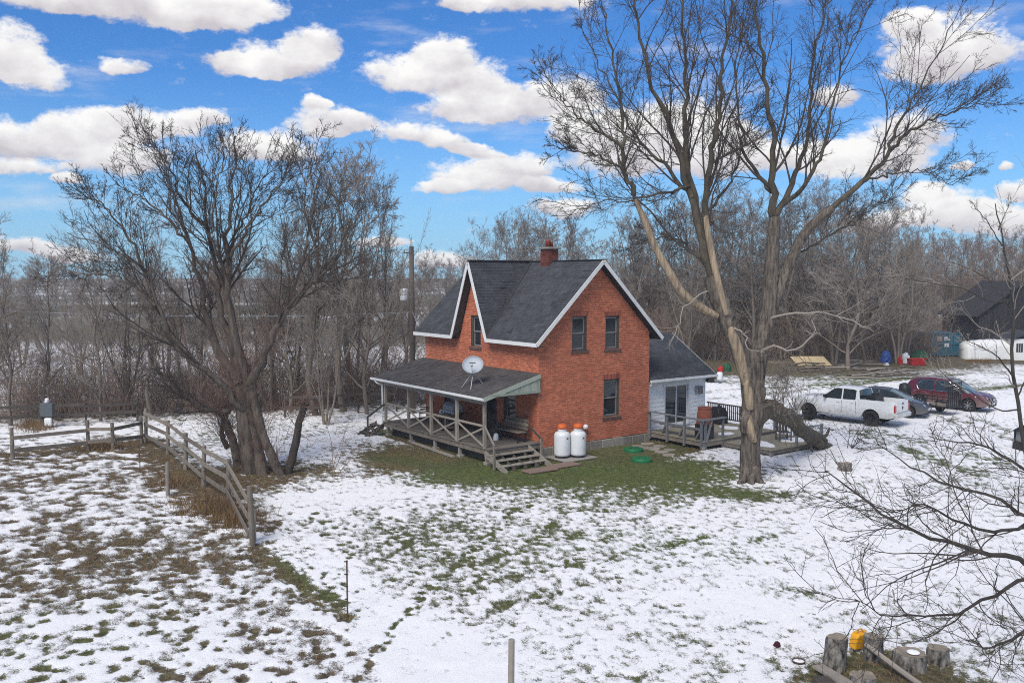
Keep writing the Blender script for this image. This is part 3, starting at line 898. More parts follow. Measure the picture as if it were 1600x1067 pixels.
# front porch: deck, posts, roof
PX, DZ = -2.70, 0.63
mb = MB()
for y in np.arange(-0.15, 8.7, 1.1): mb.box((PX + .06, y, DZ - .22), (-.02, y + .05, DZ - .035))
mb.box((PX, -0.2, DZ - .23), (PX + .05, 8.75, DZ - .036)); mb.box((PX + .05, -0.2, DZ - .23), (-.02, -.15, DZ - .036))
deck = mb.build('porch_deck', M['wood'], house)
bmesh_board = MB().box((PX - .03, 0, 0), (-.01, 0.138, 0.032)).mesh('porch_board', M['porchwood'])
y = -0.23
while y < 8.7:
    obj('deck_board', bmesh_board, deck, (R.uniform(-.012, .008), y, DZ - .033 + R.uniform(-.003, .003))); y += 0.146
for y in (0.1, 2.1, 4.1, 6.2, 8.4):
    mb = MB(); mb.box((PX + .04, y - .06, -.15), (PX + .16, y + .06, DZ - .235)); mb.build('deck_pier', M['wood_lt'], deck)
    mb = MB(); mb.box((PX + .0, y - .13, -.1), (PX + .26, y + .13, 0.07)); mb.build('pier_block', M['cap'], deck, bevel=.02)
mb = MB(); mb.beam((PX - .35, 1.9, .05), (PX - .2, 5.6, .09), .16, .07); mb.build('loose_plank', M['wood_lt'], deck)
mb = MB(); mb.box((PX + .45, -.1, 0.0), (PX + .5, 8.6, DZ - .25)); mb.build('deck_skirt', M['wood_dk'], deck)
PYS = (0.2, 2.25, 4.35, 6.35, 8.55)
proof_lo, proof_hi = 2.74, 3.52
mb = MB()
mb.prism([(-2.88, -0.12, proof_lo), (0.0, -0.12, proof_hi), (0.0, -0.12, proof_hi - .11), (-2.88, -0.12, proof_lo - .11)], (0, 9.60, 0))
pr_roof = mb.build('porch_roof', M['felt'], house)
sv_ = Vector((2.88, 0, proof_hi - proof_lo))
shingle_plane('shingle_courses', (-2.88, -0.12, proof_lo), (0, 1, 0), sv_.normalized(), 9.60, sv_.length, lambda p, q: True, pr_roof, 21).data.materials[0] = M['porch_shingle']
mb = MB(); mb.prism([(-2.99, 0, 2.72), (-2.885, 0, 2.72), (-2.885, 0, 2.63), (-2.93, 0, 2.60), (-2.99, 0, 2.64)], (0, 9.62, 0))
gut = mb.build('gutter', M['white'], pr_roof); gut.location = (0, -.13, 0)
mb = MB(); mb.tube([(-2.93, 9.1, 2.62), (-2.90, 8.95, 2.50), (-2.74, 8.70, 2.42), (-2.74, 8.68, .25)], .04, 8); mb.build('downspout', M['white'], pr_roof)
mb = MB(); mb.box((PX, 0.1, 2.42), (PX + .10, 8.65, 2.60)); mb.build('porch_beam', M['wood_lt'], pr_roof)
# right-hand end of the porch roof: rake board and vertical green boards
mb = MB(); mb.beam((-2.9, -.135, proof_lo - .08), (0.0, -.135, proof_hi - .08), .03, .17); mb.build('rake_board', M['greenboard'], pr_roof)
mb = MB(); mb.box((-2.55, -.152, 2.74), (0.0, -.122, 2.84)); mb.build('tie_board', M['greenboard'], pr_roof)
x = -2.0
while x < -0.02:
    top = proof_lo + (x + 2.88) / 2.88 * (proof_hi - proof_lo) - .14
    if top > 2.9:
        mb = MB(); mb.box((x, -.112, 2.76), (min(x + .132, 0), -.094, top)); mb.build('gable_board', M['greenboard'], pr_roof)
    x += .14
mb = MB(); mb.box((-2.6, -.09, 2.70), (0, -.06, 2.76)); mb.build('end_beam', M['wood_dk'], pr_roof)
for y in PYS:
    mb = MB(); mb.box((PX + .005, y - .06, DZ), (PX + .115, y + .06, 2.43)); mb.build('porch_post', M['wood_lt'], house)
for i in range(4):
    y0, y1 = PYS[i] + .06, PYS[i + 1] - .06
    mb = MB(); mb.box((PX + .035, y0, DZ + .86), (PX + .085, y1, DZ + .94)); rl = mb.build('porch_railing', M['wood_lt'], house)
    mb = MB(); mb.beam((PX + .05, y0, DZ + .06), (PX + .05, y1, DZ + .83), .03, .075); mb.build('cross_brace', M['wood_lt'], rl)
    mb = MB(); mb.beam((PX + .085, y0, DZ + .83), (PX + .085, y1, DZ + .06), .03, .075); mb.build('cross_brace', M['wood_lt'], rl)
# wide steps at the near end
def steps(x0, x1, along, n, rise, run, name, m_, y_start):
    mb = MB()
    for s in (x0, x1 - .05):
        pts = [(s, y_start, DZ - .02), (s, y_start, DZ - .25), (s, y_start - n * run + .1, -.1), (s, y_start - n * run - .1, -.1), (s, y_start - n * run - .1, .06)]
        mb.prism(pts, (.05, 0, 0))
    st = mb.build(name, m_, house)
    for k in range(1, n):
        z = DZ - rise * k
        for q in range(2):
            t_ = MB(); t_.box((x0 - .02, y_start - run * k - .06 + q * .15, z - .035), (x1 + .02, y_start - run * k + .08 + q * .15, z)); t_.build('tread', M['wood_lt'], st)
    for q in range(3):
        xx = x0 + (q + 1) * (x1 - x0) / 4
        r_ = MB(); r_.prism([(xx, y_start, DZ - .06), (xx, y_start, DZ - .3), (xx, y_start - n * run + .1, -.1), (xx, y_start - n * run + .1, .05)], (.04, 0, 0)); r_.build('stringer', M['wood_dk'], st)
    return st
st = steps(-2.95, -0.68, -1, 4, 0.158, 0.36, 'porch_steps', M['wood_lt'], -0.235)
for xx in (-3.0, -.62):
    mb = MB(); mb.box((xx - .04, -1.02, -.1), (xx + .04, -.94, 0.98)); mb.build('handrail_post', M['wood'], st)
mb = MB(); mb.beam((-2.66, .16, 1.53), (-2.96, -1.02, .82), .05, .09); mb.build('handrail', M['wood_lt'], st)
mb = MB(); mb.beam((-.62, -.25, 1.35), (-.62, -1.05, .92), .05, .08); mb.build('handrail', M['wood_dk'], st)
# narrow steps at the far end of the porch front
mb = MB()
for q in range(2):
    yy = 8.60 + q * .75
    mb.prism([(PX - .01, yy, DZ - .05), (PX - .01, yy, DZ - .3), (PX - .9, yy, -.1), (PX - 1.05, yy, -.1), (PX - 1.05, yy, .05)], (0, .05, 0))
st2 = mb.build('side_steps', M['wood_dk'], house)
for k in range(1, 4):
    mb = MB(); mb.box((PX - .27 * k - .12, 8.56, DZ - .158 * k - .035), (PX - .27 * k + .15, 9.44, DZ - .158 * k)); mb.build('tread', M['wood_dk'], st2)
mb = MB(); mb.box((PX - .95, 8.52, -.1), (PX - .88, 8.59, 0.95)); mb.build('handrail_post', M['wood_dk'], st2)
mb = MB(); mb.beam((PX, 8.55, 1.50), (PX - .95, 8.55, .93), .05, .09); mb.build('handrail', M['wood_dk'], st2)

# white side wing with patio door
WY, WX1, WE = 0.30, 10.72, 2.72
DOOR = (7.92, 9.52, 0.44, 2.42)
mb = MB()
mb.box((HWID, WY + .02, 0), (DOOR[0], WY + .18, WE)); mb.box((DOOR[1], WY + .02, 0), (WX1, WY + .18, WE)); mb.box((DOOR[0], WY + .02, DOOR[3]), (DOOR[1], WY + .18, WE)); mb.box((DOOR[0], WY + .02, 0), (DOOR[1], WY + .18, DOOR[2]))
wing = mb.build('wing_wall', M['siding'], house)
mb = MB(); mb.prism([(WX1, WY + .02, 0), (WX1, 5.6, 0), (WX1, 5.6, WE), (WX1, 2.95, WE + 1.95), (WX1, WY + .02, WE)], (-.15, 0, 0)); mb.build('wing_end_wall', M['siding'], house)
mb = MB(); mb.box((HWID + .01, 5.6, 0), (WX1, 5.75, WE)); mb.build('wing_rear_wall', M['siding'], house)
z = 0.30
while z < WE - .05:
    iv = [(HWID + .1, WX1 - .06)]
    if DOOR[2] - .12 < z < DOOR[3] + .02: iv = [(HWID + .1, DOOR[0] - .10), (DOOR[1] + .10, WX1 - .06)]
    for p, q in iv:
        mb = MB(); h_ = min(.195, WE - z)
        mb.add([(p, WY - .012, z), (q, WY - .012, z), (q, WY + .006, z + h_), (p, WY + .006, z + h_), (p, WY + .02, z), (q, WY + .02, z), (q, WY + .02, z + h_), (p, WY + .02, z + h_)], MB.BOX)
        mb.build('siding_board', M['siding'], wing)
    z += .195
mb = MB(); mb.box((HWID + .01, WY - .02, .2), (HWID + .10, WY + .02, WE)); mb.build('corner_board', M['white'], wing)
mb = MB(); mb.box((WX1 - .06, WY - .02, .2), (WX1 + .02, WY + .02, WE)); mb.build('corner_board', M['white'], wing)
a, b, c, d = DOOR
mb = MB()
for (u0, u1, z0, z1) in ((a - .1, a, c, d + .1), (b, b + .1, c, d + .1), (a, b, d, d + .1), (a, b, c - .04, c + .05)): mb.box((u0, WY - .03, z0), (u1, WY + .1, z1))
pd = mb.build('patio_door', M['white'], house)
mid = (a + b) / 2
for (u0, u1, dep) in ((a, mid + .03, .03), (mid - .03, b, .06)):
    mb = MB()
    for (p, q, z0, z1) in ((u0, u0 + .06, c + .05, d), (u1 - .06, u1, c + .05, d), (u0 + .06, u1 - .06, d - .07, d), (u0 + .06, u1 - .06, c + .05, c + .14)): mb.box((p, WY + dep, z0), (q, WY + dep + .025, z1))
    mb.build('sash', M['white'], pd)
    mb = MB(); mb.box((u0 + .06, WY + dep + .008, c + .14), (u1 - .06, WY + dep + .016, d - .07)); mb.build('pane', M['glass'], pd)
mb = MB(); mb.box((mid + .12, WY + .13, c + 1.0), (b - .08, WY + .15, d - .1)); mb.build('blind', M['curtain'], pd)
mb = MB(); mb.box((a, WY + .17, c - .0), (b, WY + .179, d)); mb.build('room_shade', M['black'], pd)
mb = MB(); mb.box((10.0, WY - .16, 1.86), (10.42, WY - .013, 2.26)); vb = mb.build('wall_vent', M['grey'], house, bevel=.015)
for q in range(4):
    mb = MB(); mb.box((10.02, WY - .175, 1.90 + q * .09), (10.40, WY - .161, 1.95 + q * .09)); mb.build('louvre', M['rust'], vb)
# wing roof
WR, WYR = WE + 1.98, 2.95
wo_ = .38
mb = MB()
ys, zs = WY - wo_, WE - .02
mb.prism([(HWID + .02, ys, zs + .1), (HWID + .02, WYR, WR), (HWID + .02, 6.2, zs + .1), (HWID + .02, 6.2, zs), (HWID + .02, WYR, WR - .12), (HWID + .02, ys, zs)], (WX1 + .4 - HWID - .02, 0, 0))
wr = mb.build('wing_roof', M['felt'], house)
wv = Vector((0, WYR - ys, WR - zs - .1))
shingle_plane('shingle_courses', (HWID + .02, ys, zs + .1), (1, 0, 0), wv.normalized(), WX1 + .4 - HWID - .02, wv.length, lambda p, q: True, wr, 33)
mb = MB(); mb.prism([(0, ys - .11, zs + .10), (0, ys - .003, zs + .10), (0, ys - .003, zs + .0), (0, ys - .06, zs - .03), (0, ys - .11, zs + .0)], (WX1 + .42 - HWID - .0, 0, 0)); g2 = mb.build('gutter', M['white'], wr); g2.location = (HWID + .0, 0, 0)
mb = MB(); mb.beam((WX1 + .415, ys, zs + .03), (WX1 + .415, WYR, WR - .06), .02, .14); mb.build('rake_board', M['white'], wr)
mb = MB(); mb.tube([(HWID + .09, ys - .06, zs), (HWID + .09, ys + .0, zs - .12), (HWID + .06, WY - .07, zs - .3), (HWID + .06, WY - .07, .15), (HWID + .06, WY - .25, .06)], .042, 8); mb.build('downspout', M['white'], wr)
# white regulator on the gable wall
mb = MB(); mb.lathe([(.05, 0), (.11, .03), (.11, .16), (.06, .21), (.03, .22)], 12, (2.52, -.14, .93)); rg = mb.build('gas_regulator', M['tank'], house, smooth=True)
mb = MB(); mb.tube([(2.52, -.14, .93), (2.52, -.12, .1)], .02, 6); mb.build('pipe', M['rust'], rg)
# ---------------------------------------------------------------- trees
def interp_along(P, t):
    """P (B,N,C), t (B,m) in 0..1 -> (B,m,C)"""
    n = P.shape[1]
    f_ = np.clip(t, 0, 0.9999) * (n - 1)
    i = f_.astype(int); w = (f_ - i)[..., None]
    B = np.arange(P.shape[0])[:, None]
    return P[B, i] * (1 - w) + P[B, i + 1] * w
def nrm(v):
    return v / (np.linalg.norm(v, axis=-1, keepdims=True) + 1e-9)
def grow(rng, P, R_, m, ln, ang, N, up=0.0, wander=0.15, t0=0.2, t1=1.0, tip=0.3, rr=0.6, rmin=0.003, taper=0.55, lenabs=None, rmax=None):
    B, n, _ = P.shape
    t = rng.uniform(t0, t1, (B, m))
    p = interp_along(P, t).reshape(-1, 3)
    T = nrm(np.gradient(P, axis=1))
    d0 = nrm(interp_along(T, t)).reshape(-1, 3)
    r0 = interp_along(R_[..., None], t).reshape(-1) * rr * rng.uniform(0.7, 1.1, B * m)
    plen = np.linalg.norm(np.diff(P, axis=1), axis=2).sum(1)
    if lenabs is not None:
        L_ = rng.uniform(*lenabs, B * m) * (1.15 - taper * t.reshape(-1))
    else:
        L_ = np.repeat(plen, m) * rng.uniform(*ln, B * m) * (1.15 - taper * t.reshape(-1))
    perp = rng.normal(size=d0.shape)
    perp = nrm(perp - (perp * d0).sum(1, keepdims=True) * d0)
    a = np.radians(rng.uniform(*ang, B * m))[:, None]
    d = nrm(np.cos(a) * d0 + np.sin(a) * perp)
    out = np.empty((B * m, N, 3)); rad = np.empty((B * m, N))
    if rmax: r0 = np.minimum(r0, rmax)
    r0 = np.maximum(r0, rmin)
    for k in range(N):
        out[:, k] = p
        rad[:, k] = np.maximum(r0 * (1 - (1 - tip) * k / (N - 1)), rmin * 0.7)
        d = nrm(d + rng.normal(size=d.shape) * wander + np.array([0, 0, up]))
        p = p + d * (L_ / (N - 1))[:, None]
    return out, rad
def tubes(P, R_, S, bump=0.0, rng=None):
    B, N, _ = P.shape
    T = nrm(np.gradient(P, axis=1))
    mean = nrm(P[:, -1] - P[:, 0])
    ref = np.where(np.abs(mean[:, 2:3]) > 0.8, np.array([[1.0, 0.15, 0]]), np.array([[0.1, 0.0, 1.0]]))[:, None, :]
    a = nrm(np.cross(T, ref)); b = nrm(np.cross(T, a))
    th = np.arange(S) * 2 * np.pi / S
    rad = R_[:, :, None] * np.ones(S)
    if bump and rng is not None:
        ridge = rng.normal(size=(B, 1, S)) * 0.6 + rng.normal(size=(B, N, S)) * 0.6
        rad = rad * (1 + bump * ridge)
    V = P[:, :, None, :] + rad[..., None] * (a[:, :, None, :] * np.cos(th)[:, None] + b[:, :, None, :] * np.sin(th)[:, None])
    idx = np.arange(B * N * S).reshape(B, N, S)
    q0 = idx[:, :-1, :]; q1 = idx[:, 1:, :]
    Q = np.stack([q0, np.roll(q0, -1, 2), np.roll(q1, -1, 2), q1], -1).reshape(-1, 4)
    return V.reshape(-1, 3), Q
def rough_tubes(P, R_, S, amp=.12, ku=2.2, kv=.9, seed=0):
    B, N, _ = P.shape
    T = nrm(np.gradient(P, axis=1))
    mean = nrm(P[:, -1] - P[:, 0])
    ref = np.where(np.abs(mean[:, 2:3]) > 0.8, np.array([[1.0, 0.15, 0]]), np.array([[0.1, 0.0, 1.0]]))[:, None, :]
    a = nrm(np.cross(T, ref)); b = nrm(np.cross(T, a))
    th = np.arange(S) * 2 * np.pi / S
    L_ = np.concatenate([np.zeros((B, 1)), np.cumsum(np.linalg.norm(np.diff(P, axis=1), axis=2), 1)], 1)[..., None]
    off = np.arange(B)[:, None, None] * 13.7
    c, s_ = np.cos(th)[None, None], np.sin(th)[None, None]
    n1 = fbm(c * ku * 2 + L_ * kv * .35 + off, s_ * ku * 2 - L_ * kv * .22 + off, 3, seed, .55)
    n2 = vnoise(c * ku * .6 + L_ * .9 + off, s_ * ku * .6 + L_ * .5, seed + 9)
    rad = R_[..., None] * (1 + amp * 2 * (np.abs(2 * n1 - 1) - .25) + amp * 1.3 * (n2 - .5))
    V = P[:, :, None, :] + rad[..., None] * (a[:, :, None, :] * np.cos(th)[:, None] + b[:, :, None, :] * np.sin(th)[:, None])
    idx = np.arange(B * N * S).reshape(B, N, S)
    q0 = idx[:, :-1, :]; q1 = idx[:, 1:, :]
    Q = np.stack([q0, np.roll(q0, -1, 2), np.roll(q1, -1, 2), q1], -1).reshape(-1, 4)
    return V.reshape(-1, 3), Q
def join(parts):
    Vs, Qs, o = [], [], 0
    for V, Q in parts:
        Vs.append(V); Qs.append(Q + o); o += len(V)
    return np.concatenate(Vs), np.concatenate(Qs)
def resample(pts, rads, N, rng=None, jit=0.0):
    pts = np.array([tuple(p) for p in pts], float)
    rads = np.array(rads, float)
    n = len(pts)
    ext = np.vstack([2 * pts[0] - pts[1], pts, 2 * pts[-1] - pts[-2]])
    u = np.linspace(0, n - 1 - 1e-6, N); i = u.astype(int); f_ = (u - i)[:, None]
    p0, p1, p2, p3 = ext[i], ext[i + 1], ext[i + 2], ext[i + 3]
    out = 0.5 * (2 * p1 + (p2 - p0) * f_ + (2 * p0 - 5 * p1 + 4 * p2 - p3) * f_ ** 2 + (3 * p1 - p0 - 3 * p2 + p3) * f_ ** 3)
    if rng is not None and jit:
        out[1:-1] += rng.normal(size=(N - 2, 3)) * jit
    return out, np.interp(u, np.arange(n), rads)

def limbs_from(rng, specs, N, jit, pw=1.0):
    """specs: list of ([(px,py,depth)...], r0, r1)"""
    P, R_ = [], []
    for pts, r0, r1 in specs:
        w = [at(*q) for q in pts]
        p, r = resample(w, r1 + (r0 - r1) * (1 - np.linspace(0, 1, len(w))) ** pw, N, rng, jit)
        P.append(p); R_.append(r)
    return np.array(P), np.array(R_)

def rebase(V, base):
    return V - np.array([base.x, base.y, base.z])

# --- the big half-dead tree in front of the wing
def hero_tree():
    rng = np.random.default_rng(11)
    base = on_ground(1172, 752); D = base.y
    t = thing('old_tree', 'huge half-dead tree with split pale trunk and spreading bare crown in the yard', 'tree', base)
    # trunk with burls
    tp = [(1173, 762, D), (1172, 740, D), (1172, 700, D), (1174, 665, D), (1177, 630, D), (1176, 598, D - .1), (1176, 565, D), (1176, 545, D)]
    P, R_ = limbs_from(rng, [(tp, 0.5, 0.5)], 80, 0.004)
    prof = np.interp(np.linspace(0, 1, 80), [0, .06, .15, .35, .45, .5, .6, .75, .9, 1], [.50, .40, .33, .32, .39, .42, .38, .37, .38, .33])
    R_[:] = prof
    Rn = R_ * (1 + .10 * np.sin(np.linspace(0, 9, 80)) * np.linspace(.2, 1, 80))
    parts = [rough_tubes(P, Rn, 48, .22, 2.2, 1.0, 5)]
    # burls and root flares
    bur = [([(1164, 672, D - .25), (1164, 655, D - .38), (1167, 640, D - .30)], .17, .15), ([(1186, 628, D - .2), (1190, 612, D - .3), (1186, 596, D - .2)], .17, .15),
           ([(1170, 728, D - .1), (1160, 750, D - .35), (1150, 762, D - .6)], .24, .05), ([(1176, 728, D - .1), (1186, 750, D - .3), (1200, 762, D - .5)], .24, .05), ([(1172, 732, D), (1174, 756, D - .45), (1176, 770, D - .8)], .2, .04)]
    Pb_, Rb_ = limbs_from(rng, bur, 14, .01)
    parts.append(rough_tubes(Pb_, Rb_, 18, .2, 1.6, 1.0, 12))
    lower = [  # the forks just above the trunk
        ([(1176, 610, D), (1160, 560, D - .2), (1143, 515, D - .3), (1128, 480, D - .4), (1112, 430, D - .3)], .34, .30),
        ([(1178, 600, D), (1188, 545, D + .1), (1196, 500, D + .2), (1203, 450, D + .2), (1208, 390, D + .2), (1210, 340, D + .3)], .34, .20),
        ([(1190, 540, D), (1212, 470, D + .2), (1232, 415, D + .2), (1258, 365, D + .1), (1300, 325, D - .2)], .22, .15),
    ]
    P2, R2 = limbs_from(rng, lower, 44, 0.012)
    parts.append(rough_tubes(P2, R2, 26, .15, 1.6, .9, 6))
    V, Q = join(parts)
    trunk = obj('trunk', fast_mesh('old_tree_trunk', rebase(V, base), Q, M['bark']), t)
    # torn, peeled wood along the lower forks
    bare = [
        ([(1165, 600, D - .28), (1156, 560, D - .42), (1147, 530, D - .5), (1137, 505, D - .5)], .20, .16),
        ([(1172, 640, D - .35), (1170, 615, D - .36), (1166, 590, D - .34)], .17, .14),
        ([(1135, 492, D - .7), (1122, 440, D - .65), (1112, 395, D - .6), (1104, 350, D - .55), (1102, 320, D - .5)], .13, .09),
        ([(1120, 494, D - .6), (1092, 478, D - .9), (1066, 458, D - 1.2), (1045, 425, D - 1.4), (1025, 388, D - 1.5), (1005, 340, D - 1.6), (990, 305, D - 1.6)], .17, .10),
        ([(1178, 690, D - .3), (1171, 668, D - .40), (1170, 648, D - .38)], .16, .13),
    ]
    P3, R3 = limbs_from(rng, bare, 34, 0.002)
    R3 = R3 * (0.45 + 0.62 * np.sin(np.linspace(0.05, 1, 34) * np.pi) ** .5)
    V, Q = rough_tubes(P3, R3, 20, .16, 1.8, .35, 7)
    tag(obj('peeled_wood', fast_mesh('old_tree_peeled', rebase(V, base), Q, M['bare']), trunk), label='pale barkless wood on the broken stems')
    tag(obj('broken_limb', fast_mesh('x', np.zeros((3, 3)), np.array([[0, 1, 2]]), M['bark']), trunk)) if False else None
    # torn limb hanging to the ground behind the deck
    fl = [
        ([(1172, 660, D), (1190, 643, D + .3), (1205, 638, D + .8), (1222, 648, D + 1.8), (1236, 653, D + 2.8), (1252, 672, D + 4.2), (1263, 678, D + 5.0), (1284, 697, D + 6.4), (1296, 700, D + 7.2)], .38, .25),
        ([(1205, 640, D + .9), (1222, 640, D + 1.6), (1238, 650, D + 2.4), (1248, 655, D + 3.0)], .16, .10),
        ([(1245, 668, D + 4.0), (1262, 688, D + 4.6), (1270, 706, D + 5.0)], .14, .03),
        ([(1262, 678, D + 5.0), (1280, 680, D + 5.6), (1292, 690, D + 6.2)], .18, .06),
        ([(1280, 692, D + 6.2), (1292, 678, D + 6.6), (1296, 668, D + 6.8)], .10, .03),
    ]
    Pf, Rf = limbs_from(rng, fl, 40, 0.008)
    Pf1, Rf1 = grow(rng, Pf, Rf, 16, None, (30, 85), 6, up=.05, wander=.25, t0=.25, rr=.08, rmin=.008, lenabs=(.4, 1.5))
    V, Q = rough_tubes(Pf, Rf, 22, .20, 1.6, 1.4, 16)
    tag(obj('torn_limb', fast_mesh('old_tree_torn_limb', rebase(V, base), Q, M['bark_moss']), trunk), label='torn mossy limb drooping to the ground')
    V, Q = tubes(Pf1, Rf1, 3)
    tag(obj('limb_twigs', fast_mesh('old_tree_limb_twigs', rebase(V, base), Q, M['twig']), trunk), kind='stuff')
    # main limbs of the crown
    L0 = [
        ([(1132, 490, D - .35), (1112, 430, D - .3), (1098, 385, D - .2), (1088, 335, D), (1070, 265, D + .1), (1045, 195, D - .4), (1018, 130, D - .8), (1000, 60, D - 1.2), (988, -20, D - 1.4)], .30, .05),
        ([(1090, 340, D), (1074, 270, D + .6), (1070, 200, D + 1.2), (1072, 120, D + 1.7), (1066, 40, D + 2.2), (1072, -50, D + 2.4)], .20, .045),
        ([(1100, 380, D - .1), (1104, 300, D - .8), (1112, 235, D - 1.4), (1126, 175, D - 1.7), (1128, 100, D - 2.2), (1142, 20, D - 2.5), (1140, -50, D - 2.8)], .18, .04),
        ([(990, 305, D - 1.6), (976, 265, D - 1.7), (972, 200, D - 1.5), (966, 130, D - 1.6), (956, 70, D - 1.8), (940, 10, D - 2)], .12, .03),
        ([(980, 275, D - 1.7), (945, 248, D - 2.0), (905, 238, D - 2.4), (872, 232, D - 2.6)], .07, .02),
        ([(974, 232, D - 1.7), (935, 205, D - 1.3), (900, 180, D - .9), (872, 145, D - .6), (842, 105, D - .4)], .07, .015),
        ([(1082, 310, D), (1040, 262, D + 1.2), (1000, 220, D + 2.2), (965, 160, D + 2.8), (935, 100, D + 3.3), (910, 50, D + 3.4)], .11, .025),
        ([(1078, 290, D), (1045, 300, D - .9), (1000, 310, D - 1.6), (950, 312, D - 2.2), (890, 330, D - 2.8)], .08, .015),
        ([(1210, 340, D + .3), (1206, 290, D + .3), (1210, 225, D), (1200, 150, D - .4), (1190, 80, D - .5), (1182, 10, D - .7), (1178, -50, D - .8)], .19, .04),
        ([(1211, 340, D + .3), (1234, 292, D + .9), (1252, 250, D + 1.3), (1264, 195, D + 1.7), (1268, 120, D + 2.2), (1280, 50, D + 2.5), (1296, -20, D + 2.7)], .16, .035),
        ([(1222, 320, D + .5), (1262, 285, D - .4), (1285, 230, D - 1), (1300, 165, D - 1.5), (1320, 95, D - 1.8), (1345, 35, D - 2)], .12, .025),
        ([(1300, 325, D - .2), (1345, 285, D - .5), (1382, 250, D - .6), (1396, 215, D - .6), (1412, 178, D - .5), (1438, 135, D - .4), (1465, 85, D - .2), (1490, 35, D)], .14, .02),
        ([(1390, 235, D - .6), (1430, 200, D - 1.2), (1480, 178, D - 1.6), (1525, 165, D - 2), (1565, 163, D - 2.3)], .09, .012),
        ([(1345, 285, D - .5), (1395, 272, D + .6), (1440, 268, D + 1.2), (1490, 290, D + 1.7)], .06, .012),
        ([(1240, 400, D + .2), (1290, 372, D + 1.4), (1345, 340, D + 2.4), (1390, 310, D + 3)], .07, .015),
        ([(1206, 300, D + .3), (1170, 250, D + 1.3), (1155, 190, D + 1.9), (1150, 110, D + 2.4), (1160, 30, D + 2.7)], .11, .025),
        ([(1105, 330, D - .1), (1140, 285, D + .9), (1160, 230, D + 1.4), (1175, 180, D + 1.8)], .08, .02),
        ([(1110, 420, D - .3), (1075, 385, D + .8), (1040, 370, D + 1.5), (1000, 380, D + 2)], .09, .02),
    ]
    P0, R0 = limbs_from(rng, L0, 24, 0.05, 1.5)
    R0 = R0 * 0.78
    V, Q = rough_tubes(P0, R0, 10, .10, 1.2, 1.0, 8)
    obj('main_limbs', fast_mesh('old_tree_limbs', rebase(V, base), Q, M['bark_moss']), t)
    # dead side branches low on the trunk
    dead = [
        ([(1198, 500, D + .1), (1230, 490, D - .5), (1270, 488, D - .8), (1305, 492, D - .9), (1345, 508, D - 1.2), (1365, 518, D - 1.3)], .05, .012),
        ([(1190, 548, D - .2), (1212, 538, D - .6), (1236, 548, D - .8), (1258, 535, D - 1), (1274, 518, D - 1), (1268, 500, D - 1)], .05, .02),
        ([(1142, 510, D - .5), (1160, 520, D - .9), (1170, 545, D - 1), (1195, 550, D - 1.1)], .035, .012),
        ([(1105, 455, D - .9), (1070, 480, D - 1.6), (1058, 515, D - 1.9), (1045, 540, D - 2)], .03, .008),
    ]
    Pd, Rd = limbs_from(rng, dead, 12, 0.03)
    Pd1, Rd1 = grow(rng, Pd, Rd, 9, (.15, .4), (30, 80), 6, up=-.05, wander=.25, rmin=.006)
    V, Q = join([tubes(Pd, Rd, 6), tubes(Pd1, Rd1, 4)])
    obj('dead_branches', fast_mesh('old_tree_dead', rebase(V, base), Q, M['pale_twig']), t)
    P1, R1 = grow(rng, P0, R0, 15, (.22, .46), (18, 48), 9, up=.05, wander=.10, t0=.12, rr=.45, rmin=.013, rmax=.05, taper=.45)
    P2, R2 = grow(rng, P1, R1, 8, (.25, .55), (20, 55), 7, up=.03, wander=.14, t0=.15, rr=.6, rmin=.008)
    P3, R3 = grow(rng, P2, R2, 6, (.3, .6), (20, 55), 5, up=.02, wander=.16, t0=.15, rr=.7, rmin=.006)
    P4, R4 = grow(rng, P3[::1], R3[::1], 2, (.35, .7), (20, 55), 3, wander=.2, t0=.2, rr=.8, rmin=.005)
    V, Q = join([tubes(P1, R1, 6), tubes(P2, R2, 4), tubes(P3, R3, 3), tubes(P4, R4, 3)])
    obj('crown', fast_mesh('old_tree_crown', rebase(V, base), Q, M['twig']), t)
    # tangle of vine twigs hanging by the fallen limb
    c = at(1226, 580, D - .9)
    st_ = rng.normal(size=(60, 3)) * np.array([.35, .35, .55]) + np.array(c)
    Pv = np.stack([st_, st_ + rng.normal(size=(60, 3)) * .18 + [0, 0, -.25], st_ + rng.normal(size=(60, 3)) * .3 + [0, 0, -.6]], 1)
    Rv = np.tile(np.array([[.012, .009, .006]]), (60, 1))
    Pv1, Rv1 = grow(rng, Pv, Rv, 6, (.3, .7), (30, 80), 4, wander=.35, rmin=.005)
    Ps = at(1222, 645, D - .6)
    sp = np.tile(np.array(Ps), (10, 1)) + rng.normal(size=(10, 3)) * [.3, .2, .05]
    Psp, Rsp = np.stack([sp, sp + rng.normal(size=(10, 3)) * .15 + [0, 0, .4], sp + rng.normal(size=(10, 3)) * .4 + [0, 0, .9]], 1), np.tile(np.array([[.02, .014, .006]]), (10, 1))
    Psp1, Rsp1 = grow(rng, Psp, Rsp, 8, (.3, .7), (25, 70), 5, wander=.25, rmin=.005)
    V, Q = join([tubes(Pv, Rv, 4), tubes(Pv1, Rv1, 3), tubes(Psp, Rsp, 4), tubes(Psp1, Rsp1, 3)])
    obj('hanging_twigs', fast_mesh('old_tree_vine', rebase(V, base), Q, M['bg_bark']), t)
    return t
hero_tree()

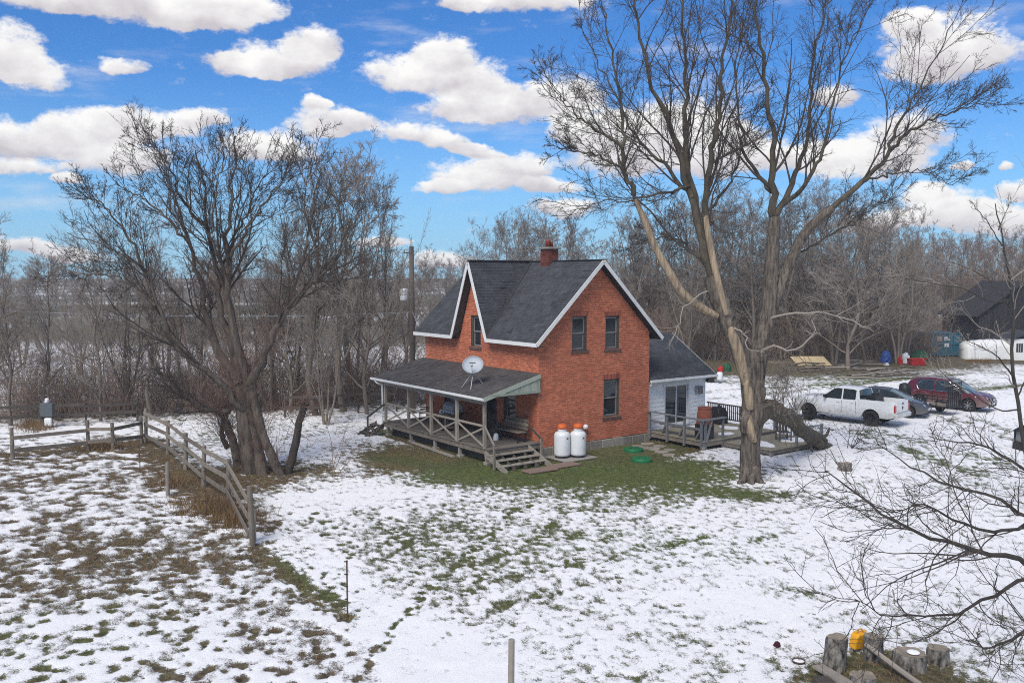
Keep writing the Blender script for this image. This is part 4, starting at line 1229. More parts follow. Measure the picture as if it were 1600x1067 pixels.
# --- broad many-stemmed tree left of the house
def left_tree():
    rng = np.random.default_rng(4)
    base = on_ground(400, 738); D = base.y
    t = thing('maple_tree', 'broad dark many-stemmed bare tree standing between the paddock fence and the house', 'tree', base)
    stems = [
        ([(392, 748, D), (386, 705, D), (380, 660, D + .1), (376, 620, D + .1), (370, 580, D + .2)], .30, .20),
        ([(412, 748, D - .1), (402, 705, D + .1), (392, 655, D + .2), (386, 610, D + .1), (384, 570, D)], .26, .17),
        ([(440, 747, D - .3), (424, 712, D - .3), (408, 668, D - .1), (396, 620, D), (392, 585, D)], .19, .15),
        ([(372, 728, D + .4), (364, 690, D + .4), (352, 660, D + .3), (350, 640, D + .2)], .17, .14),
        ([(356, 700, D + .8), (347, 680, D + .9), (351, 652, D + .8)], .10, .08),
    ]
    P, R_ = limbs_from(rng, stems, 34, .01)
    L0 = [
        ([(380, 640, D), (345, 598, D - .5), (300, 562, D - 1), (266, 530, D - 1.2), (248, 480, D - 1.4), (228, 425, D - 1.5), (195, 392, D - 1.6), (150, 368, D - 1.4), (105, 352, D - 1.2)], .21, .02),
        ([(358, 642, D + .2), (318, 638, D - .6), (275, 612, D - 1.3), (240, 585, D - 1.8), (210, 555, D - 2)], .16, .02),
        ([(374, 600, D), (338, 540, D + .4), (320, 480, D + .6), (308, 420, D + .8), (294, 355, D + .8), (274, 290, D + .8), (252, 235, D + .7)], .26, .03),
        ([(378, 600, D + .2), (348, 490, D + .2), (338, 425, D), (326, 350, D - .3), (318, 275, D - .6), (305, 205, D - .9)], .24, .03),
        ([(385, 590, D), (358, 480, D - .3), (356, 405, D - .4), (358, 330, D - .5), (364, 255, D - .4), (368, 180, D - .3)], .25, .03),
        ([(390, 600, D), (420, 540, D - .3), (444, 490, D - .5), (474, 455, D - .6), (505, 425, D - .6), (530, 385, D - .5), (545, 330, D - .3)], .25, .04),
        ([(395, 590, D + .2), (432, 510, D + 1), (462, 440, D + 1.4), (478, 380, D + 1.6), (490, 310, D + 1.8), (502, 245, D + 2)], .17, .03),
        ([(300, 380, D + .8), (255, 320, D + 1.3), (215, 285, D + 1.6), (180, 265, D + 1.8)], .09, .02),
        ([(338, 425, D), (372, 350, D + 1.2), (400, 280, D + 1.8), (425, 220, D + 2.2)], .10, .02),
        ([(356, 400, D - .4), (395, 330, D - 1.4), (425, 280, D - 2), (452, 245, D - 2.4)], .10, .02),
        ([(325, 350, D - .3), (285, 290, D - 1.5), (262, 230, D - 2.1), (240, 200, D - 2.4)], .09, .02),
        ([(245, 478, D - 1.4), (200, 440, D - .4), (150, 425, D + .3), (100, 420, D + .8)], .09, .015),
        ([(230, 430, D - 1.5), (190, 340, D - 2.2), (155, 300, D - 2.6), (125, 290, D - 3)], .08, .015),
        ([(356, 440, D - .4), (330, 360, D - 1.8), (340, 270, D - 2.6), (350, 210, D - 3)], .09, .02),
    ]
    L0 = [([(px, py + max(0, 450 - py) * .12, dd) for px, py, dd in pts], r0, r1) for pts, r0, r1 in L0]
    P0, R0 = limbs_from(rng, L0, 22, .05, 1.4)
    R0 = R0 * 0.72
    V, Q = join([rough_tubes(P, R_, 26, .15, 1.8, .9, 3), rough_tubes(P0, R0, 10, .12, 1.2, 1.0, 4)])
    obj('trunk', fast_mesh('maple_trunk', rebase(V, base), Q, M['bark_brown']), t)
    P1, R1 = grow(rng, P0, R0, 14, (.22, .46), (18, 46), 9, up=.05, wander=.10, t0=.2, rr=.45, rmin=.013, rmax=.05, taper=.45)
    P2, R2 = grow(rng, P1, R1, 8, (.25, .52), (18, 52), 7, up=.05, wander=.13, t0=.15, rr=.6, rmin=.008)
    P3, R3 = grow(rng, P2, R2, 6, (.3, .6), (18, 52), 5, up=.03, wander=.15, t0=.15, rr=.7, rmin=.006)
    P4, R4 = grow(rng, P3, R3, 2, (.35, .7), (20, 50), 3, wander=.2, t0=.2, rr=.8, rmin=.005)
    V, Q = join([tubes(P1, R1, 6), tubes(P2, R2, 4), tubes(P3, R3, 3), tubes(P4, R4, 3)])
    obj('crown', fast_mesh('maple_crown', rebase(V, base), Q, M['twig']), t)
    # red-brown shoots sprouting from the stems
    Ps, Rs = grow(rng, P, R_, 60, None, (15, 75), 5, up=.25, wander=.2, t0=.0, rr=.05, rmin=.008, lenabs=(.6, 2.2))
    Ps2, Rs2 = grow(rng, P0[:7], R0[:7], 40, None, (30, 80), 5, up=.2, wander=.2, t0=.0, t1=.4, rr=.05, rmin=.007, lenabs=(.5, 1.7))
    Pq, Rq = grow(rng, np.concatenate([Ps, Ps2]), np.concatenate([Rs, Rs2]), 5, (.25, .6), (20, 60), 4, up=.1, wander=.2, rmin=.0055)
    V, Q = join([tubes(Ps, Rs, 3), tubes(Ps2, Rs2, 3), tubes(Pq, Rq, 3)])
    obj('shoots', fast_mesh('maple_shoots', rebase(V, base), Q, M['sucker']), t)
    # leaning broken stem beside it
    b2 = on_ground(452, 738); D2 = b2.y
    t2 = thing('broken_tree', 'leaning broken-off thin tree stem right beside the many-stemmed tree', 'tree', b2)
    Pb, Rb = limbs_from(rng, [([(450, 742, D2), (458, 705, D2), (468, 660, D2), (475, 632, D2)], .17, .12)], 10, .02)
    V, Q = tubes(Pb, Rb, 10, .08, rng)
    obj('trunk', fast_mesh('broken_trunk', rebase(V, b2), Q, M['bark_dk']), t2)
    Pc, Rc = grow(rng, Pb, Rb, 26, None, (30, 90), 7, up=-.02, wander=.22, t0=.55, rr=.14, rmin=.009, lenabs=(.9, 2.4))
    Pc2, Rc2 = grow(rng, Pc, Rc, 6, (.25, .5), (25, 60), 5, up=-.04, wander=.22, rmin=.006)
    V, Q = join([tubes(Pc, Rc, 4), tubes(Pc2, Rc2, 3)])
    obj('crown', fast_mesh('broken_crown', rebase(V, b2), Q, M['sucker']), t2)
left_tree()

# --- tree just right of the picture whose branches reach in
def near_tree():
    rng = np.random.default_rng(29)
    base = Vector((10.6, 14.2, 0.0)); base.z = gz(base.x, base.y)
    t = thing('fruit_tree', 'dark bare tree at the right edge whose low branches reach over the snow', 'tree', base)
    D = base.y
    tr = np.array([[tuple(base + Vector((0, 0, -.1))), tuple(base + Vector((.02, 0, 1.2))), tuple(base + Vector((-.05, .05, 2.4))), tuple(base + Vector((-.1, .1, 3.8))), tuple(base + Vector((0, .2, 5.4))), tuple(base + Vector((.2, .2, 7.0)))]])
    Pt, Rt = resample(tr[0], [.2, .17, .15, .11, .07, .03], 14, rng, .02)
    Pt, Rt = Pt[None], Rt[None]
    def root(z): return tuple(base + Vector((-.05, .05, z)))
    specs = [
        ([None, (1640, 895, D - .2), (1590, 868, D - .3), (1540, 868, D - .5), (1490, 850, D - .6), (1440, 836, D - .8), (1385, 805, D - 1), (1330, 770, D - 1.1), (1290, 735, D - 1.2)], .052, .007, 3.0),
        ([None, (1650, 820, D + .4), (1600, 805, D + .6), (1550, 775, D + .8), (1480, 755, D + 1), (1420, 725, D + 1.2), (1365, 690, D + 1.4)], .042, .006, 3.3),
        ([None, (1640, 905, D - .8), (1595, 905, D - 1.2), (1545, 930, D - 1.5), (1500, 956, D - 1.7), (1440, 962, D - 1.9), (1385, 962, D - 2), (1335, 935, D - 2.1)], .036, .005, 2.8),
        ([None, (1660, 760, D + 1.2), (1600, 735, D + 1.6), (1545, 700, D + 2), (1490, 690, D + 2.4), (1450, 680, D + 2.6)], .04, .006, 3.6),
        ([None, (1650, 960, D - 1.3), (1600, 985, D - 2), (1550, 1010, D - 2.4), (1510, 1000, D - 2.6)], .036, .006, 2.6),
        ([None, (1670, 860, D + .2), (1610, 820, D - .9), (1560, 830, D - 1.5), (1500, 815, D - 2), (1440, 790, D - 2.4), (1400, 800, D - 2.6)], .04, .006, 3.2),
    ]
    P, R_ = [], []
    for pts, r0, r1, z in specs:
        w = [Vector(root(z))] + [at(*q) for q in pts[1:]]
        p, r = resample(w, np.linspace(r0, r1, len(w)), 18, rng, .02)
        P.append(p); R_.append(r)
    P, R_ = np.array(P), np.array(R_)
    up_, ur = grow(rng, Pt, Rt, 10, None, (30, 60), 18, up=.05, wander=.12, t0=.45, rr=.45, rmin=.015, lenabs=(2.5, 4.5))
    V, Q = join([tubes(Pt, Rt, 12, .05, rng), tubes(P, R_, 8, .05, rng), tubes(up_, ur, 6)])
    obj('trunk', fast_mesh('fruit_trunk', rebase(V, base), Q, M['bark_dk']), t)
    PP, RR = np.concatenate([P, up_]), np.concatenate([R_, ur])
    P1, R1 = grow(rng, PP, RR, 16, (.12, .34), (28, 65), 8, up=.09, wander=.17, t0=.3, rr=.5, rmin=.0075)
    P2, R2 = grow(rng, P1, R1, 6, (.25, .6), (25, 65), 6, up=.09, wander=.2, t0=.15, rr=.65, rmin=.0048)
    P3, R3 = grow(rng, P2, R2, 2, (.3, .6), (25, 60), 4, up=.06, wander=.2, t0=.15, rr=.7, rmin=.0035)
    V, Q = join([tubes(P1, R1, 5), tubes(P2, R2, 4), tubes(P3, R3, 3)])
    obj('crown', fast_mesh('fruit_crown', rebase(V, base), Q, M['twig']), t)
near_tree()

# --- slender tree at the right edge, in front of the parked cars
def edge_tree():
    rng = np.random.default_rng(8)
    base = on_ground(1612, 800); D = base.y
    t = thing('sapling_tree', 'slender young bare tree at the right edge in front of the parked cars', 'tree', base)
    specs = [
        ([(1612, 806, D), (1604, 720, D), (1592, 640, D), (1580, 560, D), (1585, 500, D), (1578, 440, D), (1568, 390, D), (1562, 350, D), (1555, 318, D)], .075, .014),
        ([(1585, 590, D), (1560, 560, D - .6), (1530, 540, D - 1), (1495, 530, D - 1.3)], .03, .006),
        ([(1590, 640, D), (1560, 640, D - .5), (1520, 615, D - 1), (1480, 590, D - 1.4), (1455, 560, D - 1.6)], .028, .005),
        ([(1590, 620, D), (1620, 560, D + .5), (1650, 520, D + .9)], .03, .008),
        ([(1578, 480, D), (1548, 440, D + .5), (1500, 415, D + 1), (1450, 400, D + 1.4)], .026, .005),
        ([(1580, 470, D), (1545, 470, D - .6), (1500, 450, D - 1.1), (1440, 440, D - 1.5), (1400, 425, D - 1.8)], .026, .005),
        ([(1566, 385, D), (1545, 350, D - .3), (1525, 325, D - .5), (1518, 315, D - .6)], .018, .006),
        ([(1560, 360, D), (1575, 325, D + .2), (1580, 308, D + .3)], .016, .006),
    ]
    P, R_ = limbs_from(rng, specs, 16, .015)
    P1, R1 = grow(rng, P, R_, 11, (.12, .34), (25, 60), 7, up=.05, wander=.17, t0=.3, rr=.5, rmin=.009)
    P2, R2 = grow(rng, P1, R1, 5, (.25, .6), (25, 60), 5, up=.03, wander=.2, rr=.7, rmin=.006)
    V, Q = join([tubes(P[:1], R_[:1], 8, .05, rng), tubes(P[1:], R_[1:], 6)])
    obj('trunk', fast_mesh('sapling_trunk', rebase(V, base), Q, M['bark_dk']), t)
    V, Q = join([tubes(P1, R1, 4), tubes(P2, R2, 3)])
    obj('crown', fast_mesh('sapling_crown', rebase(V, base), Q, M['pale_twig']), t)
edge_tree()

# --- background trees: a few grown forms, copied
def bg_form(seed, kind, fine=1):
    rng = np.random.default_rng(seed)
    H_ = 10.0
    if kind == 'multi':
        n = 4
        P = []
        for k in range(n):
            a = rng.uniform(0, 6.28); lean = rng.uniform(.12, .30)
            d = np.array([math.cos(a) * lean, math.sin(a) * lean, 1.0])
            pts = np.array([d * s * H_ * rng.uniform(.75, .95) / 1.0 for s in np.linspace(0, 1, 6)]) + rng.normal(size=(6, 3)) * .12
            pts[0] = [math.cos(a) * .1, math.sin(a) * .1, -.2]
            P.append(resample(pts, np.linspace(.15, .02, 6), 12)[0])
        P = np.array(P); R_ = np.tile(np.linspace(.10, .015, 12), (n, 1))
        m1 = 9
    else:
        pts = np.array([[0, 0, s * H_ * .93] for s in np.linspace(0, 1, 7)]) + rng.normal(size=(7, 3)) * np.array([.2, .2, 0])
        pts[0] = [0, 0, -.2]
        P = resample(pts, [.20, .17, .15, .12, .09, .06, .02], 14)[0][None]
        R_ = np.interp(np.linspace(0, 1, 14), [0, 1], [.135, .012])[None]
        m1 = 25
    if kind == 'wide':
        P1, R1 = grow(rng, P, R_, m1 + 4, None, (35, 70), 9, up=.07, wander=.14, t0=.10, rr=.5, rmin=.016, lenabs=(2.6, 5.2))
    elif kind == 'tall':
        P1, R1 = grow(rng, P, R_, m1, None, (22, 52), 9, up=.07, wander=.13, t0=.10, rr=.5, rmin=.016, lenabs=(2.0, 4.0))
    else:
        P1, R1 = grow(rng, P, R_, m1, None, (22, 55), 9, up=.06, wander=.14, t0=.08, rr=.5, rmin=.016, lenabs=(1.8, 3.8))
    P2, R2 = grow(rng, P1, R1, 7, (.25, .55), (20, 55), 6, up=.05, wander=.15, t0=.15, rr=.55, rmin=.011)
    P3, R3 = grow(rng, P2, R2, 7, (.3, .6), (20, 55), 4, up=.03, wander=.18, t0=.12, rr=.7, rmin=.008)
    parts = [tubes(P2, R2, 3), tubes(P3, R3, 3)]
    if fine:
        P4, R4 = grow(rng, P3, R3, 3, (.4, .8), (20, 55), 3, up=.02, wander=.18, t0=.15, rr=.8, rmin=.0065)
        parts.append(tubes(P4, R4, 3))
    tv, tq = join([tubes(P, R_, 7), tubes(P1, R1, 4)])
    cv, cq = join(parts)
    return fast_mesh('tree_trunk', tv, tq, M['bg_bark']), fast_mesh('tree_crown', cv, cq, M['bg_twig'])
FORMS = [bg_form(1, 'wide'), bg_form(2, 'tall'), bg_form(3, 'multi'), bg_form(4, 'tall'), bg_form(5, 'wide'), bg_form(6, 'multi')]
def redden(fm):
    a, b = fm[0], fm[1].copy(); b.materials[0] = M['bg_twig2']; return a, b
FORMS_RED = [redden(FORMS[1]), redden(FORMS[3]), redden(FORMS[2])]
tr_rng = random.Random(77)
def plant(x, y, h, form, label, group, name='bare_tree', sx=1.0):
    t = thing(name, label, 'tree', (x, y, gz(x, y) if math.hypot(x, y) < 105 else -.05), tr_rng.uniform(0, 6.28), group)
    s = h / 10.3
    t.scale = (s * sx, s * sx, s)
    obj('trunk', form[0], t); obj('crown', form[1], t)
    return t
def plant_px(px, depth, top, form, label, group=None, sx=1.0, name='bare_tree'):
    p = at(px, 432, depth); q = at(px, top, depth)
    return plant(p.x, depth, q.z, form, label, group, name, sx)
# tall trees left of the utility pole
LG, LL = 'tall trees left of the utility pole', 'tall slim bare tree in the clump just left of the utility pole'
for px, dp, tp, fm, sx in ((492, 49, 225, 3, 1.0), (535, 50.5, 222, 1, 1.1), (572, 49.5, 255, 4, .7), (600, 51, 300, 3, .6), (470, 53, 330, 0, .7), (550, 56, 290, 2, .8)):
    plant_px(px, dp, tp, FORMS[fm], LL, LG, sx)
# hedgerow beyond the driveway, far left
HG, HL_ = 'hedgerow trees along the driveway', 'bare tree in the hedgerow across the driveway at the left'
for px, dp, tp, fm, sx in ((8, 45.5, 385, 3, .9), (-40, 47, 370, 0, 1), (75, 48, 385, 1, .8), (150, 47, 350, 4, .7), (195, 49, 375, 5, .9), (232, 48, 345, 3, .9), (300, 50, 365, 2, .9), (375, 49, 370, 1, .9), (420, 51, 355, 2, .9), (448, 50, 330, 4, .7), (505, 46, 410, 2, .8)):
    plant_px(px, dp, tp, FORMS[fm], HL_, HG, sx)
# small trees beyond the house roof, left of the chimney
SG, SLb = 'low trees beyond the roof', 'small distant bare tree showing above the roof left of the chimney'
for px, dp, tp, fm in ((670, 85, 405, 1), (700, 95, 398, 2), (685, 75, 420, 5), (720, 90, 408, 3)):
    plant_px(px, dp, tp, FORMS[fm], SLb, SG, .9)
BG, BL = 'trees of the wood behind the house', 'grey bare tree in the dense wood behind the house and yard'
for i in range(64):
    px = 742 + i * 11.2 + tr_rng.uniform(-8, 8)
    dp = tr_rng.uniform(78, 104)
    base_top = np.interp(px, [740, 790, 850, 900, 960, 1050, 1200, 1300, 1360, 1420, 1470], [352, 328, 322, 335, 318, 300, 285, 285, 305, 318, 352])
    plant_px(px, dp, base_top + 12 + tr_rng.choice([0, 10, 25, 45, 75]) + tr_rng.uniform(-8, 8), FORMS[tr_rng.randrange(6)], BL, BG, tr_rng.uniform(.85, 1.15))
# leaning spreading tree in front of the wood
o = plant_px(1330, 74, 322, FORMS[4], 'wide leaning bare tree standing forward of the wood behind the pickup', None, 1.1)
o.rotation_euler = (0.05, 0.22, 1.0)
RG, RL = 'trees of the far reddish wood', 'reddish brown bare tree of the far wood at the right'
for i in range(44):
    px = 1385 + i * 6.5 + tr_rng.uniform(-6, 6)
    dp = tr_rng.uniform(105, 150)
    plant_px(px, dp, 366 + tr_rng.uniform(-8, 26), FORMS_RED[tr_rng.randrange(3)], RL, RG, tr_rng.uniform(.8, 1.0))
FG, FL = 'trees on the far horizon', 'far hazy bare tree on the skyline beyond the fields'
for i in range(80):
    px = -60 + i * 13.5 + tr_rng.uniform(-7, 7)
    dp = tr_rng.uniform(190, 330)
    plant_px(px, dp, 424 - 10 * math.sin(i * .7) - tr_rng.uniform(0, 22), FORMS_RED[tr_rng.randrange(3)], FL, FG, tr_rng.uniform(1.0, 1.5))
# scattered scrub trees in the field at the left
for px, dp, tp, fm in ((30, 75, 420, 2), (120, 70, 405, 5), (195, 90, 395, 3), (255, 66, 400, 2), (345, 72, 400, 5), (420, 80, 392, 1), (480, 70, 400, 2), (600, 75, 380, 5), (560, 95, 395, 3), (635, 66, 395, 2)):
    plant_px(px, dp, tp, FORMS[fm], 'bare scrub tree standing in the field beyond the hedgerow', 'scrub trees in the far field')

# --- undergrowth that reads as one mass
def brushwood(name, label, rng, xs, ys, hgt, m, kids=4, grp=None, r=.012):
    n = len(xs)
    z = np.zeros(n) - .05
    b = np.stack([xs, ys, z], 1)
    L_ = rng.uniform(*hgt, n)
    d = nrm(rng.normal(size=(n, 3)) * np.array([.35, .35, .1]) + [0, 0, 1])
    P = np.empty((n, 4, 3)); p = b.copy()
    for k in range(4):
        P[:, k] = p; d = nrm(d + rng.normal(size=(n, 3)) * .16); p = p + d * (L_ / 3)[:, None]
    R_ = np.tile(np.array([[r, r * .8, r * .6, r * .35]]), (n, 1))
    P1, R1 = grow(rng, P, R_, kids, (.25, .6), (20, 60), 3, up=.05, wander=.2, rr=.7, rmin=r * .55)
    V, Q = join([tubes(P, R_, 3), tubes(P1, R1, 3)])
    o = obj(name, fast_mesh(name, V, Q, m))
    tag(o, label, 'undergrowth', None, 'stuff')
rng = np.random.default_rng(100)
n = 3000
tt = rng.uniform(0, 1, n)
a, b = G(-60, 668), G(655, 634)
xs = a.x + (b.x - a.x) * tt + rng.normal(size=n) * .6; ys = a.y + (b.y - a.y) * tt + rng.uniform(.6, 7, n) ** 1.0 + .3
brushwood('hedge_undergrowth', 'tangled reddish undergrowth along the far side of the driveway', rng, xs, ys, (.6, 3.8), M['brush'], 7)
n = 4000
tt = rng.uniform(0, 1, n)
a, b = G(900, 562), G(1470, 562)
xs = a.x + (b.x - a.x) * tt; ys = a.y + (b.y - a.y) * tt + rng.uniform(-1.0, 18, n)
brushwood('wood_undergrowth', 'grey brushy undergrowth at the foot of the wood behind the yard', rng, xs, ys, (.8, 5.5), M['brush'], 8, r=.016)
n = 2200
xs = rng.uniform(-70, 0, n); ys = rng.uniform(52, 110, n)
brushwood('field_scrub', 'low brown scrub dotted over the snowy field at the left', rng, xs, ys, (.4, 2.2), M['sucker'], 6, r=.016)
# ---------------------------------------------------------------- things on and by the house
def house_thing(name, label, cat, a, b, z, rot=0.0, group=None):
    return thing(name, label, cat, HW(a, b, z), TH + rot, group)
# satellite dish on the porch roof
dish = house_thing('satellite_dish', 'round grey satellite dish on a tripod on the porch roof', 'satellite dish', -2.0, 1.95, 2.98)
mb = MB()
for (dx, dy, dz_) in ((-.42, .28, -.11), (-.42, -.42, -.11), (.3, -.25, .08)):
    mb2 = MB(); mb2.tube([(0, 0, .62), (dx, dy, dz_ + .02)], .016, 6); mb2.build('tripod_leg', M['metal'], dish)
mb.tube([(0, 0, .45), (0, 0, .78)], .024, 8); mb.build('mast', M['metal'], dish)
n = 24; vs_, fs = [(0, 0, 0)], []
for k, (r_, d_) in enumerate(((.18, .01), (.34, .045), (.45, .085), (.455, .10))):
    for i in range(n):
        th = 2 * math.pi * i / n; vs_.append((r_ * math.cos(th), r_ * .92 * math.sin(th), d_))
for i in range(n): fs.append((0, 1 + i, 1 + (i + 1) % n))
for k in range(3):
    for i in range(n): fs.append((1 + k * n + i, 1 + k * n + (i + 1) % n, 1 + (k + 1) * n + (i + 1) % n, 1 + (k + 1) * n + i))
rf = MB().add(vs_, fs).build('reflector', M['dish'], dish, smooth=True)
sm = rf.modifiers.new('thick', 'SOLIDIFY'); sm.thickness = .02
fdir = Vector((-.55, -.62, .55)).normalized()
rf.location = (-.03, -.03, .86); rf.rotation_euler = fdir.to_track_quat('Z', 'Y').to_euler()
mb = MB(); mb.tube([(0, -.40, .08), (0, -.2, .42)], .014, 6); mb.tube([(0, -.42, .06), (0, .0, -.03)], .014, 6); arm = mb.build('feed_arm', M['grey'], rf)
mb = MB(); mb.box((-.05, -.26, .38), (.05, -.14, .48)); mb.build('receiver', M['grey'], rf, bevel=.02)
mb = MB(); mb.box((-.17, .10, .028), (.10, .13, .05)); mb.build('badge', M['rust'], rf)
# propane cylinders
def tank(a, b, label):
    t = house_thing('propane_cylinder', label, 'gas cylinder', a, b, .04, group='propane cylinders'); t.scale = (.87, .87, .93)
    mb = MB(); mb.lathe([(.30, .06), (.38, .10), (.395, .18), (.395, .98), (.385, 1.04), (.33, 1.13), (.2, 1.18), (.05, 1.2)], 28); mb.build('shell', M['tank'], t, smooth=True)
    mb = MB(); mb.lathe([(.33, -.05), (.345, .0), (.345, .075), (.32, .09)], 24); mb.build('foot_ring', M['black'], t, smooth=True)
    mb = MB(); mb.lathe([(.20, 1.14), (.215, 1.16), (.215, 1.34), (.2, 1.36)], 20, cap=False); c_ = mb.build('collar', M['tank'], t, smooth=True)
    c_.modifiers.new('s', 'SOLIDIFY').thickness = .012
    mb = MB(); mb.lathe([(.235, 1.30), (.245, 1.33), (.23, 1.44), (.17, 1.50), (.05, 1.52)], 20); mb.build('cap', M['orange'], t, smooth=True)
    mb = MB(); mb.tube([(0, .0, 1.25), (.15, .22, 1.28), (.3, .4, 1.1), (.35, .55, .9)], .014, 6); mb.build('hose', M['black'], t)
    mb = MB(); mb.box((-.62, -.62, -.08), (.62, .62, -.045)); 
    mb = MB(); mb.box((-.05, -.402, .86), (.05, -.39, .93)); mb.build('label_plate', M['terra'], t)
tank(0.62, -.82, 'white propane cylinder with orange cap, nearer the porch steps')
tank(1.24, -1.12, 'white propane cylinder with orange cap, in front on the right of the pair')
mb = MB(); mb.box((.1, -1.7, .0), (1.85, -.3, .035)); o = mb.build('concrete_pad', M['cap']); o.location = HW(0, 0, 0); o.rotation_euler = (0, 0, TH)
tag(o, 'grey concrete pad under the two propane cylinders', 'pad')
# septic lids
for (px, py, r_, lab) in ((990, 704, .42, 'round green plastic tank lid on the grass, nearer the house'), (1003, 719, .43, 'round green plastic tank lid on the grass, farther from the house')):
    p = on_ground(px, py)
    t = thing('tank_lid', lab, 'lid', p)
    mb = MB(); mb.lathe([(r_ * .94, -.1), (r_, -.02), (r_, .10), (r_ * .96, .135), (r_ * .86, .15), (r_ * .8, .14), (r_ * .2, .155), (.01, .16)], 28); mb.build('dome', M['green_lid'], t, smooth=True)
    for k in range(8):
        th = k * math.pi / 4; mb = MB(); mb.beam((.12 * math.cos(th), .12 * math.sin(th), .16), (r_ * .78 * math.cos(th), r_ * .78 * math.sin(th), .15), .03, .02); mb.build('rib', M['green_lid'], t)
# stone path by the deck
for i, (px, py) in enumerate(((996, 697), (1008, 700), (1022, 701), (1034, 706), (1045, 711), (1012, 693), (1030, 697), (1046, 703))):
    p = on_ground(px, py); mb = MB()
    w_, h_ = R.uniform(.3, .42), R.uniform(.26, .36)
    poly = [(w_ * math.cos(q) * R.uniform(.85, 1.1), h_ * math.sin(q) * R.uniform(.85, 1.1), -.05) for q in np.linspace(0, 6.28, 9)[:-1]]
    mb.prism(poly, (0, 0, .09)); o = mb.build('path_slab', M['slab']); o.location = p; o.rotation_euler = (0, 0, R.uniform(0, 3))
    tag(o, 'flat tan stone slab of the short path beside the deck', 'slab', 'slabs of the short path')
for (a, b, w_) in ((-2.3, -2.15, 1.4), (-.9, -2.0, 1.3)):
    mb = MB(); mb.box((0, -.3, -.03), (w_, .35, .035)); o = mb.build('step_slab', M['paver'], bevel=.02); o.location = HW(a, b, .0); o.rotation_euler = (0, 0, TH + R.uniform(-.05, .05))
    tag(o, 'reddish worn slab on the ground at the foot of the porch steps, ' + ('under the left half' if a < -1.5 else 'under the right half'), 'slab')
# porch furniture: bench, barbecue, chair, small table
t = house_thing('bench', 'weathered slatted wooden bench on the porch against the brick wall', 'bench', -.55, .95, DZ)
for k, z in enumerate((.62, .78, .94)):
    mb = MB(); mb.box((.10 + k * .03, -.75, z - .12), (.13 + k * .03, .85, z + .015)); mb.build('back_slat', M['wood'], t)
for k in range(4):
    mb = MB(); mb.box((-.38 + k * .115, -.75, .42), (-.28 + k * .115, .85, .45)); mb.build('seat_slat', M['wood'], t)
for y in (-.68, .74):
    mb = MB(); mb.box((-.36, y, 0), (-.31, y + .05, .42)); mb.build('leg', M['black'], t)
    mb = MB(); mb.beam((.05, y + .025, 0), (.2, y + .025, .95), .05, .04); mb.build('leg', M['black'], t)
t = house_thing('barbecue', 'gas barbecue with pale control panel standing on the porch by the window', 'barbecue', -.95, 5.2, DZ)
mb = MB(); mb.prism([(-.28, -.45, .75), (.25, -.45, .75), (.25, -.45, 1.02), (.1, -.45, 1.18), (-.12, -.45, 1.2), (-.28, -.45, 1.05)], (0, .9, 0)); mb.build('lid', M['grey'], t, bevel=.03)
mb = MB(); mb.box((-.31, -.6, .66), (.25, .6, .75)); mb.build('firebox', M['black'], t)
mb = MB(); mb.add([(-.40, -.62, .64), (-.40, .62, .64), (-.33, .62, .80), (-.33, -.62, .80), (-.32, -.62, .63), (-.32, .62, .63), (-.31, .62, .80), (-.31, -.62, .80)], MB.BOX); pn = mb.build('control_panel', M['white'], t)
for k in range(4):
    mb = MB(); mb.tube([(-.36, -.36 + k * .24, .72), (-.41, -.36 + k * .24, .71)], .04, 10); mb.build('knob', M['black'], pn)
mb = MB(); mb.box((-.27, -.42, .08), (.22, .42, .62)); mb.build('cabinet', M['black'], t)
for x_ in (-.22, .18):
    for y in (-.38, .38):
        mb = MB(); mb.tube([(x_, y - .02, .05), (x_, y + .02, .05)], .05, 10); mb.build('wheel', M['rubber'], t)
t = house_thing('porch_chair', 'dark metal armchair at the far end of the porch', 'chair', -1.0, 7.6, DZ, -.4)
mb = MB(); mb.box((-.28, -.28, .40), (.28, .28, .45)); mb.build('seat', M['black'], t)
mb = MB(); mb.beam((.26, 0, .42), (.40, 0, .98), .52, .03, up=(1, 0, 0)); mb.build('backrest', M['black'], t)
for x_ in (-.25, .25):
    for y in (-.25, .25):
        mb = MB(); mb.tube([(x_, y, 0), (x_, y, .42)], .018, 6); mb.build('leg', M['black'], t)
for y in (-.29, .29):
    mb = MB(); mb.box((-.28, y - .02, .62), (.3, y + .02, .66)); mb.build('armrest', M['black'], t)
t = house_thing('side_table', 'small weathered wooden crate table in the middle of the porch', 'table', -1.6, 4.75, DZ)
for k in range(4):
    mb = MB(); mb.box((-.3, -.35 + k * .18, .70), (.3, -.19 + k * .18, .73)); mb.build('top_board', M['wood'], t)
for x_ in (-.27, .23):
    for y in (-.32, .28):
        mb = MB(); mb.box((x_, y, 0), (x_ + .04, y + .04, .70)); mb.build('leg', M['wood'], t)
mb = MB(); mb.box((-.26, -.30, .12), (.26, .30, .16)); mb.build('shelf', M['wood'], t)
t = house_thing('watering_can', 'small white can standing on the porch in front of the bench', 'can', -1.25, 1.35, DZ)
mb = MB(); mb.lathe([(.11, 0), (.12, .02), (.11, .26), (.08, .30), (.05, .31)], 14); mb.build('body', M['tank'], t, smooth=True)
mb = MB(); mb.tube([(.05, 0, .30), (.0, 0, .40), (-.10, 0, .36), (-.11, 0, .2)], .012, 6); mb.build('handle', M['black'], t)
t = house_thing('leaf_pile', 'heap of dark bundled clutter on the porch between door and bench', 'clutter', -.6, 2.35, DZ)
for k in range(7):
    mb = MB(); c = (R.uniform(-.25, .25), R.uniform(-.4, .4), R.uniform(.1, .45)); mb.lathe([(.02, -.14), (.15, -.10), (.2, 0), (.14, .12), (.03, .16)], 9, c); mb.build('bundle', M['wood_dk'], t, smooth=True)

